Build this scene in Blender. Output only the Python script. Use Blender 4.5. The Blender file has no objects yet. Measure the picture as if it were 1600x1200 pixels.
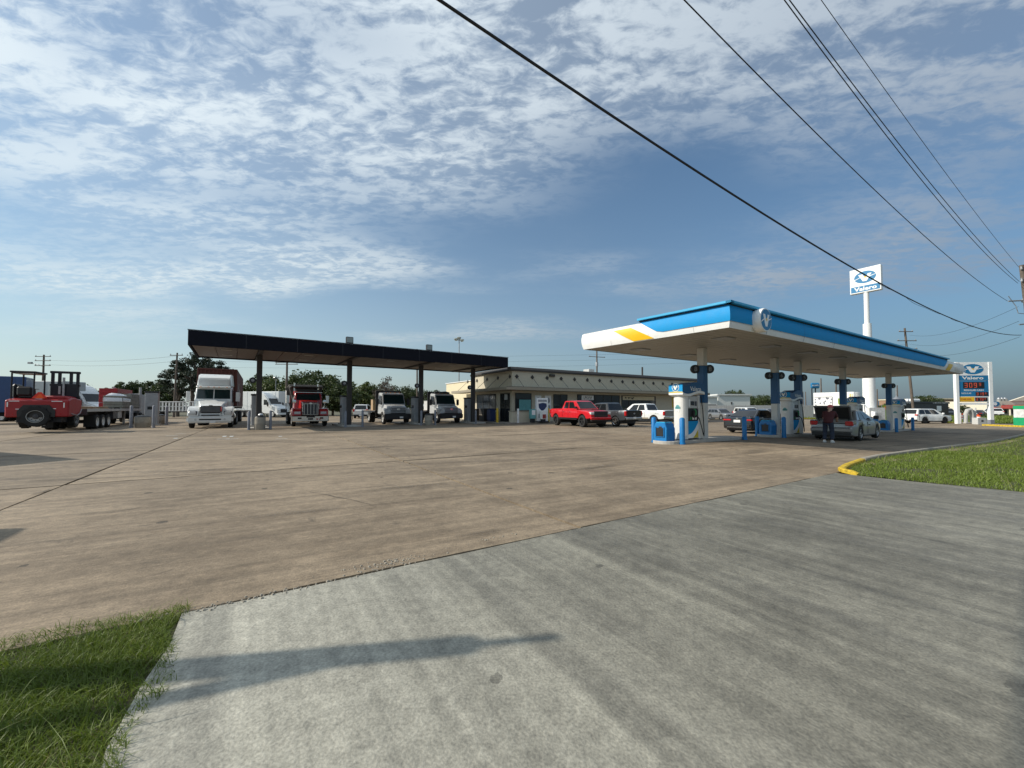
import bpy, bmesh, math, random
import numpy as np
from mathutils import Vector, Matrix
R = math.radians
random.seed(7)
SC = bpy.context.scene
COL = SC.collection

# ------------------------------------------------------------------ camera
FPX, HOR, PPY, HC = 620.0, 637.0, 618.0, 1.5        # focal length (px of a 1600 px wide picture), horizon row, principal row, eye height
cam = bpy.data.cameras.new('camera'); cam_o = bpy.data.objects.new('camera', cam); COL.objects.link(cam_o)
cam.sensor_width = 36; cam.lens = 36*FPX/1600; cam.shift_y = (PPY-600)/1600
cam.clip_start = .05; cam.clip_end = 6000
PITCH = math.atan((HOR-PPY)/FPX)
cam_o.location = (0, 0, HC); cam_o.rotation_euler = (math.pi/2+PITCH, 0, 0)
SC.camera = cam_o

# ------------------------------------------------------------------ sky and sun
SUN_EL = R(35.5); SHADOW_AZ = R(8.5)                   # shadows run towards +X, 8.5 degrees away from the camera
w = bpy.data.worlds.new('World'); SC.world = w; w.use_nodes = True
nt = w.node_tree; nt.nodes.clear()
def N(tree, t, **k):
    n = tree.nodes.new(t)
    for a, b in k.items(): setattr(n, a, b)
    return n
def math_node(tree, op, a, b=None, clamp=False):
    n = N(tree, 'ShaderNodeMath', operation=op, use_clamp=clamp)
    for i, v in enumerate((a, b)):
        if v is None: continue
        if isinstance(v, (int, float)): n.inputs[i].default_value = v
        else: tree.links.new(v, n.inputs[i])
    return n.outputs[0]
def ramp(tree, fac, lo, hi):
    n = N(tree, 'ShaderNodeMapRange', interpolation_type='SMOOTHSTEP')
    n.inputs[1].default_value = lo; n.inputs[2].default_value = hi
    tree.links.new(fac, n.inputs[0]); return n.outputs[0]
out = N(nt, 'ShaderNodeOutputWorld'); bg = N(nt, 'ShaderNodeBackground')
sky = N(nt, 'ShaderNodeTexSky', sky_type='NISHITA')
sky.sun_disc = False; sky.sun_elevation = SUN_EL; sky.sun_rotation = R(270)-SHADOW_AZ
sky.air_density = 1.0; sky.dust_density = .7; sky.ozone_density = 3.0; sky.altitude = 0
tc = N(nt, 'ShaderNodeTexCoord'); sep = N(nt, 'ShaderNodeSeparateXYZ')
nt.links.new(tc.outputs['Generated'], sep.inputs[0])
zc = math_node(nt, 'MAXIMUM', sep.outputs[2], 0.0)
den = math_node(nt, 'ADD', zc, .10)
cx = math_node(nt, 'DIVIDE', sep.outputs[0], den); cy = math_node(nt, 'DIVIDE', sep.outputs[1], den)
cmb = N(nt, 'ShaderNodeCombineXYZ'); nt.links.new(cx, cmb.inputs[0]); nt.links.new(cy, cmb.inputs[1])
def cloud_noise(loc, rot, scl, scale, detail, rough, dist=0.0):
    m = N(nt, 'ShaderNodeMapping'); m.inputs['Location'].default_value = loc
    m.inputs['Rotation'].default_value = (0, 0, rot); m.inputs['Scale'].default_value = scl
    nt.links.new(cmb.outputs[0], m.inputs[0])
    n = N(nt, 'ShaderNodeTexNoise'); n.inputs['Scale'].default_value = scale; n.inputs['Detail'].default_value = detail
    n.inputs['Roughness'].default_value = rough; n.inputs['Distortion'].default_value = dist
    nt.links.new(m.outputs[0], n.inputs['Vector']); return n.outputs[0]
big = cloud_noise((1.7, 4.6, 0), R(28), (.55, 1, 1), .62, 3, .5)
mid = cloud_noise((3.1, .4, 0), R(-62), (.5, 1.35, 1), 4.2, 5, .6, .6)
fine = cloud_noise((5, 2, 0), R(25), (.75, 1.3, 1), 17, 5, .62, .4)
# forward scattering: haze and cloud are brighter towards the sun
dt = N(nt, 'ShaderNodeVectorMath', operation='DOT_PRODUCT'); nt.links.new(tc.outputs['Generated'], dt.inputs[0])
dt.inputs[1].default_value = (-math.cos(SHADOW_AZ)*math.cos(SUN_EL), -math.sin(SHADOW_AZ)*math.cos(SUN_EL), math.sin(SUN_EL))
glow = ramp(nt, dt.outputs['Value'], -.85, .85)
SKYS = .11
def two(a, b, f):
    m = N(nt, 'ShaderNodeMix', data_type='RGBA'); m.inputs[6].default_value = (*[c/SKYS for c in a], 1); m.inputs[7].default_value = (*[c/SKYS for c in b], 1); nt.links.new(f, m.inputs[0]); return m.outputs[2]
cover = math_node(nt, 'ADD', big, math_node(nt, 'MULTIPLY', math_node(nt, 'SUBTRACT', zc, .42), .42))
bigm = ramp(nt, cover, .375, .55)
tex = math_node(nt, 'ADD', math_node(nt, 'MULTIPLY', mid, .50), math_node(nt, 'MULTIPLY', fine, .50))
texm = ramp(nt, tex, .41, .59)
cl = math_node(nt, 'MULTIPLY', bigm, math_node(nt, 'ADD', math_node(nt, 'MULTIPLY', texm, .70), .30))
cl = math_node(nt, 'MULTIPLY', cl, ramp(nt, sep.outputs[2], .04, .24)); cl = math_node(nt, 'MULTIPLY', cl, .88, True)
mx = N(nt, 'ShaderNodeMix', data_type='RGBA')
tint = N(nt, 'ShaderNodeMix', data_type='RGBA', blend_type='MULTIPLY'); tint.inputs[0].default_value = 1; tint.inputs[7].default_value = (.79,1.06,1.13,1); nt.links.new(sky.outputs[0], tint.inputs[6])
nt.links.new(cl, mx.inputs[0]); nt.links.new(tint.outputs[2], mx.inputs[6]); nt.links.new(two((.29,.36,.47), (.90,1.0,1.06), glow), mx.inputs[7])
hf = math_node(nt, 'POWER', 2.718, math_node(nt, 'MULTIPLY', zc, -4.2)); hf = math_node(nt, 'MULTIPLY', hf, .97)      # summer haze low over the horizon
mh = N(nt, 'ShaderNodeMix', data_type='RGBA'); nt.links.new(hf, mh.inputs[0]); nt.links.new(mx.outputs[2], mh.inputs[6]); nt.links.new(two((.125,.165,.215), (.66,.735,.69), glow), mh.inputs[7])
nt.links.new(mh.outputs[2], bg.inputs[0]); bg.inputs[1].default_value = SKYS
nt.links.new(bg.outputs[0], out.inputs[0])
sun = bpy.data.lights.new('sun', 'SUN'); sun.energy = 4.8; sun.angle = R(.5); sun.color = (1, .93, .82)
sun_o = bpy.data.objects.new('sun', sun); COL.objects.link(sun_o)
sdir = Vector((math.cos(SHADOW_AZ)*math.cos(SUN_EL), math.sin(SHADOW_AZ)*math.cos(SUN_EL), -math.sin(SUN_EL)))
sun_o.rotation_euler = sdir.to_track_quat('-Z', 'Y').to_euler(); sun_o.location = (-30, -5, 30)
SC.view_settings.view_transform = 'Standard'; SC.view_settings.look = 'None'
SC.view_settings.gamma = 1; SC.view_settings.exposure = 0; SC.view_settings.use_curve_mapping = False

# ------------------------------------------------------------------ place helpers
def gz(x, y=0):                                       # the forecourt drains towards the right
    t = min(1, max(0, (x-8)/22)); return -.40*t*t*(3-2*t)
def ground(px, py):                                   # a spot of the forecourt (row and column of the photograph)
    z = 0
    for _ in range(12):
        d = (HC-z)*FPX/max(py-HOR, .5); x = (px-800)/FPX*d; z = gz(x)
    return Vector((x, d, z))
U = Vector((.845, .535, 0)).normalized(); V = Vector((-U.y, U.x, 0)); W = -V   # along the road / away from it / towards it
AU = math.atan2(U.y, U.x); AV = AU+math.pi/2; AW = AU-math.pi/2
def uv(u, ww): p = U*u+W*ww; return Vector((p.x, p.y, gz(p.x)))

# ------------------------------------------------------------------ materials
MATS = {}
def mat(name, col, rough=.55, metal=0, var=.12, scale=4.0, bump=0.0, coat=0.0, spec=.5, objvar=0.0, emit=None, alpha=None, trans=0.0, streak=0.0, fine=0.0):
    if name in MATS: return MATS[name]
    m = bpy.data.materials.new(name); m.use_nodes = True; t = m.node_tree; b = t.nodes['Principled BSDF']
    b.inputs['Roughness'].default_value = rough; b.inputs['Metallic'].default_value = metal
    b.inputs['Coat Weight'].default_value = coat; b.inputs['Coat Roughness'].default_value = .06
    b.inputs['Specular IOR Level'].default_value = spec; b.inputs['Transmission Weight'].default_value = trans
    tcn = N(t, 'ShaderNodeTexCoord'); n1 = N(t, 'ShaderNodeTexNoise')
    n1.inputs['Scale'].default_value = scale; n1.inputs['Detail'].default_value = 6; n1.inputs['Roughness'].default_value = .62
    t.links.new(tcn.outputs['Object'], n1.inputs['Vector'])
    f = n1.outputs[0]
    if streak:
        mp = N(t, 'ShaderNodeMapping'); mp.inputs['Scale'].default_value = (5, 5, .35); t.links.new(tcn.outputs['Object'], mp.inputs[0])
        n2 = N(t, 'ShaderNodeTexNoise'); n2.inputs['Scale'].default_value = 2; n2.inputs['Detail'].default_value = 5
        t.links.new(mp.outputs[0], n2.inputs['Vector'])
        f = math_node(t, 'ADD', math_node(t, 'MULTIPLY', f, 1-streak), math_node(t, 'MULTIPLY', n2.outputs[0], streak))
    if fine:
        n3 = N(t, 'ShaderNodeTexNoise'); n3.inputs['Scale'].default_value = scale*22; n3.inputs['Detail'].default_value = 3
        t.links.new(tcn.outputs['Object'], n3.inputs['Vector'])
        f = math_node(t, 'ADD', math_node(t, 'MULTIPLY', f, 1-fine), math_node(t, 'MULTIPLY', n3.outputs[0], fine))
    mr = N(t, 'ShaderNodeMapRange'); mr.inputs[1].default_value = .3; mr.inputs[2].default_value = .7
    mr.inputs[3].default_value = 1-var; mr.inputs[4].default_value = 1+var; t.links.new(f, mr.inputs[0])
    fac = mr.outputs[0]
    if objvar:
        oi = N(t, 'ShaderNodeObjectInfo'); om = N(t, 'ShaderNodeMapRange')
        om.inputs[3].default_value = 1-objvar; om.inputs[4].default_value = 1+objvar; t.links.new(oi.outputs['Random'], om.inputs[0])
        fac = math_node(t, 'MULTIPLY', fac, om.outputs[0])
    mm = N(t, 'ShaderNodeMix', data_type='RGBA', blend_type='MULTIPLY'); mm.inputs[0].default_value = 1
    mm.inputs[6].default_value = (*col, 1); t.links.new(fac, mm.inputs[7]); t.links.new(mm.outputs[2], b.inputs['Base Color'])
    rr = N(t, 'ShaderNodeMapRange'); rr.inputs[1].default_value = .3; rr.inputs[2].default_value = .7
    rr.inputs[3].default_value = max(.02, rough-.03); rr.inputs[4].default_value = min(1, rough+.06)
    t.links.new(n1.outputs[0], rr.inputs[0]); t.links.new(rr.outputs[0], b.inputs['Roughness'])
    if bump:
        bp = N(t, 'ShaderNodeBump'); bp.inputs['Strength'].default_value = bump; bp.inputs['Distance'].default_value = .02
        t.links.new(f, bp.inputs['Height']); t.links.new(bp.outputs[0], b.inputs['Normal'])
    if emit:
        b.inputs['Emission Color'].default_value = (*emit[:3], 1); b.inputs['Emission Strength'].default_value = emit[3]
    MATS[name] = m; return m
def M(name): return MATS[name]
for a in [
    ('white_paint', (.78,.78,.76), .38, 0, .05), ('white_truck', (.74,.75,.73), .3, 0, .06), ('white_panel', (.80,.80,.78), .45, 0, .04),
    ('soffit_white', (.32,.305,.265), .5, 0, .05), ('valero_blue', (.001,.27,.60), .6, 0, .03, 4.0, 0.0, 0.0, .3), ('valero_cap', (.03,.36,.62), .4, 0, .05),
    ('valero_dark', (.003,.075,.20), .4, 0, .06), ('bin_blue', (.004,.16,.42), .42, 0, .1), ('yellow', (.85,.50,.01), .4, 0, .05),
    ('yellow_paint', (.50,.34,.02), .7, 0, .55, 9.0, .3), ('column_white', (.58,.57,.53), .5, 0, .07), ('pump_white', (.70,.69,.66), .38, 0, .05),
    ('black_metal', (.012,.013,.018), .6, 0, .2), ('black_plastic', (.015,.015,.016), .45, 0, .2), ('dark_grey', (.05,.05,.055), .5, 0, .15),
    ('rubber', (.018,.018,.018), .85, 0, .25), ('chrome', (.62,.62,.62), .18, 1, .05), ('alloy', (.45,.46,.47), .3, .8, .08),
    ('steel', (.35,.36,.37), .4, .7, .15), ('steel_white', (.6,.6,.58), .5, 0, .2), ('grey_paint', (.30,.31,.32), .5, 0, .12), ('bollard_grey', (.20,.21,.24), .55, 0, .18),
    ('canopy_black', (.008,.009,.015), .75, 0, .25, 4.0, 0.0, 0.0, .15), ('soffit_brown', (.15,.115,.092), .65, 0, .12), ('column_brown', (.035,.03,.027), .6, 0, .15),
    ('glass_dark', (.012,.014,.016), .06, 0, .1), ('glass_green', (.012,.03,.032), .07, 0, .1), ('store_glass', (.018,.022,.026), .06, 0, .2),
    ('red_paint', (.55,.012,.02), .28, 0, .05), ('red_truck', (.42,.012,.012), .33, 0, .1), ('forklift_red', (.30,.012,.016), .42, 0, .12),
    ('container_red', (.085,.020,.014), .6, 0, .2), ('lamp_red', (.45,.01,.012), .2, 0, .1), ('lamp_clear', (.55,.56,.56), .12, 0, .1), ('lamp_amber', (.6,.2,.02), .25, 0, .1),
    ('silver_paint', (.24,.245,.25), .3, .55, .05), ('dark_grey_paint', (.055,.06,.066), .3, .3, .06), ('black_paint', (.008,.008,.01), .18, 0, .1),
    ('hino_silver', (.52,.53,.53), .35, .1, .08), ('wall_beige', (.52,.47,.36), .8, 0, .07), ('wall_cream', (.66,.58,.40), .8, 0, .06), ('awning_beige', (.30,.265,.20), .7, 0, .1),
    ('trim_brown', (.035,.03,.026), .6, 0, .15), ('wood_pole', (.12,.095,.075), .85, 0, .3), ('wood_deck', (.22,.17,.12), .85, 0, .3), ('aggregate', (.30,.27,.22), .9, 0, .18),
    ('wire', (.012,.012,.013), .6, 0, .1), ('sign_white', (.82,.82,.80), .4, 0, .03), ('sign_blue', (.01,.17,.36), .4, 0, .04), ('led_black', (.012,.008,.008), .4, 0, .1),
    ('concrete_light', (.42,.40,.36), .85, 0, .15), ('skin', (.42,.25,.18), .6, 0, .05), ('shirt_red', (.05,.006,.008), .8, 0, .15), ('denim', (.02,.028,.05), .85, 0, .2), ('shoe_white', (.55,.55,.53), .7, 0, .1), ('cap_red', (.55,.12,.12), .8, 0, .1),
    ('plastic_wrap', (.62,.64,.66), .22, 0, .12), ('lumber', (.20,.20,.17), .8, 0, .25), ('dump_grey', (.085,.08,.075), .6, .2, .25), ('tarp', (.30,.27,.22), .85, 0, .2),
    ('safety_orange', (.85,.10,.015), .5, 0, .08), ('green_box', (.01,.30,.12), .45, 0, .08), ('roof_red', (.30,.045,.035), .7, 0, .15), ('stucco', (.66,.60,.48), .85, 0, .06),
    ('blue_truck', (.012,.05,.16), .35, 0, .1), ('brochure_teal', (.05,.35,.33), .5, 0, .2), ('poster_orange', (.65,.22,.02), .5, 0, .25), ('poster_yellow', (.55,.42,.03), .5, 0, .2), ('navy', (.015,.03,.10), .5, 0, .15),
    ('tank_green', (.02,.20,.06), .5, 0, .1), ('barrel_teal', (.30,.45,.45), .5, 0, .1), ('cardboard', (.42,.29,.17), .85, 0, .15), ('trailer_grey', (.36,.39,.39), .45, 0, .08),
    ('mural_green', (.20,.30,.04), .5, 0, .2), ('mural_red', (.5,.06,.03), .5, 0, .15), ('mural_yellow', (.6,.5,.12), .5, 0, .15), ('warehouse', (.62,.63,.60), .6, 0, .06), ('brick_tan', (.30,.19,.12), .85, 0, .15),
    ('number_face', (.02,.035,.05), .3, 0, .1), ('teal_sign', (.12,.35,.36), .5, 0, .15), ('box_grey', (.48,.48,.46), .5, 0, .1), ('print_grey', (.30,.31,.33), .6, 0, .3), ('flood_lens', (.30,.33,.30), .15, 0, .1)]:
    mat(*a)
for n in ('red_paint', 'silver_paint', 'dark_grey_paint', 'black_paint', 'white_truck', 'red_truck', 'blue_truck', 'hino_silver'):
    MATS[n].node_tree.nodes['Principled BSDF'].inputs['Coat Weight'].default_value = .6
mat('led_red', (.25,.03,.02), .4, emit=(1, .16, .08, .42))
mat('beacon_red', (.7,.03,.015), .4, var=.1)
mat('neon_blue', (.1,.3,.5), .4, emit=(.15,.55,1,.5)); mat('neon_red', (.5,.1,.1), .4, emit=(1,.2,.25,.45))
mat('grey_weather', (.42,.42,.40), .75, var=.15, streak=.6)
mat('corrugated', (.58,.59,.57), .55, var=.1, streak=.5)
for n, c in (('wall_beige', 0), ('wall_cream', 0), ('container_red', 0), ('column_white', 0)): pass
# ------------------------------------------------------------------ mesh helpers
class MB:
    def __init__(s): s.v = []; s.f = []
    def add(s, vs, fs):
        o = len(s.v); s.v += [tuple(p) for p in vs]; s.f += [tuple(i+o for i in f) for f in fs]; return s
    def box(s, x0, x1, y0, y1, z0, z1):
        return s.add([(x0,y0,z0),(x1,y0,z0),(x1,y1,z0),(x0,y1,z0),(x0,y0,z1),(x1,y0,z1),(x1,y1,z1),(x0,y1,z1)],
                     [(3,2,1,0),(4,5,6,7),(0,1,5,4),(1,2,6,5),(2,3,7,6),(3,0,4,7)])
    def hexa(s, b, t):            # bottom 4 points, top 4 points, both counter-clockwise from above
        return s.add(list(b)+list(t), [(3,2,1,0),(4,5,6,7),(0,1,5,4),(1,2,6,5),(2,3,7,6),(3,0,4,7)])
    def loft(s, rings, caps=True, closed=True):
        n = len(rings[0]); vs = [p for r in rings for p in r]; fs = []
        for i in range(len(rings)-1):
            for j in range(n if closed else n-1):
                a = i*n+j; b = i*n+(j+1) % n; fs.append((a, b, b+n, a+n))
        if caps: fs.append(tuple(range(n-1, -1, -1))); fs.append(tuple((len(rings)-1)*n+j for j in range(n)))
        return s.add(vs, fs)
    def prism(s, poly, a, b, axis='y'):   # poly: (x,z) for axis y, (y,z) for x, (x,y) for z
        if axis == 'y': r = [[(p[0], h, p[1]) for p in poly] for h in (a, b)]
        elif axis == 'x': r = [[(h, p[0], p[1]) for p in poly] for h in (a, b)]
        else: r = [[(p[0], p[1], h) for p in poly] for h in (a, b)]
        return s.loft(r)
    def cyl(s, p0, p1, r0, r1=None, n=14, caps=True):
        p0 = Vector(p0); p1 = Vector(p1); r1 = r0 if r1 is None else r1; d = (p1-p0).normalized()
        a = d.orthogonal().normalized(); b = d.cross(a)
        ring = lambda p, r: [tuple(p+(a*math.cos(2*math.pi*k/n)+b*math.sin(2*math.pi*k/n))*r) for k in range(n)]
        return s.loft([ring(p0, r0), ring(p1, r1)], caps)
    def tube(s, pts, r, n=6):
        pts = [Vector(p) for p in pts]; rings = []; a = None
        for i, p in enumerate(pts):
            d = (pts[min(i+1, len(pts)-1)]-pts[max(i-1, 0)]).normalized()
            a = d.orthogonal().normalized() if a is None else (a-d*a.dot(d)).normalized()
            b = d.cross(a); rr = r[i] if isinstance(r, (list, tuple)) else r
            rings.append([tuple(p+(a*math.cos(2*math.pi*k/n)+b*math.sin(2*math.pi*k/n))*rr) for k in range(n)])
        return s.loft(rings)
    def lathe(s, prof, c=(0,0,0), n=20, axis='z', caps=True):   # prof (r, h)
        rings = []
        for r, h in prof:
            ring = []
            for k in range(n):
                t = 2*math.pi*k/n; x, y = r*math.cos(t), r*math.sin(t)
                ring.append((c[0]+x, c[1]+y, c[2]+h) if axis == 'z' else (c[0]+x, c[1]+h, c[2]+y) if axis == 'y' else (c[0]+h, c[1]+x, c[2]+y))
            rings.append(ring)
        return s.loft(rings, caps)
    def mesh(s, name, bevel=0, smooth=False, seg=1):
        me = bpy.data.meshes.new(name); me.from_pydata(s.v, [], s.f); bm = bmesh.new(); bm.from_mesh(me)
        bmesh.ops.recalc_face_normals(bm, faces=bm.faces)
        if bevel:
            bmesh.ops.remove_doubles(bm, verts=bm.verts, dist=1e-5)
            es = [e for e in bm.edges if len(e.link_faces) == 2 and e.calc_face_angle(0) > R(25)]
            bmesh.ops.bevel(bm, geom=es, offset=bevel, segments=seg, affect='EDGES', clamp_overlap=True)
        if smooth:
            for f in bm.faces: f.smooth = True
            for e in bm.edges:
                if len(e.link_faces) == 2 and e.calc_face_angle(0) > R(smooth if smooth is not True else 40): e.smooth = False
        bm.to_mesh(me); bm.free(); return me
    def build(s, name, m, parent=None, bevel=0, smooth=False, seg=1):
        me = s.mesh(name, bevel, smooth, seg); me.materials.append(M(m) if isinstance(m, str) else m)
        return link(name, me, parent)
def link(name, me, parent=None):
    o = bpy.data.objects.new(name, me); COL.objects.link(o)
    if parent is not None: o.parent = parent; KIDS.setdefault(parent.name, []).append(o)
    return o
KIDS = {}
def kids(o): return KIDS.get(o.name, [])
def tag(o, label, cat, group=None, kind=None):
    if label: o['label'] = label
    if cat: o['category'] = cat
    if group: o['group'] = group
    if kind: o['kind'] = kind
    return o
def thing(name, label, cat, loc=(0,0,0), rz=0, group=None):
    o = bpy.data.objects.new(name, None); COL.objects.link(o); o.location = loc; o.rotation_euler = (0, 0, rz)
    o.empty_display_size = .2; return tag(o, label, cat, group)
def copy_tree(o, parent=None):
    c = o.copy(); COL.objects.link(c)
    if parent is not None: c.parent = parent; KIDS.setdefault(parent.name, []).append(c)
    for ch in kids(o): copy_tree(ch, c)
    return c
def again(o, label, loc, rz=None, group=None, scale=None):
    c = copy_tree(o); c.location = loc; c['label'] = label
    if rz is not None: c.rotation_euler = (0, 0, rz)
    if group: c['group'] = group
    if scale: c.scale = (scale,)*3 if isinstance(scale, (int, float)) else scale
    return c
def B(name, m, parent, *dims, bevel=.012, **k): return MB().box(*dims).build(name, m, parent, bevel, **k)
def struct(o): o['kind'] = 'structure'; return o
# flat work: polygons in a plane given by origin, right and up
def patch(name, polys, m, parent, o, right, up, depth=.006, off=0.0):
    o = Vector(o); right = Vector(right); up = Vector(up); n = right.cross(up).normalized(); mb = MB()
    if polys and not isinstance(polys[0][0], (tuple, list, Vector)): polys = [polys]
    for poly in polys:
        mb.loft([[tuple(o+right*p[0]+up*p[1]+n*(off+h)) for p in poly] for h in (0, depth)])
    return mb.build(name, m, parent)
def rect(x0, x1, y0, y1): return [(x0,y0),(x1,y0),(x1,y1),(x0,y1)]
def ell(cx, cy, rx, ry, n=28): return [(cx+rx*math.cos(2*math.pi*k/n), cy+ry*math.sin(2*math.pi*k/n)) for k in range(n)]
TXT = {}
def text(name, s, m, parent, o, right, up, width, height, off=.004, depth=.006, bold=.0):
    key = (s, bold)
    if key not in TXT:
        c = bpy.data.curves.new('lettering', 'FONT'); c.body = s; c.offset = bold; c.resolution_u = 3; c.align_x = 'CENTER'
        t = bpy.data.objects.new('lettering', c); COL.objects.link(t); bpy.context.view_layer.update()
        dg = bpy.context.evaluated_depsgraph_get(); me = bpy.data.meshes.new_from_object(t.evaluated_get(dg))
        co = [v.co.copy() for v in me.vertices]; fs = [tuple(p.vertices) for p in me.polygons]
        x0 = min(p.x for p in co); x1 = max(p.x for p in co); y0 = min(p.y for p in co); y1 = max(p.y for p in co)
        TXT[key] = ([((p.x-(x0+x1)/2)/(x1-x0), (p.y-(y0+y1)/2)/(y1-y0)) for p in co], fs)
        bpy.data.objects.remove(t); bpy.data.meshes.remove(me); bpy.data.curves.remove(c)
    co, fs = TXT[key]; o = Vector(o); right = Vector(right); up = Vector(up); n = right.cross(up).normalized()
    mb = MB(); mb.add([tuple(o+right*(p[0]*width)+up*(p[1]*height)+n*(off+depth)) for p in co], fs)
    me = bpy.data.meshes.new(name); me.from_pydata(mb.v, [], mb.f); me.materials.append(M(m)); return link(name, me, parent)
def marks(name, m, parent, o, right, up, width, height, n=8, seed=1, off=.004, depth=.006):   # lettering too small to read: uneven strokes
    r_ = random.Random(seed); x = -width/2; polys = []; cw = width/n
    for k in range(n):
        w_ = cw*r_.uniform(.45,.85); h_ = height*r_.uniform(.7,1); polys.append(rect(x, x+w_*.35, -height/2, -height/2+h_)); polys.append(rect(x+w_*.36, x+w_, -height/2+h_*r_.choice((0,.4,.75)), -height/2+h_*r_.choice((.8,1)))); x += cw
    return patch(name, polys, m, parent, o, right, up, depth, off)
def emblem(parent, o, right, up, rx, ry, off=.004, disc='sign_blue', rim=None):
    if rim: patch('emblem_rim', ell(0,0,rx*1.12,ry*1.12), rim, parent, o, right, up, .004, off)
    patch('emblem_disc', ell(0,0,rx,ry), disc, parent, o, right, up, .006, off+.002)
    vv = [(-.62,.52),(-.22,.52),(.02,-.18),(.26,.52),(.60,.52),(.16,-.66),(-.20,-.66)]
    patch('emblem_letter', [(x*rx,y*ry) for x, y in vv], 'sign_white', parent, o, right, up, .010, off+.002)
    sw = [(-.98,-.22),(-.45,.08),(-.40,.02),(-.93,-.30)], [(.0,-.22),(.5,-.02),(.98,.18),(.96,.25),(.45,.08),(-.05,-.12)]
    patch('emblem_swoosh', [[(x*rx,y*ry) for x, y in p] for p in sw], 'sign_white', parent, o, right, up, .013, off+.002)
    patch('emblem_spark', ell(.03*rx,.02*ry,.10*rx,.14*ry,10), 'yellow', parent, o, right, up, .016, off+.002)
# wheels ------------------------------------------------------------
WH = {}
def wheel(parent, x, y, r, wd, side, rim='alloy', z=None):
    key = (r, wd, rim, side)
    if key not in WH:
        t = MB().lathe([(r*.60,-wd*.30),(r*.66,-wd*.47),(r*.80,-wd*.5),(r*.93,-wd*.47),(r*.99,-wd*.38),(r,0),(r*.99,wd*.38),(r*.93,wd*.47),(r*.80,wd*.5),(r*.66,wd*.47),(r*.60,wd*.30)], n=26, axis='y', caps=False).mesh('tyre', smooth=50)
        t.materials.append(M('rubber')); s = side; m = MB()
        if rim == 'steel':        # deep-dish truck wheel
            m.lathe([(r*.62,s*wd*.46),(r*.60,s*wd*.46),(r*.55,s*wd*.10),(r*.30,s*wd*.06),(r*.24,s*wd*.30),(r*.10,s*wd*.34),(.001,s*wd*.34)], n=22, axis='y', caps=False)
            for k in range(8):
                a = k*math.pi/4; m.cyl((math.cos(a)*r*.27, s*wd*.05, math.sin(a)*r*.27), (math.cos(a)*r*.27, s*wd*.2, math.sin(a)*r*.27), r*.035, n=6)
        else:
            m.lathe([(r*.63,s*wd*.46),(r*.60,s*wd*.47),(r*.56,s*wd*.40),(r*.55,s*wd*.05)], n=24, axis='y', caps=False)
            m.lathe([(r*.15,s*wd*.36),(r*.13,s*wd*.42),(.001,s*wd*.42)], n=10, axis='y', caps=False)
            for k in range(5):
                a = k*2*math.pi/5+.3; c, q = math.cos(a), math.sin(a); h = r*.07
                for (r0, r1, h0, h1) in ((.08,.58,.085,.05),):
                    b0 = [(c*r*r0-q*r*h0, s*wd*.30, q*r*r0+c*r*h0),(c*r*r0+q*r*h0, s*wd*.30, q*r*r0-c*r*h0),(c*r*r1+q*r*h1*1.6, s*wd*.32, q*r*r1-c*r*h1*1.6),(c*r*r1-q*r*h1*1.6, s*wd*.32, q*r*r1+c*r*h1*1.6)]
                    m.hexa(b0, [(p[0], p[1]+s*wd*.08, p[2]) for p in b0])
        rm = m.mesh('rim', smooth=35); rm.materials.append(M({'alloy':'alloy','steel':'steel_white','black':'black_plastic','chrome':'chrome','chromesteel':'chrome'}[rim]))
        bk = MB().cyl((0,s*wd*.02,0),(0,-s*wd*.2,0),r*.61,n=20).mesh('brake_disc'); bk.materials.append(M('rubber'))
        WH[key] = (t, rm, bk)
    t, rm, bk = WH[key]; o = link('wheel', t, parent); o.location = (x, y, r if z is None else z)
    link('rim', rm, o); link('brake_disc', bk, o); return o
def interp(tab, x):
    if x <= tab[0][0]: return tab[0][1]
    for (a, p), (b, q) in zip(tab, tab[1:]):
        if x <= b: return p+(q-p)*(x-a)/(b-a)
    return tab[-1][1]
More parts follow.
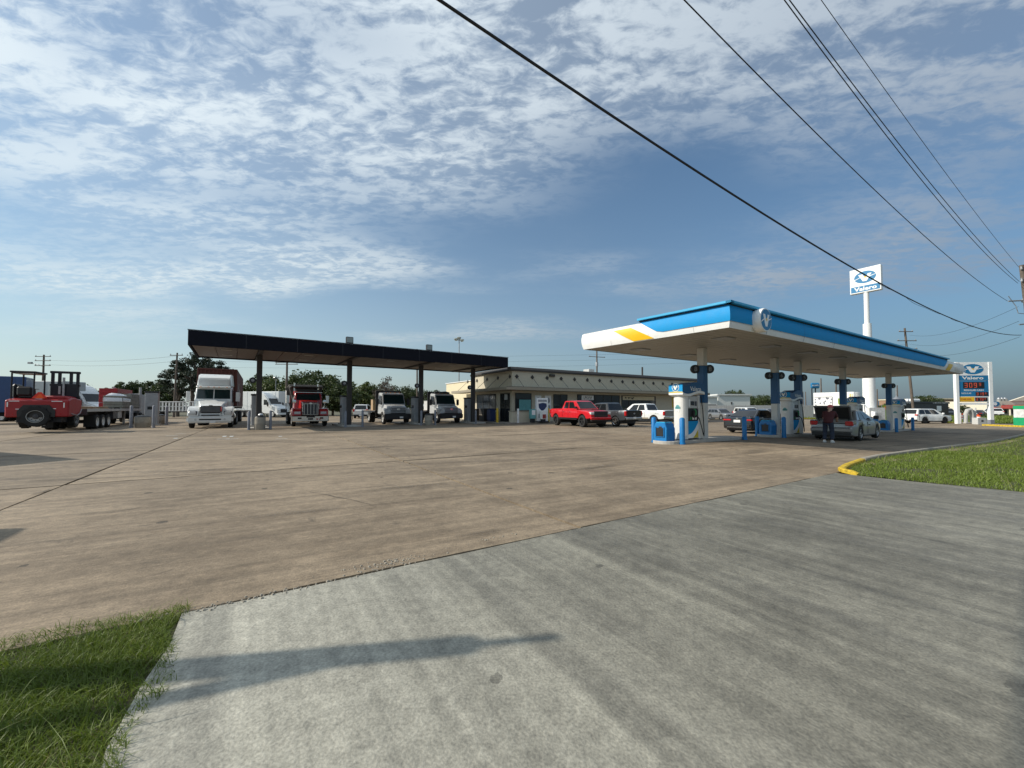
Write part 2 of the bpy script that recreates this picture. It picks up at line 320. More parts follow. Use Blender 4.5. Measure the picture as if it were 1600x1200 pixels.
# ------------------------------------------------------------------ ground
def grid_sheet(name, m, us, ws, dz, pos=lambda u, ww: uv(u, ww)):
    mb = MB(); n = len(us); vs = []
    for ww in ws:
        for u in us: p = pos(u, ww); vs.append((p.x, p.y, p.z+dz))
    fs = [(j*n+i, j*n+i+1, (j+1)*n+i+1, (j+1)*n+i) for j in range(len(ws)-1) for i in range(n-1)]
    mb.add(vs, fs); me = bpy.data.meshes.new(name); me.from_pydata(mb.v, [], mb.f); me.materials.append(m); o = link(name, me); return struct(o)
def concrete(name, c1, c2, spot, streak_rot, streak_amt, rough=.8, bump=.35, objv=.07, agg=95, stain=1.0, edge=False):
    m = bpy.data.materials.new(name); m.use_nodes = True; t = m.node_tree; b = t.nodes['Principled BSDF']
    g = N(t, 'ShaderNodeNewGeometry'); P = g.outputs['Position']
    def noise(scale, det=5, rgh=.6, rot=0, scl=(1,1,1), dist=0):
        mr_ = N(t, 'ShaderNodeMapping'); mr_.inputs['Rotation'].default_value = (0,0,rot); t.links.new(P, mr_.inputs[0]); mp = N(t, 'ShaderNodeMapping'); mp.inputs['Scale'].default_value = scl; t.links.new(mr_.outputs[0], mp.inputs[0])
        n = N(t, 'ShaderNodeTexNoise'); n.inputs['Scale'].default_value = scale; n.inputs['Detail'].default_value = det; n.inputs['Roughness'].default_value = rgh; n.inputs['Distortion'].default_value = dist
        t.links.new(mp.outputs[0], n.inputs['Vector']); return n.outputs[0]
    big = noise(.33, 5, .65); mid = noise(2.2, 6, .65); st = math_node(t, 'ADD', math_node(t, 'MULTIPLY', noise(1.0, 6, .6, streak_rot, (.16, 2.6, 1)), .62), math_node(t, 'MULTIPLY', noise(1.0, 3, .6, streak_rot, (1.1, 34, 1)), .38)); grit = noise(agg, 2, .5); grit2 = noise(agg*.28, 3, .6)
    f = math_node(t, 'ADD', math_node(t, 'MULTIPLY', big, .45), math_node(t, 'ADD', math_node(t, 'MULTIPLY', mid, .55-streak_amt), math_node(t, 'MULTIPLY', st, streak_amt)))
    f = ramp(t, f, .39, .61)
    mixc = N(t, 'ShaderNodeMix', data_type='RGBA'); mixc.inputs[6].default_value = (*c1,1); mixc.inputs[7].default_value = (*c2,1); t.links.new(f, mixc.inputs[0])
    if edge:   # sun-side brightness painted into the concrete colour towards the left edge
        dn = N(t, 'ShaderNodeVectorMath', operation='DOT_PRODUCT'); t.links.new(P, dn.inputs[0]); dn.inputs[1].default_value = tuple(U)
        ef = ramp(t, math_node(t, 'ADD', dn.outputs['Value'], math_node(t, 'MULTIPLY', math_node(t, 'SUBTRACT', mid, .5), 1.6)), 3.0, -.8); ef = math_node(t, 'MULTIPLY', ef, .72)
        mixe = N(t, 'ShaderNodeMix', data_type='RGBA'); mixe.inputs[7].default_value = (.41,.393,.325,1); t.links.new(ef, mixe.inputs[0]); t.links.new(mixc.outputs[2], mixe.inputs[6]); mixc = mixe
        tr1 = noise(1.0, 4, .6, streak_rot, (.05, 1.1, 1)); tm = math_node(t, 'MULTIPLY', ramp(t, tr1, .52, .68), .38)
        mixt = N(t, 'ShaderNodeMix', data_type='RGBA'); mixt.inputs[7].default_value = (.075,.072,.065,1); t.links.new(tm, mixt.inputs[0]); t.links.new(mixc.outputs[2], mixt.inputs[6]); mixc = mixt
    brm = N(t, 'ShaderNodeMapRange'); brm.inputs[1].default_value = .38; brm.inputs[2].default_value = .62; brm.inputs[3].default_value = .72; brm.inputs[4].default_value = 1.25
    t.links.new(math_node(t, 'ADD', math_node(t, 'MULTIPLY', noise(1.0, 5, .65, streak_rot, (.10, 5.5, 1)), .55), math_node(t, 'MULTIPLY', noise(7.0, 5, .7), .45)), brm.inputs[0])   # broom and wear streaks
    mixb = N(t, 'ShaderNodeMix', data_type='RGBA', blend_type='MULTIPLY'); mixb.inputs[0].default_value = 1; t.links.new(mixc.outputs[2], mixb.inputs[6]); t.links.new(brm.outputs[0], mixb.inputs[7]); mixc = mixb
    # oil drips and tyre dust: dark spots with their own outline
    sp = noise(1.35, 4, .7, .4, (1,1.5,1), .8); spm = math_node(t, 'MULTIPLY', ramp(t, sp, .60, .74), .45*stain)
    mix2 = N(t, 'ShaderNodeMix', data_type='RGBA'); mix2.inputs[7].default_value = (*spot,1); t.links.new(spm, mix2.inputs[0]); t.links.new(mixc.outputs[2], mix2.inputs[6])
    vo = N(t, 'ShaderNodeTexVoronoi', voronoi_dimensions='2D'); vo.inputs['Scale'].default_value = 1.1; t.links.new(P, vo.inputs['Vector'])
    vsep = N(t, 'ShaderNodeSeparateColor'); t.links.new(vo.outputs['Color'], vsep.inputs[0]); rad_ = math_node(t, 'MULTIPLY', math_node(t, 'POWER', vsep.outputs[0], 7.0), .11)
    drip = math_node(t, 'MULTIPLY', math_node(t, 'LESS_THAN', math_node(t, 'ADD', vo.outputs['Distance'], math_node(t, 'MULTIPLY', math_node(t, 'SUBTRACT', grit2, .35), .10)), rad_), .55*stain)
    mix3 = N(t, 'ShaderNodeMix', data_type='RGBA'); mix3.inputs[7].default_value = (*[c*.6 for c in spot],1); t.links.new(drip, mix3.inputs[0]); t.links.new(mix2.outputs[2], mix3.inputs[6])
    gm = N(t, 'ShaderNodeMapRange'); gm.inputs[1].default_value = .25; gm.inputs[2].default_value = .75; gm.inputs[3].default_value = .55; gm.inputs[4].default_value = 1.45
    t.links.new(math_node(t, 'ADD', math_node(t, 'MULTIPLY', grit, .6), math_node(t, 'MULTIPLY', grit2, .4)), gm.inputs[0])
    oi = N(t, 'ShaderNodeObjectInfo'); om = N(t, 'ShaderNodeMapRange'); om.inputs[3].default_value = 1-objv; om.inputs[4].default_value = 1+objv; t.links.new(oi.outputs['Random'], om.inputs[0])
    mul = N(t, 'ShaderNodeMix', data_type='RGBA', blend_type='MULTIPLY'); mul.inputs[0].default_value = 1
    t.links.new(mix3.outputs[2], mul.inputs[6]); t.links.new(math_node(t, 'MULTIPLY', gm.outputs[0], om.outputs[0]), mul.inputs[7])
    t.links.new(mul.outputs[2], b.inputs['Base Color']); b.inputs['Roughness'].default_value = rough
    bp = N(t, 'ShaderNodeBump'); bp.inputs['Strength'].default_value = bump; bp.inputs['Distance'].default_value = .012
    t.links.new(math_node(t, 'ADD', math_node(t, 'MULTIPLY', grit, .5), math_node(t, 'ADD', math_node(t, 'MULTIPLY', grit2, .7), math_node(t, 'MULTIPLY', mid, .6))), bp.inputs['Height']); t.links.new(bp.outputs[0], b.inputs['Normal'])
    MATS[name] = m; return m
lot_mat = concrete('lot_concrete', (.136,.102,.066), (.268,.208,.140), (.055,.044,.032), -AU+.06, .34, rough=.82, agg=70, objv=.13, stain=1.35)
lot_grey = concrete('pad_concrete', (.16,.142,.118), (.26,.235,.20), (.06,.052,.045), -AU, .25, rough=.8, agg=70)
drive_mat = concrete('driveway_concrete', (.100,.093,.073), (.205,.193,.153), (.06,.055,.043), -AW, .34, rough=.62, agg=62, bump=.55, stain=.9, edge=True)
earth = mat('earth', (.085,.08,.045), .95, var=.3, scale=.4, fine=.4); seal = mat('joint_tar', (.03,.027,.024), .9, var=.3)
soil = mat('soil', (.055,.055,.022), .95, var=.4, scale=2.5, bump=.5, fine=.4); road_m = mat('road_asphalt', (.055,.055,.055), .9, var=.2, scale=1, fine=.5, bump=.3)
rng = lambda a, b, n: [a+(b-a)*i/n for i in range(n+1)]
grid_sheet('ground', earth, [-2500,-400,-120]+rng(-70,100,50)+[130,400,2500], [-2500,-400,-120]+rng(-95,40,20)+[300,2500], -.09)
lot = grid_sheet('lot', seal, rng(-58,80,60), rng(-84,-3.60,20), -.045)
SU, SW, U0, W0 = 6.6, 7.4, -3.2, -3.76
def slab(u0, u1, w0, w1, name, m, parent, dz=0.0, n=7, gap=.014, th=.045, jit=.011):
    a = [u0+gap+(u1-u0-2*gap)*i/n for i in range(n+1)]; c = [w0+gap+(w1-w0-2*gap)*i/n for i in range(n+1)]; vs = []; idx = {}
    for j in range(n+1):
        for i in range(n+1):
            e = (i in (0, n)) or (j in (0, n)); q = jit if e else 0
            p = uv(a[i]+random.uniform(-q, q), c[j]+random.uniform(-q, q)); idx[i, j] = len(vs); vs.append((p.x, p.y, p.z+dz+random.uniform(-.0012,.0012)))
    fs = [(idx[i,j], idx[i+1,j], idx[i+1,j+1], idx[i,j+1]) for j in range(n) for i in range(n)]
    rim = [(i,0) for i in range(n)]+[(n,j) for j in range(n)]+[(i,n) for i in range(n,0,-1)]+[(0,j) for j in range(n,0,-1)]
    o = len(vs); vs += [(vs[idx[r]][0], vs[idx[r]][1], vs[idx[r]][2]-th) for r in rim]; k = len(rim)
    fs += [(idx[rim[q]], o+q, o+(q+1) % k, idx[rim[(q+1) % k]]) for q in range(k)]
    me = bpy.data.meshes.new(name); me.from_pydata(vs, [], fs); bm = bmesh.new(); bm.from_mesh(me); bmesh.ops.recalc_face_normals(bm, faces=bm.faces)
    top = max(bm.faces, key=lambda f: f.calc_center_median().z)
    if top.normal.z < 0: bmesh.ops.reverse_faces(bm, faces=bm.faces)
    bm.to_mesh(me); bm.free(); me.materials.append(m); return link(name, me, parent)
for i in range(-8, 12):
    for j in range(0, 11):
        u0 = U0+SU*i; w1 = W0-SW*j; gapj = .03 if j == 1 else .014
        m = lot_mat
        if j == 1 and 0 <= i <= 6 : m = lot_mat
        slab(u0, u0+SU, w1-SW, w1, 'concrete_slab', m, lot, dz=random.uniform(-.006,.006), gap=.034 if (i in (0,1) and j < 5) else .024)
# driveway apron down to the road, and the road behind the camera
dm = MB(); rows = rng(-3.770, 3.2, 16); vs = []; nn = 26
for j, ww in enumerate(rows):
    ul = -.50+.05*math.sin(ww*3.1) if ww < -.5 else -.5-(ww+.5)**2*.35
    ur = 11.35+.18*math.sin(ww*1.1+2) if ww < -.5 else 11.4+(ww+.5)**2*.35
    for i in range(nn+1):
        p = uv(ul+(ur-ul)*i/nn, ww+(random.uniform(-.012,.012) if j == 0 else 0)); vs.append((p.x, p.y, p.z+.001))
dm.add(vs, [(j*(nn+1)+i, j*(nn+1)+i+1, (j+1)*(nn+1)+i+1, (j+1)*(nn+1)+i) for j in range(len(rows)-1) for i in range(nn)])
n0 = len(vs); dm.v += [(p[0], p[1], p[2]-.06) for p in vs[:nn+1]]; dm.f += [(i, i+1, n0+i+1, n0+i) for i in range(nn)]
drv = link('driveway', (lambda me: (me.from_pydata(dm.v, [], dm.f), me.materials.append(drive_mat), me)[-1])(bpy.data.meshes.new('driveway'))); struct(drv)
grid_sheet('road', road_m, rng(-60,90,40), [3.1, 8, 14], -.02)
# verges
left_verge = grid_sheet('left_verge', soil, rng(-9,-.46,10), rng(-4.15,3.2,8), -.02)
KW = [(11.3,-3.55),(11.6,-3.78),(12.5,-3.98),(14,-4.17),(15.3,-4.28),(70,-4.34)]
right_verge = grid_sheet('right_verge', soil, rng(11.38,62,60), rng(0,1,10), -.006, lambda u, t: uv(u, interp(KW, u)+.06+(3.2-interp(KW, u))*t))
def blades(name, m, spots, hmin, hmax, wd, lean=.5, seg=3):
    n = len(spots); rs = np.random.RandomState(len(spots)); P = np.array(spots); az = rs.rand(n)*6.283; h = hmin+(hmax-hmin)*rs.rand(n)**1.6; le = lean*(.3+rs.rand(n)*1.2)
    wv = wd*(.6+.8*rs.rand(n)); tw = rs.rand(n)*6.283; V_ = []; k = 2*seg+1
    out_ = np.zeros((n, k, 3))
    for s in range(seg+1):
        t = s/seg; f = h*t; bx = P[:,0]+np.cos(az)*h*le*t*t; by = P[:,1]+np.sin(az)*h*le*t*t; bz = P[:,2]+f*(1-.35*le*t)
        if s < seg:
            hw = wv*(1-.75*t)*.5
            out_[:,2*s] = np.stack([bx+np.cos(tw)*hw, by+np.sin(tw)*hw, bz], 1); out_[:,2*s+1] = np.stack([bx-np.cos(tw)*hw, by-np.sin(tw)*hw, bz], 1)
        else: out_[:,2*s] = np.stack([bx, by, bz], 1)
    base = (np.arange(n)*k)[:,None]; tris = []
    for s in range(seg-1): tris += [(2*s,2*s+1,2*s+3),(2*s,2*s+3,2*s+2)]
    tris.append((2*seg-2, 2*seg-1, 2*seg)); T = (base[:,None,:]+np.array(tris)[None]).reshape(-1)
    me = bpy.data.meshes.new(name); me.vertices.add(n*k); me.vertices.foreach_set('co', out_.reshape(-1)); nt_ = n*len(tris)
    me.loops.add(nt_*3); me.loops.foreach_set('vertex_index', T.astype(np.int32)); me.polygons.add(nt_)
    me.polygons.foreach_set('loop_start', np.arange(nt_, dtype=np.int32)*3); me.polygons.foreach_set('loop_total', np.full(nt_, 3, dtype=np.int32)); me.update(); me.validate()
    at_ = me.attributes.new('tone', 'FLOAT', 'POINT'); at_.data.foreach_set('value', np.repeat(rs.rand(n), k).astype(np.float32))
    me.materials.append(m); return link(name, me)
def grass_mat(name, a, b_, dry):
    m = bpy.data.materials.new(name); m.use_nodes = True; t = m.node_tree; b = t.nodes['Principled BSDF']
    at_ = N(t, 'ShaderNodeAttribute', attribute_name='tone'); cr = N(t, 'ShaderNodeValToRGB'); e = cr.color_ramp.elements
    e[0].position = 0; e[0].color = (*a,1); e[1].position = .8; e[1].color = (*b_,1); q = e.new(.93); q.color = (*dry,1)
    g = N(t, 'ShaderNodeNewGeometry'); n = N(t, 'ShaderNodeTexNoise'); n.inputs['Scale'].default_value = 2.2; n.inputs['Detail'].default_value = 3; t.links.new(g.outputs['Position'], n.inputs['Vector'])
    f = math_node(t, 'ADD', math_node(t, 'MULTIPLY', at_.outputs['Fac'], .6), math_node(t, 'SUBTRACT', math_node(t, 'MULTIPLY', n.outputs[0], .9), .25)); t.links.new(f, cr.inputs[0])
    t.links.new(cr.outputs[0], b.inputs['Base Color']); b.inputs['Roughness'].default_value = .55; b.inputs['Subsurface Weight'].default_value = 0
    tr = N(t, 'ShaderNodeBsdfTranslucent'); t.links.new(cr.outputs[0], tr.inputs[0]); ms = N(t, 'ShaderNodeMixShader'); ms.inputs[0].default_value = .35
    t.links.new(b.outputs[0], ms.inputs[1]); t.links.new(tr.outputs[0], ms.inputs[2]); t.links.new(ms.outputs[0], t.nodes['Material Output'].inputs[0]); return m
gm1 = grass_mat('verge_grass', (.080,.120,.012), (.165,.225,.028), (.28,.25,.09)); gm2 = grass_mat('lawn_grass', (.105,.155,.016), (.185,.255,.035), (.28,.27,.10))
sp = []; rs = random.Random(3)
from mathutils import noise as mn
def put(sp, n, ua, ub, wa, wb, edge, dens, dz):
    for _ in range(n):
        u = rs.uniform(ua, ub); ww = rs.uniform(wa, wb)
        p = uv(u, ww); q = mn.noise(Vector((p.x*1.1, p.y*1.1, 3)))
        if rs.random() > dens(u, ww)*(.62+.9*q): continue
        if not edge(u, ww, p): continue
        sp.append((p.x, p.y, p.z+dz))
el = lambda u, ww, p: u < -.49+.08*math.exp(-((ww+3.05)/.32)**2)+.10*mn.noise(Vector((ww*3, 0, 0)))+.03*rs.random() and ww > -3.90+.07*mn.noise(Vector((u*2.2, 5, 0)))-.10*min(1, max(0, -u-.6))
put(sp, 185000, -3.9, -.34, -4.3, -1.0, el, lambda u, ww: 1, -.015)
left_grass = tag(blades('left_grass', gm1, sp, .028, .105, .0050, .9, 3), 'rough green grass on the corner verge beside the grey driveway', 'grass', kind='stuff')
sp = []; put(sp, 420, -3.4, -.45, -4.1, -1.4, el, lambda u, ww: 1, -.01)
tall_grass = tag(blades('tall_grass', gm1, sp, .12, .30, .006, 1.1, 4), 'longer stray grass stalks in the corner verge', 'grass', kind='stuff')
sp = []; er = lambda u, ww, p: ww > interp(KW, u)+.10+.04*mn.noise(Vector((u, 1, 1))) and u > 11.42+.16*math.sin(ww*1.1+2)+.10*mn.noise(Vector((ww*2.5, 9, 0)))
put(sp, 95000, 11.2, 22, -4.6, 1.5, er, lambda u, ww: 1, -.01); put(sp, 70000, 22, 60, -4.6, 1.5, er, lambda u, ww: 1, -.01)
right_grass = tag(blades('right_grass', gm2, sp, .04, .13, .013, .8, 2), 'mown green grass on the verge right of the driveway', 'grass', kind='stuff')
sp = []; put(sp, 2600, 11.4, 60, -4.5, 1.0, er, lambda u, ww: 1, .03)
weeds = tag(blades('verge_weeds', grass_mat('weed_heads', (.18,.20,.06), (.30,.30,.12), (.42,.40,.25)), sp, .10, .26, .012, .7, 3), 'taller pale seed heads scattered over the right-hand verge', 'grass', kind='stuff')
# yellow kerb round the nose of the right verge
def kerb(pts, name, label, wd=.14, h=.085, m='yellow_paint'):
    rings = []
    for i, p in enumerate(pts):
        d = (Vector(pts[min(i+1, len(pts)-1)])-Vector(pts[max(i-1, 0)])); d.z = 0; d.normalize(); n = Vector((-d.y, d.x, 0)); p = Vector(p)
        rings.append([tuple(p+n*wd/2), tuple(p+n*wd/2+Vector((0,0,h*.8))), tuple(p+n*wd*.3+Vector((0,0,h))), tuple(p-n*wd*.3+Vector((0,0,h))), tuple(p-n*wd/2+Vector((0,0,h*.8))), tuple(p-n*wd/2)])
    o = MB().loft(rings).build(name, m); return tag(o, label, 'kerb')
pts = [uv(11.36, -3.40)+Vector((0,0,-.05)), uv(11.37,-3.52)+Vector((0,0,-.01)), uv(11.45,-3.68), uv(11.7,-3.82), uv(12.5,-3.98), uv(13.3,-4.08), uv(14.3,-4.20)]
kerb(pts, 'kerb_nose', 'worn yellow kerb nose where driveway meets the right-hand grass')
kerb([uv(14.35+i*1.5, interp(KW, 14.35+i*1.5)) for i in range(26)], 'verge_kerb', 'low unpainted concrete kerb along the right-hand grass', m='aggregate', h=.10)
# broken concrete crumbs at the seam
sp2 = MB(); rs = random.Random(11)
for cxp, cyp, n, sx, sy in ((612,877,230,.20,.06),(400,932,60,.35,.025),(470,915,50,.4,.02),(330,944,60,.3,.03),(760,842,30,.3,.02)):
    c = ground(cxp, cyp)
    for _ in range(n):
        p = c+U*rs.gauss(0, sx)+W*rs.gauss(0, sy); s = .003+.012*rs.random()**2.5; z = p.z+.002
        b0 = [(p.x+s*math.cos(a+rs.uniform(-.4,.4)), p.y+s*math.sin(a+rs.uniform(-.4,.4)), z-.004) for a in (0.2,1.7,3.2,4.8)]
        sp2.hexa(b0, [(p.x+(q[0]-p.x)*.6, p.y+(q[1]-p.y)*.6, z+s*.7) for q in b0])
tag(sp2.build('concrete_rubble', 'aggregate'), 'pale crumbs of broken concrete along the driveway seam', 'rubble', kind='stuff')
# painted arrows and dashes before the truck lanes
for (px, py, lu, lw) in ((270,681,.5,.16),(284,678,.5,.16),(276,685,.16,.5),(352,682,.16,.9),(363,682,.16,.9),(350,686,.5,.16),(364,686,.5,.16),(439,682,.16,.5),(441,686,.5,.18)):
    c = ground(px, py); u = c.dot(U); ww = c.dot(W)
    q = MB().add([tuple(uv(u+a*lu/2, ww+b*lw/2)+Vector((0,0,.0125))) for a, b in ((-1,-1),(1,-1),(1,1),(-1,1))], [(0,1,2,3)]).build('paint_mark', 'grey_weather')
    struct(q)
# sealed cracks and saw cuts wandering over the slabs
def crack(name, pts, wd, m=None, seed=1):
    r_ = random.Random(seed); P = [ground(*q) for q in pts]; L_ = []
    for a, b in zip(P, P[1:]):
        n = max(2, int((b-a).length/.18))
        for k in range(n): L_.append(a+(b-a)*k/n)
    L_.append(P[-1]); mb = MB(); lo = []; hi = []; off = 0
    for i, q in enumerate(L_):
        d_ = (L_[min(i+1, len(L_)-1)]-L_[max(i-1, 0)]).normalized(); n_ = Vector((-d_.y, d_.x, 0)); off = off*.8+r_.uniform(-.02,.02); h_ = wd*r_.uniform(.35,1.0)*(1 if 2 < i < len(L_)-3 else .3)
        c_ = q+n_*off; z_ = gz(c_.x)+.0105; lo.append((c_.x-n_.x*h_, c_.y-n_.y*h_, z_)); hi.append((c_.x+n_.x*h_, c_.y+n_.y*h_, z_))
    mb.loft([lo, hi], False, False); return struct(mb.build(name, m or 'joint_tar'))
for sd_, pts_, w_ in ((2,((0,754),(130,748),(420,736),(600,716),(700,708)),.016),(5,((100,803),(180,800),(330,775),(460,765)),.006),(6,((700,711),(900,700),(1000,699)),.012),(7,((1240,716),(1330,704),(1420,694)),.014),(8,((840,700),(900,703)),.02),(9,((480,766),(560,782),(590,791)),.010),(10,((55,772),(75,768),(85,764)),.06)): crack('sealed_crack', pts_, w_, None, sd_)

# oil and tyre stains: irregular dark films on the slabs
def stain_mat():
    m = bpy.data.materials.new('oil_film'); m.use_nodes = True; t = m.node_tree; b = t.nodes['Principled BSDF']; b.inputs['Base Color'].default_value = (.022,.019,.016,1); b.inputs['Roughness'].default_value = .5
    tcn = N(t, 'ShaderNodeTexCoord'); ln = N(t, 'ShaderNodeVectorMath', operation='LENGTH'); t.links.new(tcn.outputs['Object'], ln.inputs[0]); g = N(t, 'ShaderNodeNewGeometry'); n = N(t, 'ShaderNodeTexNoise'); n.inputs['Scale'].default_value = 2.6; n.inputs['Detail'].default_value = 6; n.inputs['Roughness'].default_value = .7; t.links.new(g.outputs['Position'], n.inputs['Vector'])
    f = math_node(t, 'SUBTRACT', math_node(t, 'ADD', n.outputs[0], .42), ln.outputs['Value']); f = math_node(t, 'MULTIPLY', ramp(t, f, .0, .8), .2)
    tr_ = N(t, 'ShaderNodeBsdfTransparent'); ms = N(t, 'ShaderNodeMixShader'); t.links.new(f, ms.inputs[0]); t.links.new(tr_.outputs[0], ms.inputs[1]); t.links.new(b.outputs[0], ms.inputs[2]); t.links.new(ms.outputs[0], t.nodes['Material Output'].inputs[0]); return m
oil = stain_mat(); ome = bpy.data.meshes.new('oil_stain'); ome.from_pydata([(math.cos(a), math.sin(a), 0) for a in np.linspace(0, 2*math.pi, 25)[:-1]], [], [tuple(range(24))]); ome.materials.append(oil); rs = random.Random(21)
for px_, py_, su, sw in [(500,676,2.2,1.2),(640,670,2.0,1.2),(330,680,2.2,1.0),(720,668,1.8,1.0),(420,690,2.6,.7),(560,700,3.0,.6),(300,735,2.4,.35),(640,760,1.5,.25),(780,720,3.2,.5),(880,690,2.2,.8),(930,730,2.0,.3),(470,800,1.2,.18),(1060,720,1.6,.4),(760,830,.9,.14),(1180,705,2.5,.6),(150,720,2.5,.8),(80,690,3,.7),(1280,700,2.2,.7),(680,690,3.4,.6)]:
    c = ground(px_, py_); o = link('oil_stain', ome); o.location = (c.x, c.y, c.z+.0118+.0004*rs.random()); o.rotation_euler = (0,0,AU+rs.uniform(-.3,.3)); o.scale = (su*.8, sw*.8, 1); struct(o)
# ------------------------------------------------------------------ black truck canopy
def pix_at(px, py, z):                                  # point at height z on the ray of a photograph pixel
    d = (z-HC)*FPX/(HOR-py); return Vector(((px-800)/FPX*d, d, z))
def pix_d(px, py, d): return Vector(((px-800)/FPX*d, d, HC+(HOR-py)*d/FPX))
TZ = 5.3
a0 = pix_at(291, 538.4, TZ); a1 = pix_at(794, 574, TZ)
adir = (a1-a0); ALEN = adir.length; aang = math.atan2(adir.y, adir.x)
tc_ = thing('truck_canopy', 'flat black diesel canopy on slim dark columns over the parked trucks', 'canopy', (a0.x, a0.y, 0), aang)
DEP, FH = 7.4, .92
B('fascia', 'canopy_black', tc_, 0, ALEN, 0, .10, TZ, TZ+FH); B('fascia', 'canopy_black', tc_, 0, ALEN, DEP-.10, DEP, TZ, TZ+FH)
B('fascia', 'canopy_black', tc_, 0, .10, .10, DEP-.10, TZ, TZ+FH); B('fascia', 'canopy_black', tc_, ALEN-.10, ALEN, .10, DEP-.10, TZ, TZ+FH)
B('roof_deck', 'dark_grey', tc_, .1, ALEN-.1, .1, DEP-.1, TZ+.62, TZ+.7, bevel=0)
for k in range(1, 8):
    B('fascia_seam', 'dark_grey', tc_, ALEN*k/8-.008, ALEN*k/8+.008, -.004, -.0005, TZ+.01, TZ+FH-.01, bevel=0)
B('drip_edge', 'dark_grey', tc_, -.03, ALEN+.03, -.035, -.0005, TZ+FH-.001, TZ+FH+.045, bevel=.005)
cols_t = []
inv = Matrix.Rotation(-aang, 4, 'Z')
def canopy_local(p): q = inv @ (Vector((p.x, p.y, 0))-Vector((a0.x, a0.y, 0))); return q
for px in (404.5, 545.5, 657.5, 739):
    # the column line runs 3.2 m behind the near fascia
    best = min((abs((lambda P: 800+FPX*P.x/P.y)(Vector((a0.x, a0.y, 0))+Matrix.Rotation(aang,3,'Z') @ Vector((t*.02, 2.9, 0)))-px), t*.02) for t in range(0, int(ALEN/.02)))
    cols_t.append(best[1])
CY = 2.9
edges = [.10]+cols_t+[ALEN-.10]
for i in range(len(edges)-1):                           # soffit panels bay by bay, hung between the beams
    x0 = edges[i]+(.16 if i else .03); x1 = edges[i+1]-(.16 if i < len(edges)-2 else .03); n = max(2, round((x1-x0)/1.2))
    for k in range(n):
        B('soffit_panel', 'soffit_brown', tc_, x0+(x1-x0)*k/n+.012, x0+(x1-x0)*(k+1)/n-.012, .14, DEP-.14, TZ+.10, TZ+.14, bevel=.006)
    xm = (x0+x1)/2
    for yy in (2.0, 5.2): B('recessed_lamp', 'concrete_light', tc_, xm-.3, xm+.3, yy-.12, yy+.12, TZ+.07, TZ+.10)
for x in cols_t:
    B('cross_beam', 'column_brown', tc_, x-.13, x+.13, .101, DEP-.101, TZ-.02, TZ+.14)
    c = B('column', 'column_brown', tc_, x-.17, x+.17, CY-.17, CY+.17, -.02, TZ-.02, bevel=.02)
    B('base_plate', 'dark_grey', c, x-.24, x+.24, CY-.24, CY+.24, -.02, .03)
    # round lane lamp hung beside the column
    l = MB().lathe([(.001,-.09),(.19,-.09),(.21,-.05),(.21,.05),(.19,.09),(.001,.09)], (x-.40, CY-.05, 3.45), 22, 'y').build('lane_lamp', 'black_plastic', c, 0, 40)
    MB().lathe([(.001,-.10),(.10,-.10),(.10,-.085)], (x-.40, CY-.05, 3.45), 14, 'y').build('lamp_lens', 'grey_paint', c, 0, 40)
    B('lamp_arm', 'column_brown', c, x-.25, x-.165, CY-.05, CY+.0, 3.41, 3.49)
for fx in (cols_t[1]+.1, cols_t[2]+1.0):
    f = B('floodlight', 'black_metal', tc_, fx-.28, fx+.28, 3.35, 3.62, TZ+FH+.55, TZ+FH+1.1, bevel=.03)
    B('lens', 'flood_lens', f, fx-.23, fx+.23, 3.33, 3.348, TZ+FH+.62, TZ+FH+1.04); MB().cyl((fx,3.5,TZ+.7),(fx,3.5,TZ+FH+.56),.05).build('stem', 'black_metal', f)
def tloc(x, y, z=0): return Vector((a0.x, a0.y, z))+Matrix.Rotation(aang,3,'Z') @ Vector((x, y, 0))
# truck islands with dispensers, guard posts and waste tubs
def guard_post(label, p, h, m, r=.085, grp=None):
    o = thing('guard_post', label, 'bollard', p, 0, grp)
    MB().lathe([(r,-.05),(r,h-.05),(r*.8,h-.01),(r*.4,h+.012),(.001,h+.018)], n=14).build('post', m, o, 0, 50)
    MB().lathe([(r+.018,0),(r+.018,.05),(r+.004,.06)], n=14).build('collar', m, o, 0, 50); return o
def diesel_pump(label, p, rz, h=2.25):
    o = thing('diesel_dispenser', label, 'fuel dispenser', p, rz)
    B('cabinet', 'grey_paint', o, -.28, .28, -.42, .42, .12, h, bevel=.02); B('top_cap', 'black_plastic', o, -.31, .31, -.46, .46, h+.002, h+.12)
    B('plinth', 'concrete_light', o, -.4, .4, -.55, .55, 0, .12); B('screen', 'glass_dark', o, .281, .30, -.25, .25, 1.35, 1.6); B('screen', 'glass_dark', o, -.30, -.281, -.25, .25, 1.35, 1.6)
    B('nozzle_boot', 'black_plastic', o, .281, .36, -.3, -.14, .8, 1.2); B('door_panel', 'bollard_grey', o, .281, .289, -.36, .36, .25, .75); B('door_panel', 'bollard_grey', o, -.36, .36, -.432, -.421, .2, h-.1) if False else None
    MB().tube([(.33,-.22,1.1),(.52,-.3,.9),(.55,-.35,.45),(.45,-.4,.25),(.36,-.38,.5),(.34,-.40,1.5),(.3,-.40,2.0)], .02, 6).build('hose', 'rubber', o, 0, True); return o
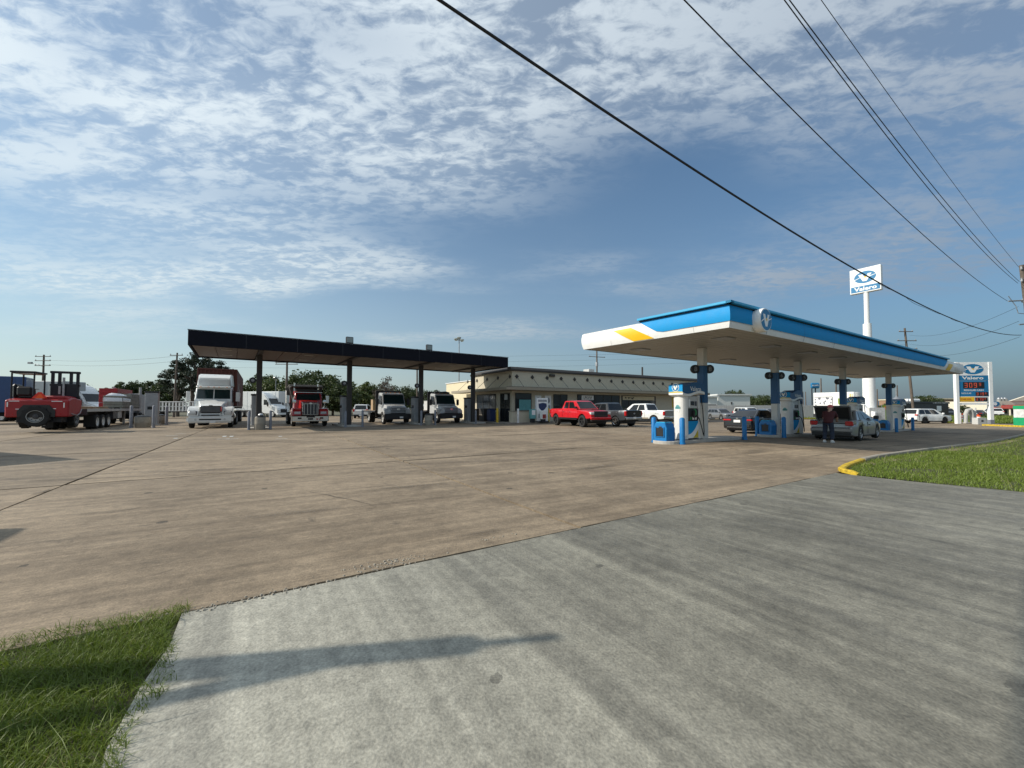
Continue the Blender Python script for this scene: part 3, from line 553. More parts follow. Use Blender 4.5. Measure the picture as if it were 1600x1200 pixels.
def waste_tub(label, p, m='aggregate', r=.34, h=.85, bag=False):
    o = thing('waste_tub', label, 'trash can', p, 0)
    MB().lathe([(r*.9,0),(r*.94,.03),(r,h*.45),(r*1.01,h*.47),(r*1.01,h*.5),(r,h*.52),(r,h-.03),(r*.96,h)], n=18).build('drum', m, o, 0, 35)
    MB().lathe([(r*.98,h),(r*.9,h+.05),(r*.45,h+.12),(.001,h+.13)], n=18).build('liner', 'black_plastic', o, 0, 35)
    if bag: MB().lathe([(.02,h+.12),(.16,h+.15),(.12,h+.24),(.03,h+.27),(.001,h+.27)], (.05,0,0), n=9).build('rubbish', 'plastic_wrap', o, 0, 60)
    return o
where = ['left of the red dump truck', 'between red dump truck and first silver flatbed', 'between the two silver flatbed trucks', 'by the store corner']
for i, x in enumerate(cols_t):
    isl = MB().box(x-.62, x+.62, 1.5, 6.4, -.02, .13); o = isl.build('pump_island', 'concrete_light', None, .03); o.location = (a0.x, a0.y, 0); o.rotation_euler = (0,0,aang)
    tag(o, 'raised concrete truck island '+where[i], 'pump island')
    diesel_pump('tall grey diesel dispenser '+where[i], tloc(x+(-.15 if i != 3 else .1), 3.75 if i != 3 else 4.0, .13), aang)
    guard_post('grey guard post left of canopy column, '+['nearest the white semi', where[1], where[2], where[3]][i], tloc(x-.62, 1.25), 1.25, 'bollard_grey')
    if i != 3: guard_post('grey guard post right of canopy column, '+where[i], tloc(x+.62, 1.2), 1.3, 'bollard_grey')
    if i in (0, 2): waste_tub('stone waste tub before truck island '+where[i], tloc(x, 1.15), bag=(i == 0))
# outer truck island at far left of the canopy
p = ground(234, 665.5); diesel_pump('pale grey diesel dispenser beside the loaded flatbed trailer', p+V*.9, AV, 2.75)
guard_post('tall grey guard post left of the stone planter, by flatbed', ground(206, 668.5), 1.65, 'bollard_grey', .1)
guard_post('tall grey guard post right of stone planter, before pale dispenser', ground(241, 668.5), 1.65, 'bollard_grey', .1)
guard_post('short grey guard post nearest the white semi, outer island', ground(261, 664), 1.6, 'bollard_grey', .11)
waste_tub('wide stone planter tub between two grey guard posts', ground(224, 668), r=.48, h=.8); waste_tub('low stone tub behind the guard posts of outer island', ground(250, 663), r=.4, h=.8)

# ------------------------------------------------------------------ blue and white fuel canopy
CZ = 4.2
C0 = pix_at(1141, 511, CZ); CL = pix_at(912.5, 546, CZ); CR = pix_at(1506, 584, CZ)
e1 = (CR-C0); L1 = e1.length; e1.normalize(); e2 = (CL-C0); L2 = e2.length; e2.normalize(); EZ = Vector((0,0,1))
ang1 = math.atan2(e1.y, e1.x)
fc = thing('fuel_canopy', 'large white and blue fuel canopy with yellow flash above the pumps', 'canopy', (C0.x, C0.y, 0), 0)
loc0 = Vector((C0.x, C0.y, 0))
def FP(a, b, z): p = e1*a+e2*b; return Vector((p.x, p.y, z))       # local point of the canopy
FHT = .80
def bulge(t): return .09*math.sin(math.pi*min(1, max(0, .08+.84*t)))-.02     # curved fascia section
def fascia(name, m, pts, s0dir, base, nrm, off=0.0, flip=False, parent=None):
    # pts: polygon in (s, t); cut into horizontal slices so that it follows the curve
    mb = MB(); Lmax = L1 if s0dir is e1 else L2; lo = min(p[1] for p in pts); hi = max(p[1] for p in pts); n = max(2, int(round((hi-lo)*14)))
    def span(t):
        xs = []
        for (a, b) in zip(pts, pts[1:]+pts[:1]):
            if abs(a[1]-b[1]) < 1e-9: continue
            k = (t-a[1])/(b[1]-a[1])
            if -1e-6 <= k <= 1+1e-6: xs.append(a[0]+(b[0]-a[0])*k)
        return min(xs), max(xs)
    rows = []
    for i in range(n+1):
        t = lo+(hi-lo)*i/n; s0, s1 = span(min(hi-1e-6, max(lo+1e-6, t))); q = bulge(t)+off
        P = lambda s, qq: tuple(base+s0dir*s+nrm*qq+EZ*(CZ+t*FHT))
        k = 8 if s1-s0 > 8 else 2
        if abs(s0) < 1e-6: s0 -= q
        if abs(s1-Lmax) < 1e-6: s1 += q
        rows.append([P(s0+(s1-s0)*j/k, q) for j in range(k+1)])
    mb.loft(rows, caps=False, closed=False); return mb.build(name, m, parent or fc, 0, 30)
nL = -e1; nF = -e2; nR = e1; nB = e2; Z0 = Vector((0,0,0))
ZB = FP(0, 0, 0)
fascia('fascia_panel', 'white_panel', [(-.0,0),(L2,0),(L2,.87),(-.0,.87)], e2, ZB, nL)
fascia('fascia_panel', 'white_panel', [(0,0),(L1,0),(L1,.87),(0,.87)], e1, ZB, nF)
fascia('fascia_panel', 'white_panel', [(0,0),(L2,0),(L2,.87),(0,.87)], e2, e1*L1, nR); fascia('fascia_panel', 'white_panel', [(0,0),(L1,0),(L1,.87),(0,.87)], e1, e2*L2, nB)
k2 = L2/7.0
# blue field with slanted end, yellow flash
fascia('blue_panel', 'valero_blue', [(0,.27),(2.40,.27),(2.66,.34),(3.46,.955),(0,.955)], e2, ZB, nL, .022)
fascia('yellow_flash', 'yellow', [(2.80,.03),(3.74,.03),(4.70,.74),(3.82,.74)], e2, ZB, nL, .02)
fascia('blue_panel', 'valero_blue', [(0,.27),(L1-6.2,.27),(L1-5.0,.955),(0,.955)], e1, ZB, nF, .022)
fascia('yellow_flash', 'yellow', [(L1-5.6,.03),(L1-4.4,.03),(L1-3.6,.66),(L1-4.8,.66)], e1, ZB, nF, .02)
fascia('blue_panel', 'valero_blue', [(6,.27),(L1-6,.27),(L1-6,.955),(7,.955)], e1, e2*L2, nB, .022)
def capbar(name, m, a, b, n, z0, z1, w0=.0, w1=.12):
    mb = MB(); mb.hexa([a+n*w0+EZ*z0, b+n*w0+EZ*z0, b+n*w1+EZ*z0, a+n*w1+EZ*z0], [a+n*w0+EZ*z1, b+n*w0+EZ*z1, b+n*w1+EZ*z1, a+n*w1+EZ*z1]); return mb.build(name, m, fc, .008)
top = CZ+FHT
for (a, b, n, nm) in ((Z0, e2*3.46, nL, 0), (Z0, e1*(L1-5), nF, 1)):
    capbar('cap_flashing', 'valero_cap', a-(e2 if nm == 0 else e1)*.17, b, n, top+.0, top+.085, -.02, .17); capbar('shadow_gap', 'black_metal', a, b, n, top-.045, top-.001, -.3, .05)
capbar('cap_flashing', 'white_panel', e2*3.47, e2*L2, nL, CZ+.695, CZ+.715, -.3, bulge(.87)+.01); capbar('cap_flashing', 'white_panel', e1*(L1-4.99), e1*L1, nF, CZ+.695, CZ+.715, -.3, bulge(.87)+.01)
mb = MB(); mb.hexa([FP(-.01,-.01,CZ+.5),FP(L1,-.01,CZ+.5),FP(L1,L2,CZ+.5),FP(-.01,L2,CZ+.5)], [FP(-.01,-.01,CZ+.6),FP(L1,-.01,CZ+.6),FP(L1,L2,CZ+.6),FP(-.01,L2,CZ+.6)]); mb.build('roof_deck', 'grey_paint', fc)
# soffit decking: long narrow boards with joints
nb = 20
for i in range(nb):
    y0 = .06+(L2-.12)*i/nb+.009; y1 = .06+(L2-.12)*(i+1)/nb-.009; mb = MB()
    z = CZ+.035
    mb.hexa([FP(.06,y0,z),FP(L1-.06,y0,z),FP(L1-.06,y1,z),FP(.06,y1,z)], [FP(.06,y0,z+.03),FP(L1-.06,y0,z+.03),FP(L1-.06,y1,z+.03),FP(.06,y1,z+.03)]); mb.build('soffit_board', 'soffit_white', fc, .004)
for (aa, bb) in ((Z0, e1*L1), (e2*L2, e2*L2+e1*L1), (Z0, e2*L2), (e1*L1, e1*L1+e2*L2)):
    n = nF if aa == Z0 and bb != e2*L2 else nB
for a in np.linspace(2.2, L1-2, 9):
    for b in (1.35, L2-1.35):
        B_ = MB(); q = .33; B_.hexa([FP(a-q,b-.3,CZ-.005),FP(a+q,b-.3,CZ-.005),FP(a+q,b+.3,CZ-.005),FP(a-q,b+.3,CZ-.005)], [FP(a-q,b-.3,CZ+.034),FP(a+q,b-.3,CZ+.034),FP(a+q,b+.3,CZ+.034),FP(a-q,b+.3,CZ+.034)]); l = B_.build('soffit_lamp', 'grey_paint', fc, .01)
# round emblem drum on the front fascia
dc = FP(1.75, 0, CZ+.41); mb = MB(); r_ = .42; prof = [(.001,.05),(r_*.96,.05),(r_,.09),(r_,.30),(r_*.97,.34),(r_*.9,.345)]
rings = []
for (r0, h) in prof: rings.append([tuple(dc+nF*h+e1*(r0*math.cos(2*math.pi*k/30))+EZ*(r0*math.sin(2*math.pi*k/30))) for k in range(30)])
drum = mb.loft(rings).build('emblem_drum', 'white_panel', fc, 0, 35); emblem(drum, dc+nF*.346, e1, EZ, .37, .37, 0, 'sign_blue')
text('canopy_lettering', 'Valero', 'sign_white', fc, FP(L1-1.75, 0, CZ+.34)+nF*.16, e1, EZ, 2.7, .48, .01, .05, .02)
for a in np.arange(2.44, L1-5.5, 3.05): fascia('panel_joint', 'valero_dark', [(a,.0),(a+.018,.0),(a+.018,.95),(a,.95)], e1, ZB, nF, .0235)
for a in np.arange(1.2, L2-.5, 1.83): fascia('panel_joint', 'grey_weather', [(a,.0),(a+.012,.0),(a+.012,.26),(a,.26)], e2, ZB, nL, .003)
t_cols = [4.14, 11.0, 13.8, 20.5, 29.9]; BM = L2*.52
cnum = ['8', '6', '5', '4', '2']
for i, t in enumerate(t_cols):
    p = FP(t, BM, 0); zg = gz(p.x+loc0.x); h = .155
    c = None
    for (z0, z1, m, nme, g) in ((zg-.05, 1.72, 'column_white', 'column', 0), (1.722, 3.42, 'valero_dark', 'blue_sleeve', .006), (3.422, CZ+.03, 'column_white', 'column_head', 0)):
        mb = MB(); hh = h+g; q = [p+e1*(-hh)+e2*(-hh), p+e1*hh+e2*(-hh), p+e1*hh+e2*hh, p+e1*(-hh)+e2*hh]
        mb.hexa([Vector((v.x, v.y, z0)) for v in q], [Vector((v.x, v.y, z1)) for v in q]); o = mb.build(nme, m, c or fc, .015)
        if c is None: c = o
    for s in (-1, 1):
        q = p+Vector((s*.33, .0, 3.27)); d = MB(); d.lathe([(.001,-.07),(.17,-.07),(.20,-.045),(.20,.07),(.17,.09),(.001,.09)], q, 20, 'y').build('number_lamp', 'black_plastic', c, 0, 40)
        text('lane_number', cnum[i], 'grey_paint', c, q+Vector((0,-.071,0)), (1,0,0), (0,0,1), .13, .2, .002, .003); B('bracket', 'black_plastic', c, min(q.x, p.x+s*.15), max(q.x, p.x+s*.15), q.y-.02, q.y+.02, 3.25, 3.29)
fc.location = loc0
# islands, pumps, bins, guard posts
def pump(label, p, rz):
    o = thing('fuel_pump', label, 'fuel pump', p, rz)          # +x along the island, wide faces +-y
    ZP = 1.92
    # rounded end columns of the cabinet
    prof = [(-.62,-.22),(-.66,-.12),(-.67,0),(-.66,.12),(-.62,.22),(-.5,.29),(-.38,.30),(-.38,-.30),(-.5,-.29)]
    MB().prism(prof, .02, ZP, 'z').build('end_panel', 'pump_white', o, .006, 30); MB().prism([(-x, -y) for x, y in prof], .02, ZP, 'z').build('end_panel', 'pump_white', o, .006, 30)
    B('panel_seam', 'grey_paint', o, -.505, -.50, -.292, -.285, .03, ZP-.02, bevel=0)
    B('core', 'black_plastic', o, -.379, .379, -.25, .25, .05, ZP-.02)
    for s in (-1, 1):
        y0, y1 = (.25, .285) if s > 0 else (-.285, -.25); ys = s*.286; r_ = (-s, 0, 0) if s > 0 else (1, 0, 0)
        r_ = (1,0,0) if s < 0 else (-1,0,0)
        B('upper_panel', 'box_grey', o, -.36, .36, *sorted((s*.252, s*.275)), 1.35, ZP-.04); B('screen', 'glass_dark', o, -.16, .10, *sorted((s*.276, s*.288)), 1.48, 1.66); B('keypad', 'dark_grey', o, .14, .28, *sorted((s*.276, s*.292)), 1.46, 1.66)
        patch('notice', rect(-.30,-.2,1.42,1.74), 'sign_white', o, (0, s*.276, 0), r_, (0,0,1))
        B('middle_panel', 'black_plastic', o, -.37, .37, *sorted((s*.252, s*.30)), .82, 1.33, bevel=.02)
        for k, m in enumerate(('tank_green', 'sign_white', 'sign_white')): patch('grade_button', rect(-.26+k*.18,-.14+k*.18,.86,.98), m, o, (0, s*.302, 0), r_, (0,0,1))
        B('nozzle_boot', 'black_plastic', o, -.08, .10, *sorted((s*.25, s*.40)), .95, 1.25, bevel=.03)
        nz = MB().tube([(.0,s*.36,1.0),(.02,s*.42,1.14),(.02,s*.40,1.26),(.0,s*.33,1.33)], .028, 8).build('nozzle', 'tank_green', o, 0, True)
        lower = [(-.375,.06),(.375,.06),(.375,.80),(-.375,.80)]
        patch('lower_door', lower, 'sign_white', o, (0, s*.252, 0), r_, (0,0,1), .02)
        arc = [(-.37,.80),(-.37,.22)]+[(-.37+.74*k/8, .22+.0*k+.50*(k/8)**2) for k in range(1, 9)]+[(.37,.80)]
        patch('blue_swoosh', arc, 'valero_blue', o, (0, s*.252, 0), r_, (0,0,1), .024)
        patch('yellow_swoosh', [(-.05,.07)]+[(-.05+.42*k/8, .07+.36*(k/8)**1.6) for k in range(1, 9)]+[(.37,.07)], 'poster_yellow', o, (0, s*.252, 0), r_, (0,0,1), .024)
        MB().tube([(.02,s*.40,1.06),(.12,s*.50,.9),(.22,s*.55,.5),(.33,s*.55,.2),(.45,s*.50,.14),(.52,s*.46,.4),(.52,s*.42,1.2),(.48,s*.36,1.88)], .02, 7).build('hose', 'rubber', o, 0, True)
    # topper with wavy lower edge on the long faces
    wave = [(-.80+1.6*k/16, ZP+.02-.075*math.sin(2*math.pi*(k/16)*.9+.3)*(1 if k else 0)) for k in range(17)]
    crown = [(.80-1.6*k/16, 2.42+.085*math.sin(2*math.pi*(1-k/16)*.95-2.3)) for k in range(17)]
    split = [(x, z+.11) for x, z in wave]
    MB().prism([*wave, *reversed(split)], -.345, .345, 'y').build('topper_band', 'white_panel', o, .004); MB().prism([*[(x, z+.001) for x, z in split], *crown], -.34, .34, 'y').build('topper', 'valero_dark', o, .006)
    patch('topper_end', rect(-.335,.335,ZP+.135,2.37), 'valero_blue', o, (-.801,0,0), (0,-1,0), (0,0,1), .006); patch('topper_yellow', [(-.335,ZP+.10),(.335,ZP+.10),(.335,ZP+.14),(.0,ZP+.165),(-.335,ZP+.14)], 'mural_yellow', o, (-.801,0,0), (0,-1,0), (0,0,1), .008)
    emblem(o, (-.808,0,2.25), (0,-1,0), (0,0,1), .155, .155, 0, 'sign_blue', 'sign_white')
    for s in (-1, 1): text('topper_lettering', 'Valero', 'sign_white', o, (.12, s*.341, 2.2), (1,0,0) if s < 0 else (-1,0,0), (0,0,1), .78, .19, .002, .003, .01)
    patch('seal_badge', [ell(0,1.42,.085,.085,14), rect(-.12,.12,1.33,1.42)], 'teal_sign', o, (-.672,0,0), (0,-1,0), (0,0,1), .004); patch('badge_text', [rect(-.06,.0,1.22,1.29), rect(.02,.08,1.2,1.28)], 'sign_white', o, (-.672,0,0), (0,-1,0), (0,0,1), .004)
    B('plinth', 'dark_grey', o, -.66, .66, -.31, .31, -.02, .019); return o
def service_bin(label, p, rz):
    o = thing('service_bin', label, 'trash can', p, rz)          # opening faces -x
    prof = [(-.30,0),(.30,0),(.33,.62),(.24,.86),(-.24,.86),(-.33,.62)]
    MB().prism([(y*1.0, z) for y, z in prof], -.28, .28, 'x').build('bin_body', 'bin_blue', o, .02)
    B('lid', 'valero_cap', o, -.25, .25, -.22, .22, .861, .90); B('opening', 'black_plastic', o, -.30, -.279, -.17, .17, .30, .66); B('towel_box', 'dark_grey', o, -.31, -.281, -.09, .05, .67, .72)
    for s in (-1, 1): B('rim', 'bin_blue', o, -.315, -.281, s*.20-.02, s*.20+.02, .27, .70)
    B('rim', 'bin_blue', o, -.315, -.281, -.18, .18, .27, .298); B('washer_tray', 'dark_grey', o, -.15, .2, -.12, .12, .901, .94); return o
def fpos(a, b, dz=0): p = FP(a, b, 0)+loc0; return Vector((p.x, p.y, gz(p.x)+dz))
isl_spec = [('front', 1.0, 6.9, 1.42, 2.95, 'nearest the camera'), ('second', 9.7, 15.6, 10.2, 12.75, 'second from the camera'), ('third', 18.9, 25, 19.3, 22.6, 'third from the camera'), ('fourth', 28.2, 33.6, 28.7, 32.0, 'farthest from the camera')]
for nme, i0, i1, tb, tp, wh in isl_spec:
    ring = []
    for k in range(24):
        a = 2*math.pi*k/24; cx_ = (i1-.55 if math.cos(a) > 0 else i0+.55)+.55*math.cos(a); q = FP(cx_, BM+.55*math.sin(a), 0)+loc0; ring.append((q.x, q.y))
    MBi = MB(); MBi.loft([[(x, y, gz(x)-.03) for x, y in ring], [(x, y, gz(x)+.10) for x, y in ring], [(x+(fpos((i0+i1)/2, BM).x-x)*.008, y+(fpos((i0+i1)/2, BM).y-y)*.008, gz(x)+.12) for x, y in ring]])
    tag(MBi.build('fuel_island', 'concrete_light'), 'raised concrete pump island under the blue canopy, '+wh, 'pump island')
    pump('white and blue fuel pump with wavy topper, '+wh, fpos(tp, BM, .12), ang1)
    service_bin('blue windshield-service bin at the end of pump island, '+wh, fpos(tb, BM+.05, .0 if nme != 'front' else 0), ang1)
    for s, sd in ((1, 'left'), (-1, 'right')): guard_post('blue guard post %s of the service bin, island %s' % (sd, wh), fpos(tb+(.12 if s > 0 else .2), BM+s*.62), 1.08, 'bin_blue', .105)
    guard_post('blue guard post at the far end of the pump island %s' % wh, fpos(i1-.45, BM-.62), 1.08, 'bin_blue', .1)

# ------------------------------------------------------------------ store building
S0 = Vector((0, 38.75, 0)); sb = thing('store_building', 'long beige convenience store with dark roof trim and rod-hung awning', 'building', S0, AU)
SL, SD_, SH = 31.0, 8.6, 5.12
B('wall', 'wall_beige', sb, 0, SL, 0, SD_, 0, SH, bevel=0)
B('rear_wing', 'wall_cream', sb, .4, SL-2, SD_+.005, 17.2, 0, 4.68, bevel=0); B('coping', 'white_paint', sb, .30, SL-1.9, SD_+.01, 17.3, 4.683, 4.78)
tr = MB().prism([(-.22,SH+.003),(-.22,SH+.16),(.0,SH+.40),(.5,SH+.40),(.5,SH+.003)], -.22, SL+.2, 'x'); tr.build('roof_trim', 'trim_brown', sb, .01)
MB().prism([(-.22,SH+.004),(-.22,SH+.16),(.0,SH+.399),(.5,SH+.399),(.5,SH+.004)], .501, SD_+.2, 'y').build('roof_trim', 'trim_brown', sb, .01)
B('roof_deck', 'grey_weather', sb, .501, SL, .501, SD_, SH+.005, SH+.2, bevel=0)
B('rooftop_unit', 'box_grey', sb, 13.0, 13.9, 3, 4, SH+.2, SH+1.1); MB().cyl((21.5,2,SH+.2),(21.5,2,SH+1.7),.11).build('vent_pipe', 'trim_brown', sb)
MB().cyl((-.0+.6,2.5,SH+.2),(.6,2.5,SH+.45),.08).build('vent_pipe', 'trim_brown', sb)
aw = B('awning', 'awning_beige', sb, -1.5, SL, -1.5, -.002, 3.18, 3.46, bevel=.015); B('awning_return', 'awning_beige', sb, -1.5, -.002, .001, 11.2, 3.18, 3.46, bevel=.015)
for z in (3.465,): B('awning_edge', 'trim_brown', sb, -1.49, SL, -1.49, -1.44, 3.461, 3.50, bevel=0)
def rod(parent, x, y, dx, dy):
    pl = MB(); n = (dx, dy)
    s = .22
    if dy: pl.prism([(x-s,4.58),(x,4.36),(x+s,4.58),(x,4.80)], -.05, -.002, 'y')
    else: pl.prism([(y-s,4.58),(y,4.36),(y+s,4.58),(y,4.80)], -.05, -.002, 'x')
    p = pl.build('anchor_plate', 'trim_brown', parent)
    MB().cyl((x+dx*.04, y+dy*.04, 4.56), (x+dx*1.32, y+dy*1.32, 3.45), .02, n=6).build('tie_rod', 'dark_grey', p)
for k in range(17): rod(sb, .55+k*1.87, 0, 0, -1)
for k in range(5): rod(sb, 0, .35+k*2.35, -1, 0)
# glazing
def glazed(name, parent, x0, x1, z0, z1, n, side='front', m='store_glass', d=.02, blind=None):
    f = MB(); t = .06
    def bx(a, b, c, e, dd=.05): f.box(a, b, -dd, -.003, c, e) if side == 'front' else f.box(-dd, -.003, a, b, c, e)
    bx(x0, x1, z0, z0+t); bx(x0, x1, z1-t, z1)
    for k in range(n+1): xx = x0+(x1-x0-t)*k/n; bx(xx, xx+t, z0+t+.001, z1-t-.001)
    fr = f.build(name, 'trim_brown', parent)
    for k in range(n):
        a = x0+(x1-x0-t)*k/n+t+.002; b = x0+(x1-x0-t)*(k+1)/n-.002
        B('pane', m, fr, *((a, b, -.02, -.004) if side == 'front' else (-.02, -.004, a, b)), z0+t+.002, z1-t-.002, bevel=0)
    return fr
glazed('shop_window', sb, .35, 2.3, 1.2, 2.95, 1); glazed('shop_window', sb, 3.1, 7.4, 1.25, 2.95, 3, 'side')
glazed('entrance_door', sb, .35, 2.2, .05, 2.95, 2, 'side'); glazed('shop_door', sb, 5.1, 7.0, .05, 2.9, 2)
glazed('shop_window', sb, 8.4, 15.0, .5, 2.95, 5); glazed('shop_window', sb, 15.3, 21.5, .5, 2.95, 5)
# signs inside the glazing line and on the wall
O = (0, -.053, 0)
patch('window_sign', rect(9.0,10.8,2.35,2.85), 'sign_white', sb, O, (1,0,0), (0,0,1)); patch('window_sign', rect(15.5,21.2,2.42,2.88), 'wall_cream', sb, O, (1,0,0), (0,0,1))
marks('window_lettering', 'trim_brown', sb, (9.9,-.06,2.68), (1,0,0), (0,0,1), 1.4, .14, 9, 4); marks('window_lettering', 'trim_brown', sb, (9.9,-.06,2.48), (1,0,0), (0,0,1), 1.4, .12, 9, 5); marks('window_lettering', 'trim_brown', sb, (16.7,-.06,2.66), (1,0,0), (0,0,1), 1.7, .28, 6, 6)
patch('neon_sign', rect(13.0,13.55,1.75,2.0), 'neon_blue', sb, O, (1,0,0), (0,0,1)); patch('neon_sign', rect(13.7,14.4,1.7,2.05), 'neon_red', sb, O, (1,0,0), (0,0,1)); patch('neon_sign', rect(11.6,11.9,1.8,1.95), 'neon_blue', sb, O, (1,0,0), (0,0,1))
patch('notice_board', rect(.8,2.2,1.25,2.3), 'teal_sign', sb, O, (1,0,0), (0,0,1)); patch('door_notice', rect(.7,1.3,2.35,2.85), 'grey_weather', sb, (-.06,0,0), (0,-1,0), (0,0,1)) if False else None
patch('door_notice', rect(-1.35,-.75,2.3,2.85), 'grey_weather', sb, (-.055,0,0), (0,-1,0), (0,0,1))
O2 = (0, -.003, 0)
for x0, x1, nm in ((2.75,3.55,'a'),(4.0,4.8,'b')):
    ps = patch('wall_poster', rect(x0,x1,1.25,2.75), 'sign_white', sb, O2, (1,0,0), (0,0,1), .02)
    patch('print', [ell((x0+x1)/2,2.25,.26,.3,12), rect(x0+.1,x1-.1,1.4,1.75)], 'print_grey', ps, (0,-.024,0), (1,0,0), (0,0,1), .003)
B('base_band', 'awning_beige', sb, 2.35, SL, -.03, -.002, .98, 1.08, bevel=.005)
patch('wall_poster', rect(24.8,26.2,1.5,3.0), 'poster_yellow', sb, O2, (1,0,0), (0,0,1), .02); patch('print', rect(25.0,26.0,1.7,2.5), 'poster_orange', sb, (0,-.024,0), (1,0,0), (0,0,1))
for x in (3.9, 10, 17, 24): B('wall_lamp', 'concrete_light', sb, x-.25, x+.25, -.9, -.75, 3.12, 3.175)
B('lintel_band', 'roof_red', sb, .2, 10.5, -.035, -.002, 3.0, 3.15) if False else None
B('security_camera', 'trim_brown', sb, 4.55, 5.2, -.25, -.002, 4.72, 4.98, bevel=.04)
B('sunlit_sill', 'white_paint', sb, -.25, -.002, 3.0, 7.5, 1.08, 1.2)
def spos(x, y, z=0): p = S0+U*x+V*y; return Vector((p.x, p.y, gz(p.x)+z))
walk = MB().box(-2.2, SL, -2.2, -.003, -.02, .12); wk = walk.build('store_walk', 'pad_concrete', None, .02); wk.location = S0; wk.rotation_euler = (0,0,AU); struct(wk)
walk = MB().box(-2.2, -.003, 0.001, 12, -.02, .12); wk = walk.build('side_walk', 'pad_concrete', None, .02); wk.location = S0; wk.rotation_euler = (0,0,AU); struct(wk)
# shop front things
guard_post('yellow guard post at the store corner by navy mail box', spos(-2.0,-.6,.1), 1.35, 'yellow_paint', .11); guard_post('yellow guard post before the posters, left of red pickup', spos(3.0,-1.9,.1), 1.35, 'yellow_paint', .11)
guard_post('white guard post by the low wall near store entrance', spos(-.6,-2.0,.1), 1.3, 'steel_white', .1); guard_post('yellow guard post behind the white pickup by the poster wall', spos(22,-1.9,.1), 1.3, 'yellow_paint', .11)
o = thing('low_wall', 'low beige counter wall with pale cap outside store corner', 'wall', spos(-.9,-1.4,.12), AU); B('wall', 'wall_beige', o, 0, 2.4, 0, .5, 0, 1.0); B('cap', 'awning_beige', o, -.06, 2.46, -.06, .56, 1.002, 1.08)
o = thing('sale_board', 'white framed advertising board with blue print by the store', 'sign', spos(1.5,-2.0,.12), AU); B('frame', 'sign_white', o, 0, 1.35, -.05, .05, .1, 2.3)
patch('print', [[(.2,1.75),(.25,1.35),(.6,1.05),(.9,1.2),(1.2,1.5),(1.15,1.78),(.7,1.85)]], 'navy', o, (0,-.051,0), (1,0,0), (0,0,1)); patch('print', [rect(.15,1.2,1.95,2.15), rect(.2,1.15,.4,.8)], 'print_grey', o, (0,-.051,0), (1,0,0), (0,0,1)); B('foot', 'dark_grey', o, .05, 1.3, -.3, .3, 0, .1)
o = thing('brochure_stand', 'narrow teal magazine box beside the white advertising board', 'magazine box', spos(.95,-2.1,.12), AU); B('cabinet', 'teal_sign', o, -.25, .25, -.2, .2, .35, 1.25); B('window', 'sign_white', o, -.2, .2, -.21, -.201, .7, 1.15); B('leg', 'black_metal', o, -.2, .2, -.15, .15, 0, .349)
o = thing('newspaper_box', 'red and white newspaper box before the advertising board', 'magazine box', spos(1.9,-2.5,.12), AU); B('cabinet', 'sign_white', o, -.25, .25, -.2, .2, .3, 1.1); B('front_panel', 'roof_red', o, -.2, .2, -.21, -.201, .35, .75); B('leg', 'black_metal', o, -.2, .2, -.15, .15, 0, .299)
o = thing('waste_bin', 'brown waste bin against store side wall', 'trash can', spos(-.9,5.6,.12), AU); B('body', 'trim_brown', o, -.4, .4, -.5, .5, 0, 1.15, bevel=.04); B('lid', 'black_plastic', o, -.42, .42, -.52, .52, 1.152, 1.25)
o = thing('mail_box', 'navy blue collection box beside the brown bin at store', 'mailbox', spos(-1.1,2.2,.12), AU); MB().prism([(-.35,.15),(.35,.15),(.35,1.0),(.25,1.22),(0,1.3),(-.25,1.22),(-.35,1.0)], -.3, .3, 'x').build('body', 'navy', o, .01); B('foot', 'navy', o, -.25, .25, -.3, .3, 0, .149)
o = thing('metal_locker', 'brown metal locker by the store side windows', 'locker', spos(-1.0,3.7,.12), AU); B('cage', 'column_brown', o, -.4, .4, -.55, .55, 0, 1.3, bevel=.02); B('door_bar', 'aggregate', o, -.43, -.401, -.5, .5, .6, .66)
# ------------------------------------------------------------------ cars and pickups (front = +x)
def car_body(mb, L, W, top, sill, wheels, R_arch, r, plan=.10, tuck=.93, crown=.02):
    xs = set(np.round(np.linspace(-L/2, L/2, 34), 4))
    for xw in wheels:
        for a in np.linspace(0, math.pi, 11): xs.add(round(xw+R_arch*math.cos(a), 4))
        xs.add(round(xw+R_arch+.004, 4)); xs.add(round(xw-R_arch-.004, 4))
    for x, _ in top: xs.add(round(x, 4))
    rings = []
    for x in sorted(xs):
        if abs(x) > L/2: continue
        e = abs(2*x/L); w_ = W/2*(1-plan*e**7-.02*e**2); zt = interp(top, x); zb = sill+.07*max(0, e-.88)/.12
        for xw in wheels:
            d = abs(x-xw)
            if d <= R_arch: zb = max(zb, r+math.sqrt(max(0, R_arch**2-d*d)))
        zb = min(zb, zt-.09); z1 = zb+.5*(zt-zb); z2 = zt-.16*(zt-zb)
        h = [(0, zb), (w_*.93, zb), (w_*.985, zb+.03), (w_, z1), (w_*.985, z2), (w_*tuck, zt-.02), (w_*.6, zt+crown*.6), (0, zt+crown)]
        rings.append([(x, y, z) for y, z in h]+[(x, -y, z) for y, z in reversed(h[1:-1])])
    return mb.loft(rings)
def bil(q, a, b): return q[0]*(1-a)*(1-b)+q[1]*a*(1-b)+q[2]*a*b+q[3]*(1-a)*b
def pane(name, m, parent, q, a0, a1, b0, b1, off=.012):
    q = [Vector(p) for p in q]; n = (q[1]-q[0]).cross(q[3]-q[0]).normalized()
    pts = [bil(q, a, b) for a, b in ((a0,b0),(a1,b0),(a1,b1),(a0,b1))]
    return MB().loft([[tuple(p-n*.02) for p in pts], [tuple(p+n*off) for p in pts]]).build(name, m, parent)
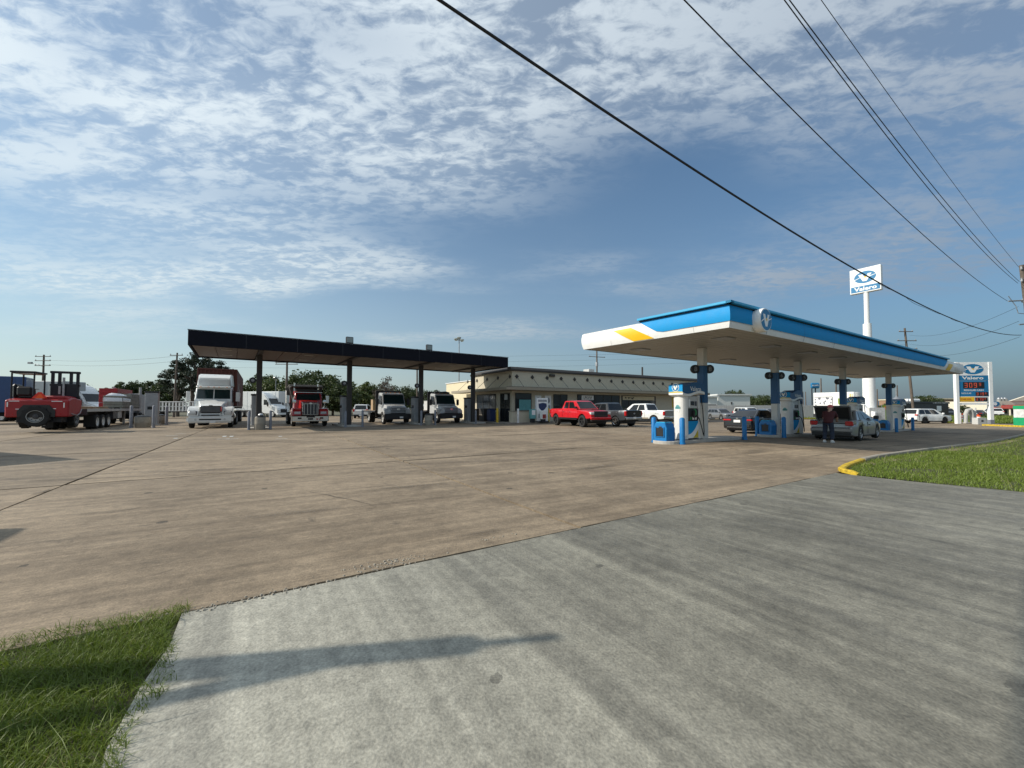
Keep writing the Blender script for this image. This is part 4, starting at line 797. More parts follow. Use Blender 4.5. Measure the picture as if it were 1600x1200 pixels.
def vehicle(name, label, cat, p, rz, paint, L, W, top, sill, wheels, r, cabin, side, wd=.23, rim='alloy', trim=None, arch=None, glass='glass_dark', grille='black_plastic', tail='black_plastic', bumper=None, zoff=0, pickup=False, group=None):
    o = thing(name, label, cat, p, rz, group); A = arch or r+.06
    car_body(MB(), L, W, top, sill, wheels, A, r).build('body', paint, o, 0, 28)
    B('underbody', 'black_plastic', o, -L/2+.25, L/2-.25, -W*.40, W*.40, sill-.06, sill+.22, bevel=0)
    for xw in wheels:
        for s in (-1, 1): wheel(o, xw, s*(W/2-wd*.5-.01), r, wd, s, rim)
        B('wheel_well', 'black_plastic', o, xw-A+.03, xw+A-.03, -W/2+.16, W/2-.16, r*.6, r+A-.035, bevel=0)
    xb0, xb1, xr0, xr1, zb, H, wb, wr = cabin
    bt = [Vector(v) for v in ((xb0,-wb,zb),(xb1,-wb,zb),(xb1,wb,zb),(xb0,wb,zb))]; tp = [Vector(v) for v in ((xr0,-wr,H-.05),(xr1,-wr,H-.07),(xr1,wr,H-.07),(xr0,wr,H-.05))]
    cb = MB(); cr = [(xr0+.12,-wr*.82,H),(xr1-.18,-wr*.82,H-.005),(xr1-.18,wr*.82,H-.005),(xr0+.12,wr*.82,H)]
    cb.loft([bt, tp, [Vector(v) for v in cr]]); c = cb.build('cabin', paint, o, .025, 35, 2)
    pane('windshield', glass, c, [bt[1], bt[2], tp[2], tp[1]], .06, .94, .10, .95); pane('rear_window', glass, c, [bt[3], bt[0], tp[0], tp[3]], .08, .92, .16, .90)
    for (a0_, a1_) in side:
        pane('side_window', glass, c, [bt[0], bt[1], tp[1], tp[0]], a0_, a1_, .14, .90); pane('side_window', glass, c, [bt[2], bt[3], tp[3], tp[2]], 1-a1_, 1-a0_, .14, .90)
    zf = interp(top, L/2); zr = interp(top, -L/2); xf = L/2; we = W/2*.86
    for s in (-1, 1):
        B('mirror', paint if trim is None else trim, o, xb1-.42, xb1-.24, *sorted((s*(wb+.04), s*(wb+.24))), zb+.06, zb+.24, bevel=.03)
        for (a0_, a1_) in side[:2]:
            xd = xb0+(xb1-xb0)*((a0_*.75+a1_*.25)); B('door_handle', 'chrome' if trim is None else trim, o, xd-.09, xd+.09, *sorted((s*(W/2-.035), s*(W/2+.018))), zb-.22, zb-.18, bevel=.006)
            xs_ = xb0+(xb1-xb0)*a0_-.02; B('door_seam', 'black_plastic', o, xs_-.005, xs_+.005, *sorted((s*(W/2-.03), s*(W/2+.004))), sill+.12, zb-.06, bevel=0)
        B('rocker', 'black_plastic', o, wheels[0]+A+.02, wheels[1]-A-.02, *sorted((s*(W/2-.08), s*(W/2-.012))), sill-.01, sill+.06) if len(wheels) == 2 else None
    return o
def rear_kit(o, L, W, zl, zh, plate=True, hl=.2, wl=.22, bump=None, bz=(.3,.55), lampy=None):
    for s in (-1, 1):
        ly = lampy or (W/2-.04-wl/2)
        t = B('taillight', 'lamp_red', o, -L/2-.015, -L/2+.16, s*ly-wl/2, s*ly+wl/2, zl, zh, bevel=.03)
    B('rear_bumper', bump or 'black_plastic', o, -L/2-.06, -L/2+.12, -W/2+.10, W/2-.10, *bz, bevel=.04)
    if plate: B('license_plate', 'sign_white', o, -L/2-.075, -L/2-.062, -.16, .16, bz[0]+.06, bz[0]+.22)
def front_kit(o, L, W, zl, zh, gz0, gz1, gw=.55, bump=None, bz=(.28,.5), grille='black_plastic', wl=.34):
    for s in (-1, 1): B('headlight', 'lamp_clear', o, L/2-.30, L/2+.0, *sorted((s*(W/2-.13-wl), s*(W/2-.11))), zl, zh, bevel=.03)
    g = B('grille', grille, o, L/2-.08, L/2+.025, -gw, gw, gz0, gz1, bevel=.02)
    for k in range(3): B('grille_bar', 'chrome' if grille != 'black_plastic' else 'dark_grey', g, L/2+.026, L/2+.036, -gw+.03, gw-.03, gz0+(gz1-gz0)*(k+.75)/3.5, gz0+(gz1-gz0)*(k+.95)/3.5, bevel=0)
    B('front_bumper', bump or 'black_plastic', o, L/2-.12, L/2+.07, -W/2+.09, W/2-.09, *bz, bevel=.05)
GP = lambda px, py: ground(px, py)
# lifted red pickup
p = (GP(868, 664)+GP(915, 668))/2; d = (GP(924,668)-GP(877,664)); ang = math.atan2(d.y, d.x)+R(3)
ctr = p+Vector((-math.sin(ang), math.cos(ang), 0))*.85
T = [(-3.05,.95),(-3.0,1.38),(-2.9,1.43),(-1.12,1.43),(-1.0,1.42),(1.0,1.38),(1.25,1.36),(2.55,1.27),(2.85,1.16),(3.0,.95)]
ram = vehicle('pickup_truck', 'lifted bright red crew-cab pickup with black grille before the store', 'pickup truck', ctr, ang, 'red_paint', 6.05, 2.05, T, .66, (-1.98, 1.92), .46, (-1.12,1.55,-.82,.72,1.36,2.08,.92,.76), ((.12,.40),(.44,.80)), .32, 'black', 'black_plastic', .56)
rear_kit(ram, 6.05, 2.05, 1.02, 1.36, False, wl=.16, bump='black_plastic', bz=(.68,.9)); front_kit(ram, 6.05, 2.05, .98, 1.17, .80, 1.24, .62, 'red_paint', (.60,.80)); B('lower_valance', 'black_plastic', ram, 2.75, 3.0, -.8, .8, .48, .60); B('bed_cover', 'black_plastic', ram, -2.92, -1.2, -.8, .8, 1.44, 1.46)
B('running_board', 'black_plastic', ram, -1.3, 1.3, -1.06, -.86, .56, .62); B('running_board', 'black_plastic', ram, -1.3, 1.3, .86, 1.06, .56, .62); B('hood_scoop', 'black_plastic', ram, 1.7, 2.35, -.35, .35, 1.31, 1.37, bevel=.02); B('hitch', 'black_metal', ram, -3.2, -3.02, -.05, .05, .62, .72)
# dark pickup with black tailgate
T = [(-2.92,.85),(-2.9,1.28),(-2.8,1.31),(-1.1,1.31),(1.0,1.26),(1.25,1.24),(2.5,1.17),(2.8,1.05),(2.92,.85)]
p = GP(991, 667); dk = vehicle('pickup_truck', 'dark grey pickup with black tailgate parked nose-in by the store', 'pickup truck', p+V*2.95, AV, 'dark_grey_paint', 5.85, 2.02, T, .50, (-1.85, 1.85), .40, (-1.1,1.5,-.82,.65,1.22,1.92,.90,.74), ((.12,.42),(.46,.82)), .27, 'chrome')
rear_kit(dk, 5.85, 2.02, .86, 1.25, True, wl=.18, bump='chrome', bz=(.56,.76)); patch('tailgate', rect(-.80,.80,.80,1.27), 'black_paint', dk, (-2.925,0,0), (0,-1,0), (0,0,1), .03); patch('tailgate_badge', ell(0,1.05,.11,.055,14), 'print_grey', dk, (-2.956,0,0), (0,-1,0), (0,0,1), .004); front_kit(dk, 5.85, 2.02, .85, 1.05, .72, 1.05, .6, 'chrome', (.5,.7))
# white pickup
p = GP(1020, 663.5); c = p+V*1.85+U*.85
wp = vehicle('pickup_truck', 'white crew-cab pickup with tan lower trim parked at the store', 'pickup truck', c, AV+R(4), 'white_truck', 5.85, 2.03, T, .50, (-1.85, 1.85), .41, (-1.15,1.5,-.85,.65,1.22,1.95,.90,.74), ((.10,.42),(.46,.82)), .27, 'chrome', 'black_plastic')
rear_kit(wp, 5.85, 2.03, .86, 1.22, True, wl=.18, bump='chrome', bz=(.54,.76)); patch('tailgate', rect(-.80,.80,.80,1.27), 'silver_paint', wp, (-2.925,0,0), (0,-1,0), (0,0,1), .02); front_kit(wp, 5.85, 2.03, .85, 1.05, .72, 1.05, .6, 'chrome', (.5,.7))
for s in (-1, 1):
    B('lower_trim', 'awning_beige', wp, -1.3, 1.3, *sorted((s*.99, s*1.022)), .52, .66); text('bed_lettering', 'FX4', 'print_grey', wp, (-2.2, s*1.012, 1.02), (1,0,0) if s < 0 else (-1,0,0), (0,0,1), .38, .09)
# black sedan at the second island
T = [(-2.43,.70),(-2.40,.93),(-2.3,.98),(-1.75,1.0),(-1.2,1.0),(1.0,.96),(1.15,.95),(2.05,.82),(2.35,.68),(2.43,.5)]
p = GP(1153, 677); sd = vehicle('sedan', 'black sedan parked at the pumps, its tail towards the camera', 'car', p+U*2.5+V*.2, AU+R(2), 'black_paint', 4.86, 1.86, T, .22, (-1.40, 1.42), .335, (-2.0,1.25,-1.0,.35,.94,1.46,.84,.62), ((.20,.46),(.49,.80)), .23, 'alloy', 'black_paint')
for s in (-1, 1): B('taillight', 'lamp_red', sd, -2.445, -2.27, *sorted((s*.36, s*.86)), .76, .86, bevel=.03)
B('license_plate', 'sign_white', sd, -2.452, -2.436, -.20, .20, .66, .82); B('rear_bumper', 'black_paint', sd, -2.48, -2.3, -.8, .8, .34, .58, bevel=.06); B('rear_diffuser', 'chrome', sd, -2.485, -2.46, -.6, .6, .36, .39); patch('badge', ell(0,.92,.07,.03,10), 'chrome', sd, (-2.425,0,0), (0,-1,0), (0,0,1), .01); front_kit(sd, 4.86, 1.86, .60, .74, .35, .62, .5, 'black_paint', (.24,.36))
# silver sedan, trunk open
p = GP(1297, 688); ang = AU+R(3); c0 = p+Vector((math.cos(ang), math.sin(ang), 0))*2.42
sv = vehicle('sedan', 'silver sedan with its trunk lid raised beside the third pump island', 'car', c0, ang, 'silver_paint', 4.85, 1.86, [(-2.42,.62),(-2.40,.80),(-1.95,.82),(-1.9,1.0),(-1.2,1.03),(1.0,.98),(1.15,.97),(2.05,.84),(2.35,.7),(2.42,.5)], .22, (-1.40, 1.42), .34, (-1.75,1.25,-1.0,.35,.96,1.48,.84,.62), ((.18,.45),(.48,.82)), .23, 'alloy', 'black_plastic')
B('trunk_interior', 'black_plastic', sv, -2.34, -1.86, -.66, .66, .822, .842, bevel=0)
for s in (-1, 1):
    B('rear_quarter', 'silver_paint', sv, -2.40, -1.9, *sorted((s*.68, s*.875)), .80, 1.0, bevel=.04); B('taillight', 'lamp_red', sv, -2.435, -2.25, *sorted((s*.56, s*.86)), .74, .95, bevel=.03)
lid = MB(); lp = [(-1.90,1.04),(-1.93,1.12),(-2.14,1.70),(-2.30,1.72),(-2.36,1.66),(-2.24,1.62),(-2.03,1.08),(-1.97,1.0)]
lid.prism(lp, -.74, .74, 'y'); lid = lid.build('trunk_lid', 'silver_paint', sv, .03, 30); MB().prism([(-2.035,1.09),(-2.06,1.08),(-2.26,1.59),(-2.24,1.615)], -.66, .66, 'y').build('lid_lining', 'black_plastic', lid)
MB().tube([(-1.95,-.6,.95),(-2.1,-.62,1.1)], .02).build('hinge', 'black_metal', sv); MB().tube([(-1.95,.6,.95),(-2.1,.62,1.1)], .02).build('hinge', 'black_metal', sv)
B('rear_bumper', 'silver_paint', sv, -2.49, -2.3, -.84, .84, .40, .66, bevel=.07); B('bumper_skirt', 'black_plastic', sv, -2.45, -2.3, -.78, .78, .24, .40); front_kit(sv, 4.85, 1.86, .62, .76, .35, .62, .5, 'silver_paint', (.24,.36))
# white suv beyond the pumps
T = [(-2.48,.72),(-2.46,1.02),(-2.4,1.08),(1.0,1.08),(1.2,1.07),(2.1,.98),(2.4,.82),(2.48,.6)]
a_, b_ = GP(1443, 661.8), GP(1474, 661.6); c = (a_+b_)/2+V*.7; pl = vehicle('suv', 'white suv with dark windows passing before the black food trailer', 'suv', c, math.atan2((b_-a_).y, (b_-a_).x), 'white_truck', 4.96, 1.98, T, .30, (-1.40, 1.42), .38, (-2.42,1.35,-2.05,.35,1.05,1.78,.92,.74), ((.06,.30),(.33,.56),(.59,.86)), .25, 'black', 'white_truck')
rear_kit(pl, 4.96, 1.98, .95, 1.12, True, wl=.3, bump='black_plastic', bz=(.34,.5)); front_kit(pl, 4.96, 1.98, .78, .92, .5, .75, .5); B('roof_rail', 'black_plastic', pl, -1.7, .1, -.72, -.67, 1.78, 1.82); B('roof_rail', 'black_plastic', pl, -1.7, .1, .67, .72, 1.78, 1.82)
# back-lot cars
p = GP(1126, 655.5); ang = math.atan2(-p.y*.9, -p.x)+R(40)
s1 = vehicle('suv', 'silver suv parked in the back lot beside the white one', 'suv', p, AW-R(25), 'silver_paint', 4.8, 1.95, T, .30, (-1.35, 1.40), .38, (-2.38,1.35,-2.0,.35,1.05,1.74,.92,.74), ((.06,.30),(.33,.56),(.59,.86)), .25, 'alloy'); front_kit(s1, 4.8, 1.95, .76, .92, .52, .84, .45, 'silver_paint', (.32,.5)); rear_kit(s1, 4.8, 1.95, .9, 1.1)
p = GP(1163, 655); s2 = vehicle('suv', 'large white suv behind the black sedan in back lot', 'suv', p+U*1.3, AW-R(28), 'white_truck', 5.6, 2.05, [(x*1.13, z*1.08) for x, z in T], .36, (-1.65, 1.70), .41, (-2.7,1.45,-2.4,.55,1.13,1.95,.95,.80), ((.06,.30),(.33,.56),(.59,.86)), .27, 'alloy'); front_kit(s2, 5.6, 2.05, .86, 1.02, .58, .98, .6, 'chrome', (.36,.56)); rear_kit(s2, 5.6, 2.05, .95, 1.3)
s3 = again(s1, 'silver suv half hidden right of the large white suv', GP(1201, 654.5), AW-R(20)); s4 = again(sd, 'black car at the back-lot edge left of silver suv', GP(1106, 652)+V*2, AU+R(150)); 
s5 = again(s1, 'light suv parked far off behind the white semi, left of canopy', GP(284, 643), AU+R(170)); s6 = again(s2, 'white suv far behind the flatbed trucks under the truck canopy', GP(568, 653), AV-R(20))
s7 = again(sd, 'dark car among the far strip-mall cars below the price sign', GP(1528, 652), AU); s8 = again(pl, 'white suv by the strip mall with red awning', GP(1549, 650), AU+R(30)); s9 = again(s1, 'silver suv at far strip mall left of price sign', GP(1480, 650), AU+R(200))
# ------------------------------------------------------------------ trucks (front bumper face at x = 0, body towards -x)
def axle(o, x, W, r=.52, wd=.28, dual=False, rim='steel'):
    for s in (-1, 1):
        wheel(o, x, s*(W/2-wd*.5), r, wd, s, rim)
        if dual: wheel(o, x, s*(W/2-wd*1.55), r, wd, s, rim)
    MB().cyl((x,-W/2+.1,r),(x,W/2-.1,r),.09,n=8).build('axle', 'black_metal', o)
def secloft(o, name, m, secs, bevel=.02, smooth=30):   # secs: (x, half width bottom, half width top, z0, z1)
    rings = [[(x,-wb,z0),(x,-(wb*.5+wt*.5)-.01,(z0+z1)/2),(x,-wt,z1),(x,0,z1+.03),(x,wt,z1),(x,(wb*.5+wt*.5)+.01,(z0+z1)/2),(x,wb,z0)] for x, wb, wt, z0, z1 in secs]
    return MB().loft(rings).build(name, m, o, bevel, smooth)
def mirror_arm(o, x, y, z0, z1, m='chrome', s=1):
    a = MB().tube([(x,y,z1+.08),(x+.08,y+s*.36,z1+.06),(x+.08,y+s*.36,z0-.05),(x,y,z0-.1)], .018, 6).build('mirror_bracket', 'black_metal', o); B('mirror', m, a, x+.02, x+.12, *sorted((y+s*.24, y+s*.48)), z0, z1, bevel=.02)
# white day-cab semi with roof fairing
p = GP(329, 669); fl = thing('semi_truck', 'white semi truck with roof fairing pulling the dark red container', 'truck', p, AW)
secloft(fl, 'hood', 'white_truck', [(-.18,.62,.48,.72,1.18),(-.30,.66,.56,.70,1.38),(-.9,.72,.68,.70,1.60),(-1.9,.80,.86,.72,1.82)], .05)
for s in (-1, 1):
    MB().prism([(-.10,.78),(-.16,1.10),(-.45,1.34),(-1.0,1.42),(-1.65,1.34),(-1.75,.85),(-1.6,.85)]+[(-1.05+.58*math.cos(a), .52+.58*math.sin(a)) for a in np.linspace(math.pi*.85, math.pi*.15, 8)]+[(-.42,.78)], *sorted((s*.62, s*1.22)), 'y').build('fender', 'white_truck', fl, .04, 30)
    B('headlight', 'lamp_clear', fl, -.20, -.055, *sorted((s*.74, s*1.16)), .86, 1.08, bevel=.05); B('lamp_surround', 'dark_grey', fl, -.19, -.09, *sorted((s*.70, s*1.18)), .83, 1.11, bevel=.05)
B('grille_surround', 'chrome', fl, -.22, -.10, -.60, .60, .96, 1.44, bevel=.06); g = B('grille', 'black_plastic', fl, -.12, -.075, -.55, .55, 1.0, 1.40, bevel=.05)
for k in range(5): B('grille_bar', 'steel', g, -.074, -.062, -.52, .52, 1.05+k*.07, 1.065+k*.07, bevel=0)
B('hood_badge', 'black_plastic', fl, -.28, -.12, -.10, .10, 1.45, 1.49); B('hood_gap', 'black_plastic', fl, -.14, -.06, -.5, .5, .80, .86)
B('bumper', 'white_truck', fl, -.45, 0, -1.24, 1.24, .34, .77, bevel=.09, seg=2, smooth=30); B('bumper_slot', 'black_plastic', fl, -.05, .006, -.60, .60, .50, .62, bevel=.02); B('license_plate', 'sign_white', fl, .002, .012, -.02, .30, .33, .46)
for s in (-1, 1): MB().lathe([(.001,.008),(.07,.008),(.07,-.03)], (0,s*.78,.56), 12, 'x').build('fog_lamp', 'lamp_clear', fl)
cab = MB().loft([[(-1.85,-1.02,.75),(-1.85,1.02,.75),(-1.85,1.05,1.83),(-1.85,-1.05,1.83)], [(-1.86,-1.05,1.84),(-1.86,1.05,1.84),(-2.22,1.0,2.62),(-2.22,-1.0,2.62)][:0] or [(-2.0,-1.06,.75),(-2.0,1.06,.75),(-2.0,1.07,1.88),(-2.0,-1.07,1.88)], [(-2.32,-1.08,.75),(-2.32,1.08,.75),(-2.32,1.02,2.68),(-2.32,-1.02,2.68)], [(-3.9,-1.08,.75),(-3.9,1.08,.75),(-3.9,1.04,2.80),(-3.9,-1.04,2.80)]]).build('cab', 'white_truck', fl, .05, 30)
q = [Vector(v) for v in ((-2.0,-1.06,1.88),(-2.0,1.06,1.88),(-2.32,1.02,2.68),(-2.32,-1.02,2.68))]; pane('windshield', 'glass_green', cab, q, .05, .485, .06, .86, .012); pane('windshield', 'glass_green', cab, q, .515, .95, .06, .86, .012)
for s in (-1, 1): patch('side_window', [(-3.5,1.75),(-2.35,1.70),(-2.45,2.5),(-3.5,2.55)] if s < 0 else [(3.5,1.75),(3.5,2.55),(2.45,2.5),(2.35,1.70)][::-1], 'glass_dark', cab, (0, s*1.075, 0), (1,0,0) if s < 0 else (-1,0,0), (0,0,1), .012)
B('visor', 'white_truck', fl, -2.36, -2.05, -1.0, 1.0, 2.66, 2.80, bevel=.05)
for y in (-.75,-.3,0,.3,.75): B('marker_lamp', 'lamp_amber', fl, -2.06, -2.03, y-.06, y+.06, 2.71, 2.75)
fa = MB().loft([[(-2.36,-.92,2.80),(-2.36,.92,2.80),(-2.36,.92,2.86),(-2.36,-.92,2.86)], [(-2.50,-1.0,2.80),(-2.50,1.0,2.80),(-2.52,.93,3.34),(-2.52,-.93,3.34)], [(-2.9,-1.05,2.80),(-2.9,1.05,2.80),(-2.95,.95,3.62),(-2.95,-.95,3.62)], [(-3.9,-1.1,2.80),(-3.9,1.1,2.80),(-3.9,1.02,3.72),(-3.9,-1.02,3.72)]]).build('roof_fairing', 'white_truck', fl, .08, 35, 2)
for s in (-1, 1):
    mirror_arm(fl, -2.15, s*1.05, 1.75, 2.4, 'white_truck', s); MB().cyl((-4.05,s*.95,1.0),(-4.05,s*.95,3.6),.075).build('exhaust_stack', 'chrome', fl); MB().cyl((-2.3,s*.95,.72),(-3.7,s*.95,.72),.3).build('fuel_tank', 'chrome', fl, 0, 40)
B('chassis', 'black_metal', fl, -7.4, -.4, -.45, .45, .55, .95); axle(fl, -1.05, 2.4); axle(fl, -5.6, 2.45, dual=True); axle(fl, -6.95, 2.45, dual=True)
for s in (-1, 1): B('step', 'black_metal', fl, -3.4, -2.1, *sorted((s*.85, s*1.15)), .38, .50)
# container on chassis
ct = thing('shipping_container', 'dark red corrugated shipping container on the chassis behind white semi', 'container', p+V*5.1, AW)
CH0, CH1, CLn = 1.45, 4.35, 12.2
B('core', 'container_red', ct, -CLn+.05, -.05, -1.19, 1.19, CH0+.03, CH1-.03, bevel=0)
rb = []
for s in (-1, 1):
    z = []; n = 60; mb = MB(); pts = []
    for k in range(n+1):
        x = -.1-(CLn-.2)*k/n; y = s*(1.195+(.03 if (k//2) % 2 else 0)); pts.append((x, y))
    mb.loft([[(x, y, CH0+.12) for x, y in pts], [(x, y, CH1-.1) for x, y in pts]], False, False); mb.build('corrugated_side', 'container_red', ct)
    B('top_rail', 'container_red', ct, -CLn, 0, *sorted((s*1.15, s*1.24)), CH1-.1, CH1); B('bottom_rail', 'container_red', ct, -CLn, 0, *sorted((s*1.15, s*1.24)), CH0, CH0+.12)
    for x in (-.12, -CLn): B('corner_post', 'container_red', ct, x, x+.12, *sorted((s*1.1, s*1.245)), CH0+.121, CH1-.101)
for k in range(9): B('front_rib', 'container_red', ct, -.02, .02, -1.0+k*.25-.05, -1.0+k*.25+.05, CH0+.13, CH1-.11)
B('front_header', 'container_red', ct, -.05, .03, -1.23, 1.23, CH1-.10, CH1-.002)
for k, (x, z, w_, h_) in enumerate(((-1.6,2.5,.35,.5),(-2.4,2.2,.4,.75),(-3.2,3.0,.25,.8),(-3.8,2.3,.5,.55),(-4.7,2.6,.4,.7),(-5.5,2.1,.3,.9),(-6.5,2.5,.5,.4),(-1.3,1.8,.25,.5),(-2.2,3.0,.25,.3))): patch('faded_lettering', rect(x-w_/2, x+w_/2, z-h_/2, z+h_/2), 'grey_weather', ct, (0,1.232,0), (-1,0,0), (0,0,1), .004) if False else patch('faded_lettering', rect(-x-w_/2, -x+w_/2, z-h_/2, z+h_/2), 'grey_weather', ct, (0,1.232,0), (-1,0,0), (0,0,1), .004)
ch = thing('container_chassis', 'black skeletal trailer chassis carrying the dark red container', 'trailer', p+V*5.1, AW); B('beam', 'black_metal', ch, -12.2, -.3, -.5, -.36, 1.1, 1.44); B('beam', 'black_metal', ch, -12.2, -.3, .36, .5, 1.1, 1.44)
for x in (-.5,-4,-8,-12): B('cross_member', 'black_metal', ch, x-.08, x+.08, -1.2, 1.2, 1.3, 1.44)
axle(ch, -9.6, 2.45, dual=True); axle(ch, -10.9, 2.45, dual=True); B('landing_leg', 'steel', ch, -3.3,-3.2,-.8,-.7,.1,1.3); B('landing_leg', 'steel', ch, -3.3,-3.2,.7,.8,.1,1.3); B('mud_flap', 'rubber', ch, -11.6,-11.58,-1.2,-.6,.2,.9); B('mud_flap', 'rubber', ch, -11.6,-11.58,.6,1.2,.2,.9)
# red conventional dump truck
p = GP(486, 666.5); pb = thing('dump_truck', 'red conventional dump truck with tall chrome grille under the canopy', 'truck', p, AW)
secloft(pb, 'hood', 'red_truck', [(-.22,.56,.50,.85,1.72),(-.5,.58,.54,.85,1.78),(-2.0,.78,.66,.85,1.98)], .05)
B('grille_surround', 'chrome', pb, -.26, -.12, -.56, .56, .84, 1.74, bevel=.05); g = B('grille', 'dark_grey', pb, -.14, -.105, -.50, .50, .90, 1.66, bevel=.01)
for k in range(5): B('grille_bar', 'chrome', g, -.104, -.092, -.42+k*.21-.012, -.42+k*.21+.012, .91, 1.65, bevel=0)
patch('hood_badge', ell(0,0,.10,.06,14), 'chrome', pb, (-.115,0,1.70), (0,1,0), (0,0,1), .02)
for s in (-1, 1):
    MB().prism([(-.14,.80),(-.16,1.16),(-.35,1.32),(-.9,1.38),(-1.7,1.22),(-1.8,.75),(-1.65,.75)]+[(-1.08+.6*math.cos(a), .52+.6*math.sin(a)) for a in np.linspace(math.pi*.85, math.pi*.12, 8)]+[(-.40,.80)], *sorted((s*.60, s*1.20)), 'y').build('fender', 'red_truck', pb, .04, 30)
    B('headlight', 'lamp_clear', pb, -.16, -.10, *sorted((s*.66, s*1.06)), .92, 1.10, bevel=.03); mirror_arm(pb, -2.15, s*1.0, 1.75, 2.35, 'chrome', s); MB().lathe([(.001,-.06),(.10,-.05),(.13,.05),(.001,.06)], (-.95, s*1.02, 1.85), 12, 'x').build('fender_mirror', 'chrome', pb); MB().cyl((-.95,s*1.02,1.4),(-.95,s*1.02,1.8),.02).build('mirror_stalk', 'chrome', pb)
    MB().cyl((-1.75,s*.88,1.3),(-2.0,s*.88,1.3),.19).build('air_cleaner', 'chrome', pb) if False else None
B('bumper', 'chrome', pb, -.25, 0, -1.22, 1.22, .36, .80, bevel=.05)
for y in (-.72, .72): B('bumper_slot', 'black_plastic', pb, .0, .006, y-.12, y+.12, .56, .68)
B('bumper_slot', 'black_plastic', pb, .0, .006, -.28, .28, .66, .76); B('tow_hook', 'black_metal', pb, 0, .06, -.18, .15, .50, .62); marks('bumper_sticker', 'lamp_red', pb, (.0,.55,.55), (0,1,0), (0,0,1), .34, .16, 4, 2)
cab = MB().loft([[(-1.9,-.98,.8),(-1.9,.98,.8),(-1.9,.98,1.95),(-1.9,-.98,1.95)], [(-2.12,-.98,.8),(-2.12,.98,.8),(-2.12,.92,2.55),(-2.12,-.92,2.55)], [(-3.5,-.98,.8),(-3.5,.98,.8),(-3.5,.95,2.72),(-3.5,-.95,2.72)]]).build('cab', 'red_truck', pb, .05, 30)
pane('windshield', 'glass_green', cab, [Vector(v) for v in ((-1.9,-.98,1.95),(-1.9,.98,1.95),(-2.12,.92,2.55),(-2.12,-.92,2.55))], .08, .92, .05, .90, .012); B('visor', 'chrome', pb, -2.2, -1.86, -.96, .96, 2.54, 2.60); B('roof_cap', 'black_plastic', pb, -2.6, -2.1, -.85, .85, 2.68, 2.80)
for s in (-1, 1): patch('side_window', [(-3.1,1.85),(-2.2,1.85),(-2.25,2.4),(-3.1,2.45)] if s < 0 else [(2.2,1.85),(3.1,1.85),(3.1,2.45),(2.25,2.4)], 'glass_dark', cab, (0, s*.985, 0), (1,0,0) if s < 0 else (-1,0,0), (0,0,1), .012); MB().cyl((-3.65,s*.85,1),(-3.65,s*.85,3.35),.07).build('exhaust_stack', 'chrome', pb)
bd = MB(); sec = lambda x, z1, wt: [(x,-.75,1.15),(x,.75,1.15),(x,wt,z1),(x,-wt,z1)]
bd.loft([sec(-3.9,3.0,1.2), sec(-4.1,3.25,1.24), sec(-9.0,3.05,1.24)]).build('dump_body', 'dump_grey', pb, .02)
for k in range(6):
    for s in (-1, 1): MB().hexa([(-4.4-k*.8,s*.78,1.2),(-4.32-k*.8,s*.78,1.2),(-4.32-k*.8,s*.86,1.2),(-4.4-k*.8,s*.86,1.2)], [(-4.4-k*.8,s*1.25,3.1),(-4.32-k*.8,s*1.25,3.1),(-4.32-k*.8,s*1.30,3.1),(-4.4-k*.8,s*1.30,3.1)]).build('side_rib', 'dump_grey', pb)
B('cab_guard', 'dump_grey', pb, -3.9, -2.7, -1.15, 1.15, 3.0, 3.08); MB().loft([[(-4.2,-1.2,3.26),(-4.2,1.2,3.26),(-4.2,1.2,3.29),(-4.2,-1.2,3.29)],[(-9,-1.2,3.06),(-9,1.2,3.06),(-9,1.2,3.12),(-9,-1.2,3.12)]]).build('tarp', 'tarp', pb)
MB().prism([(-5.2,1.3),(-6.2,1.2),(-6.6,2.9),(-5.4,2.7)], -1.34, -1.31, 'y').build('side_board', 'steel_white', pb)
B('chassis', 'black_metal', pb, -8.9, -.4, -.45, .45, .6, 1.1); axle(pb, -1.08, 2.4); axle(pb, -6.3, 2.45, dual=True); axle(pb, -7.65, 2.45, dual=True)
for s in (-1, 1): MB().cyl((-2.2,s*.9,.8),(-3.4,s*.9,.8),.3).build('fuel_tank', 'steel', pb, 0, 40)
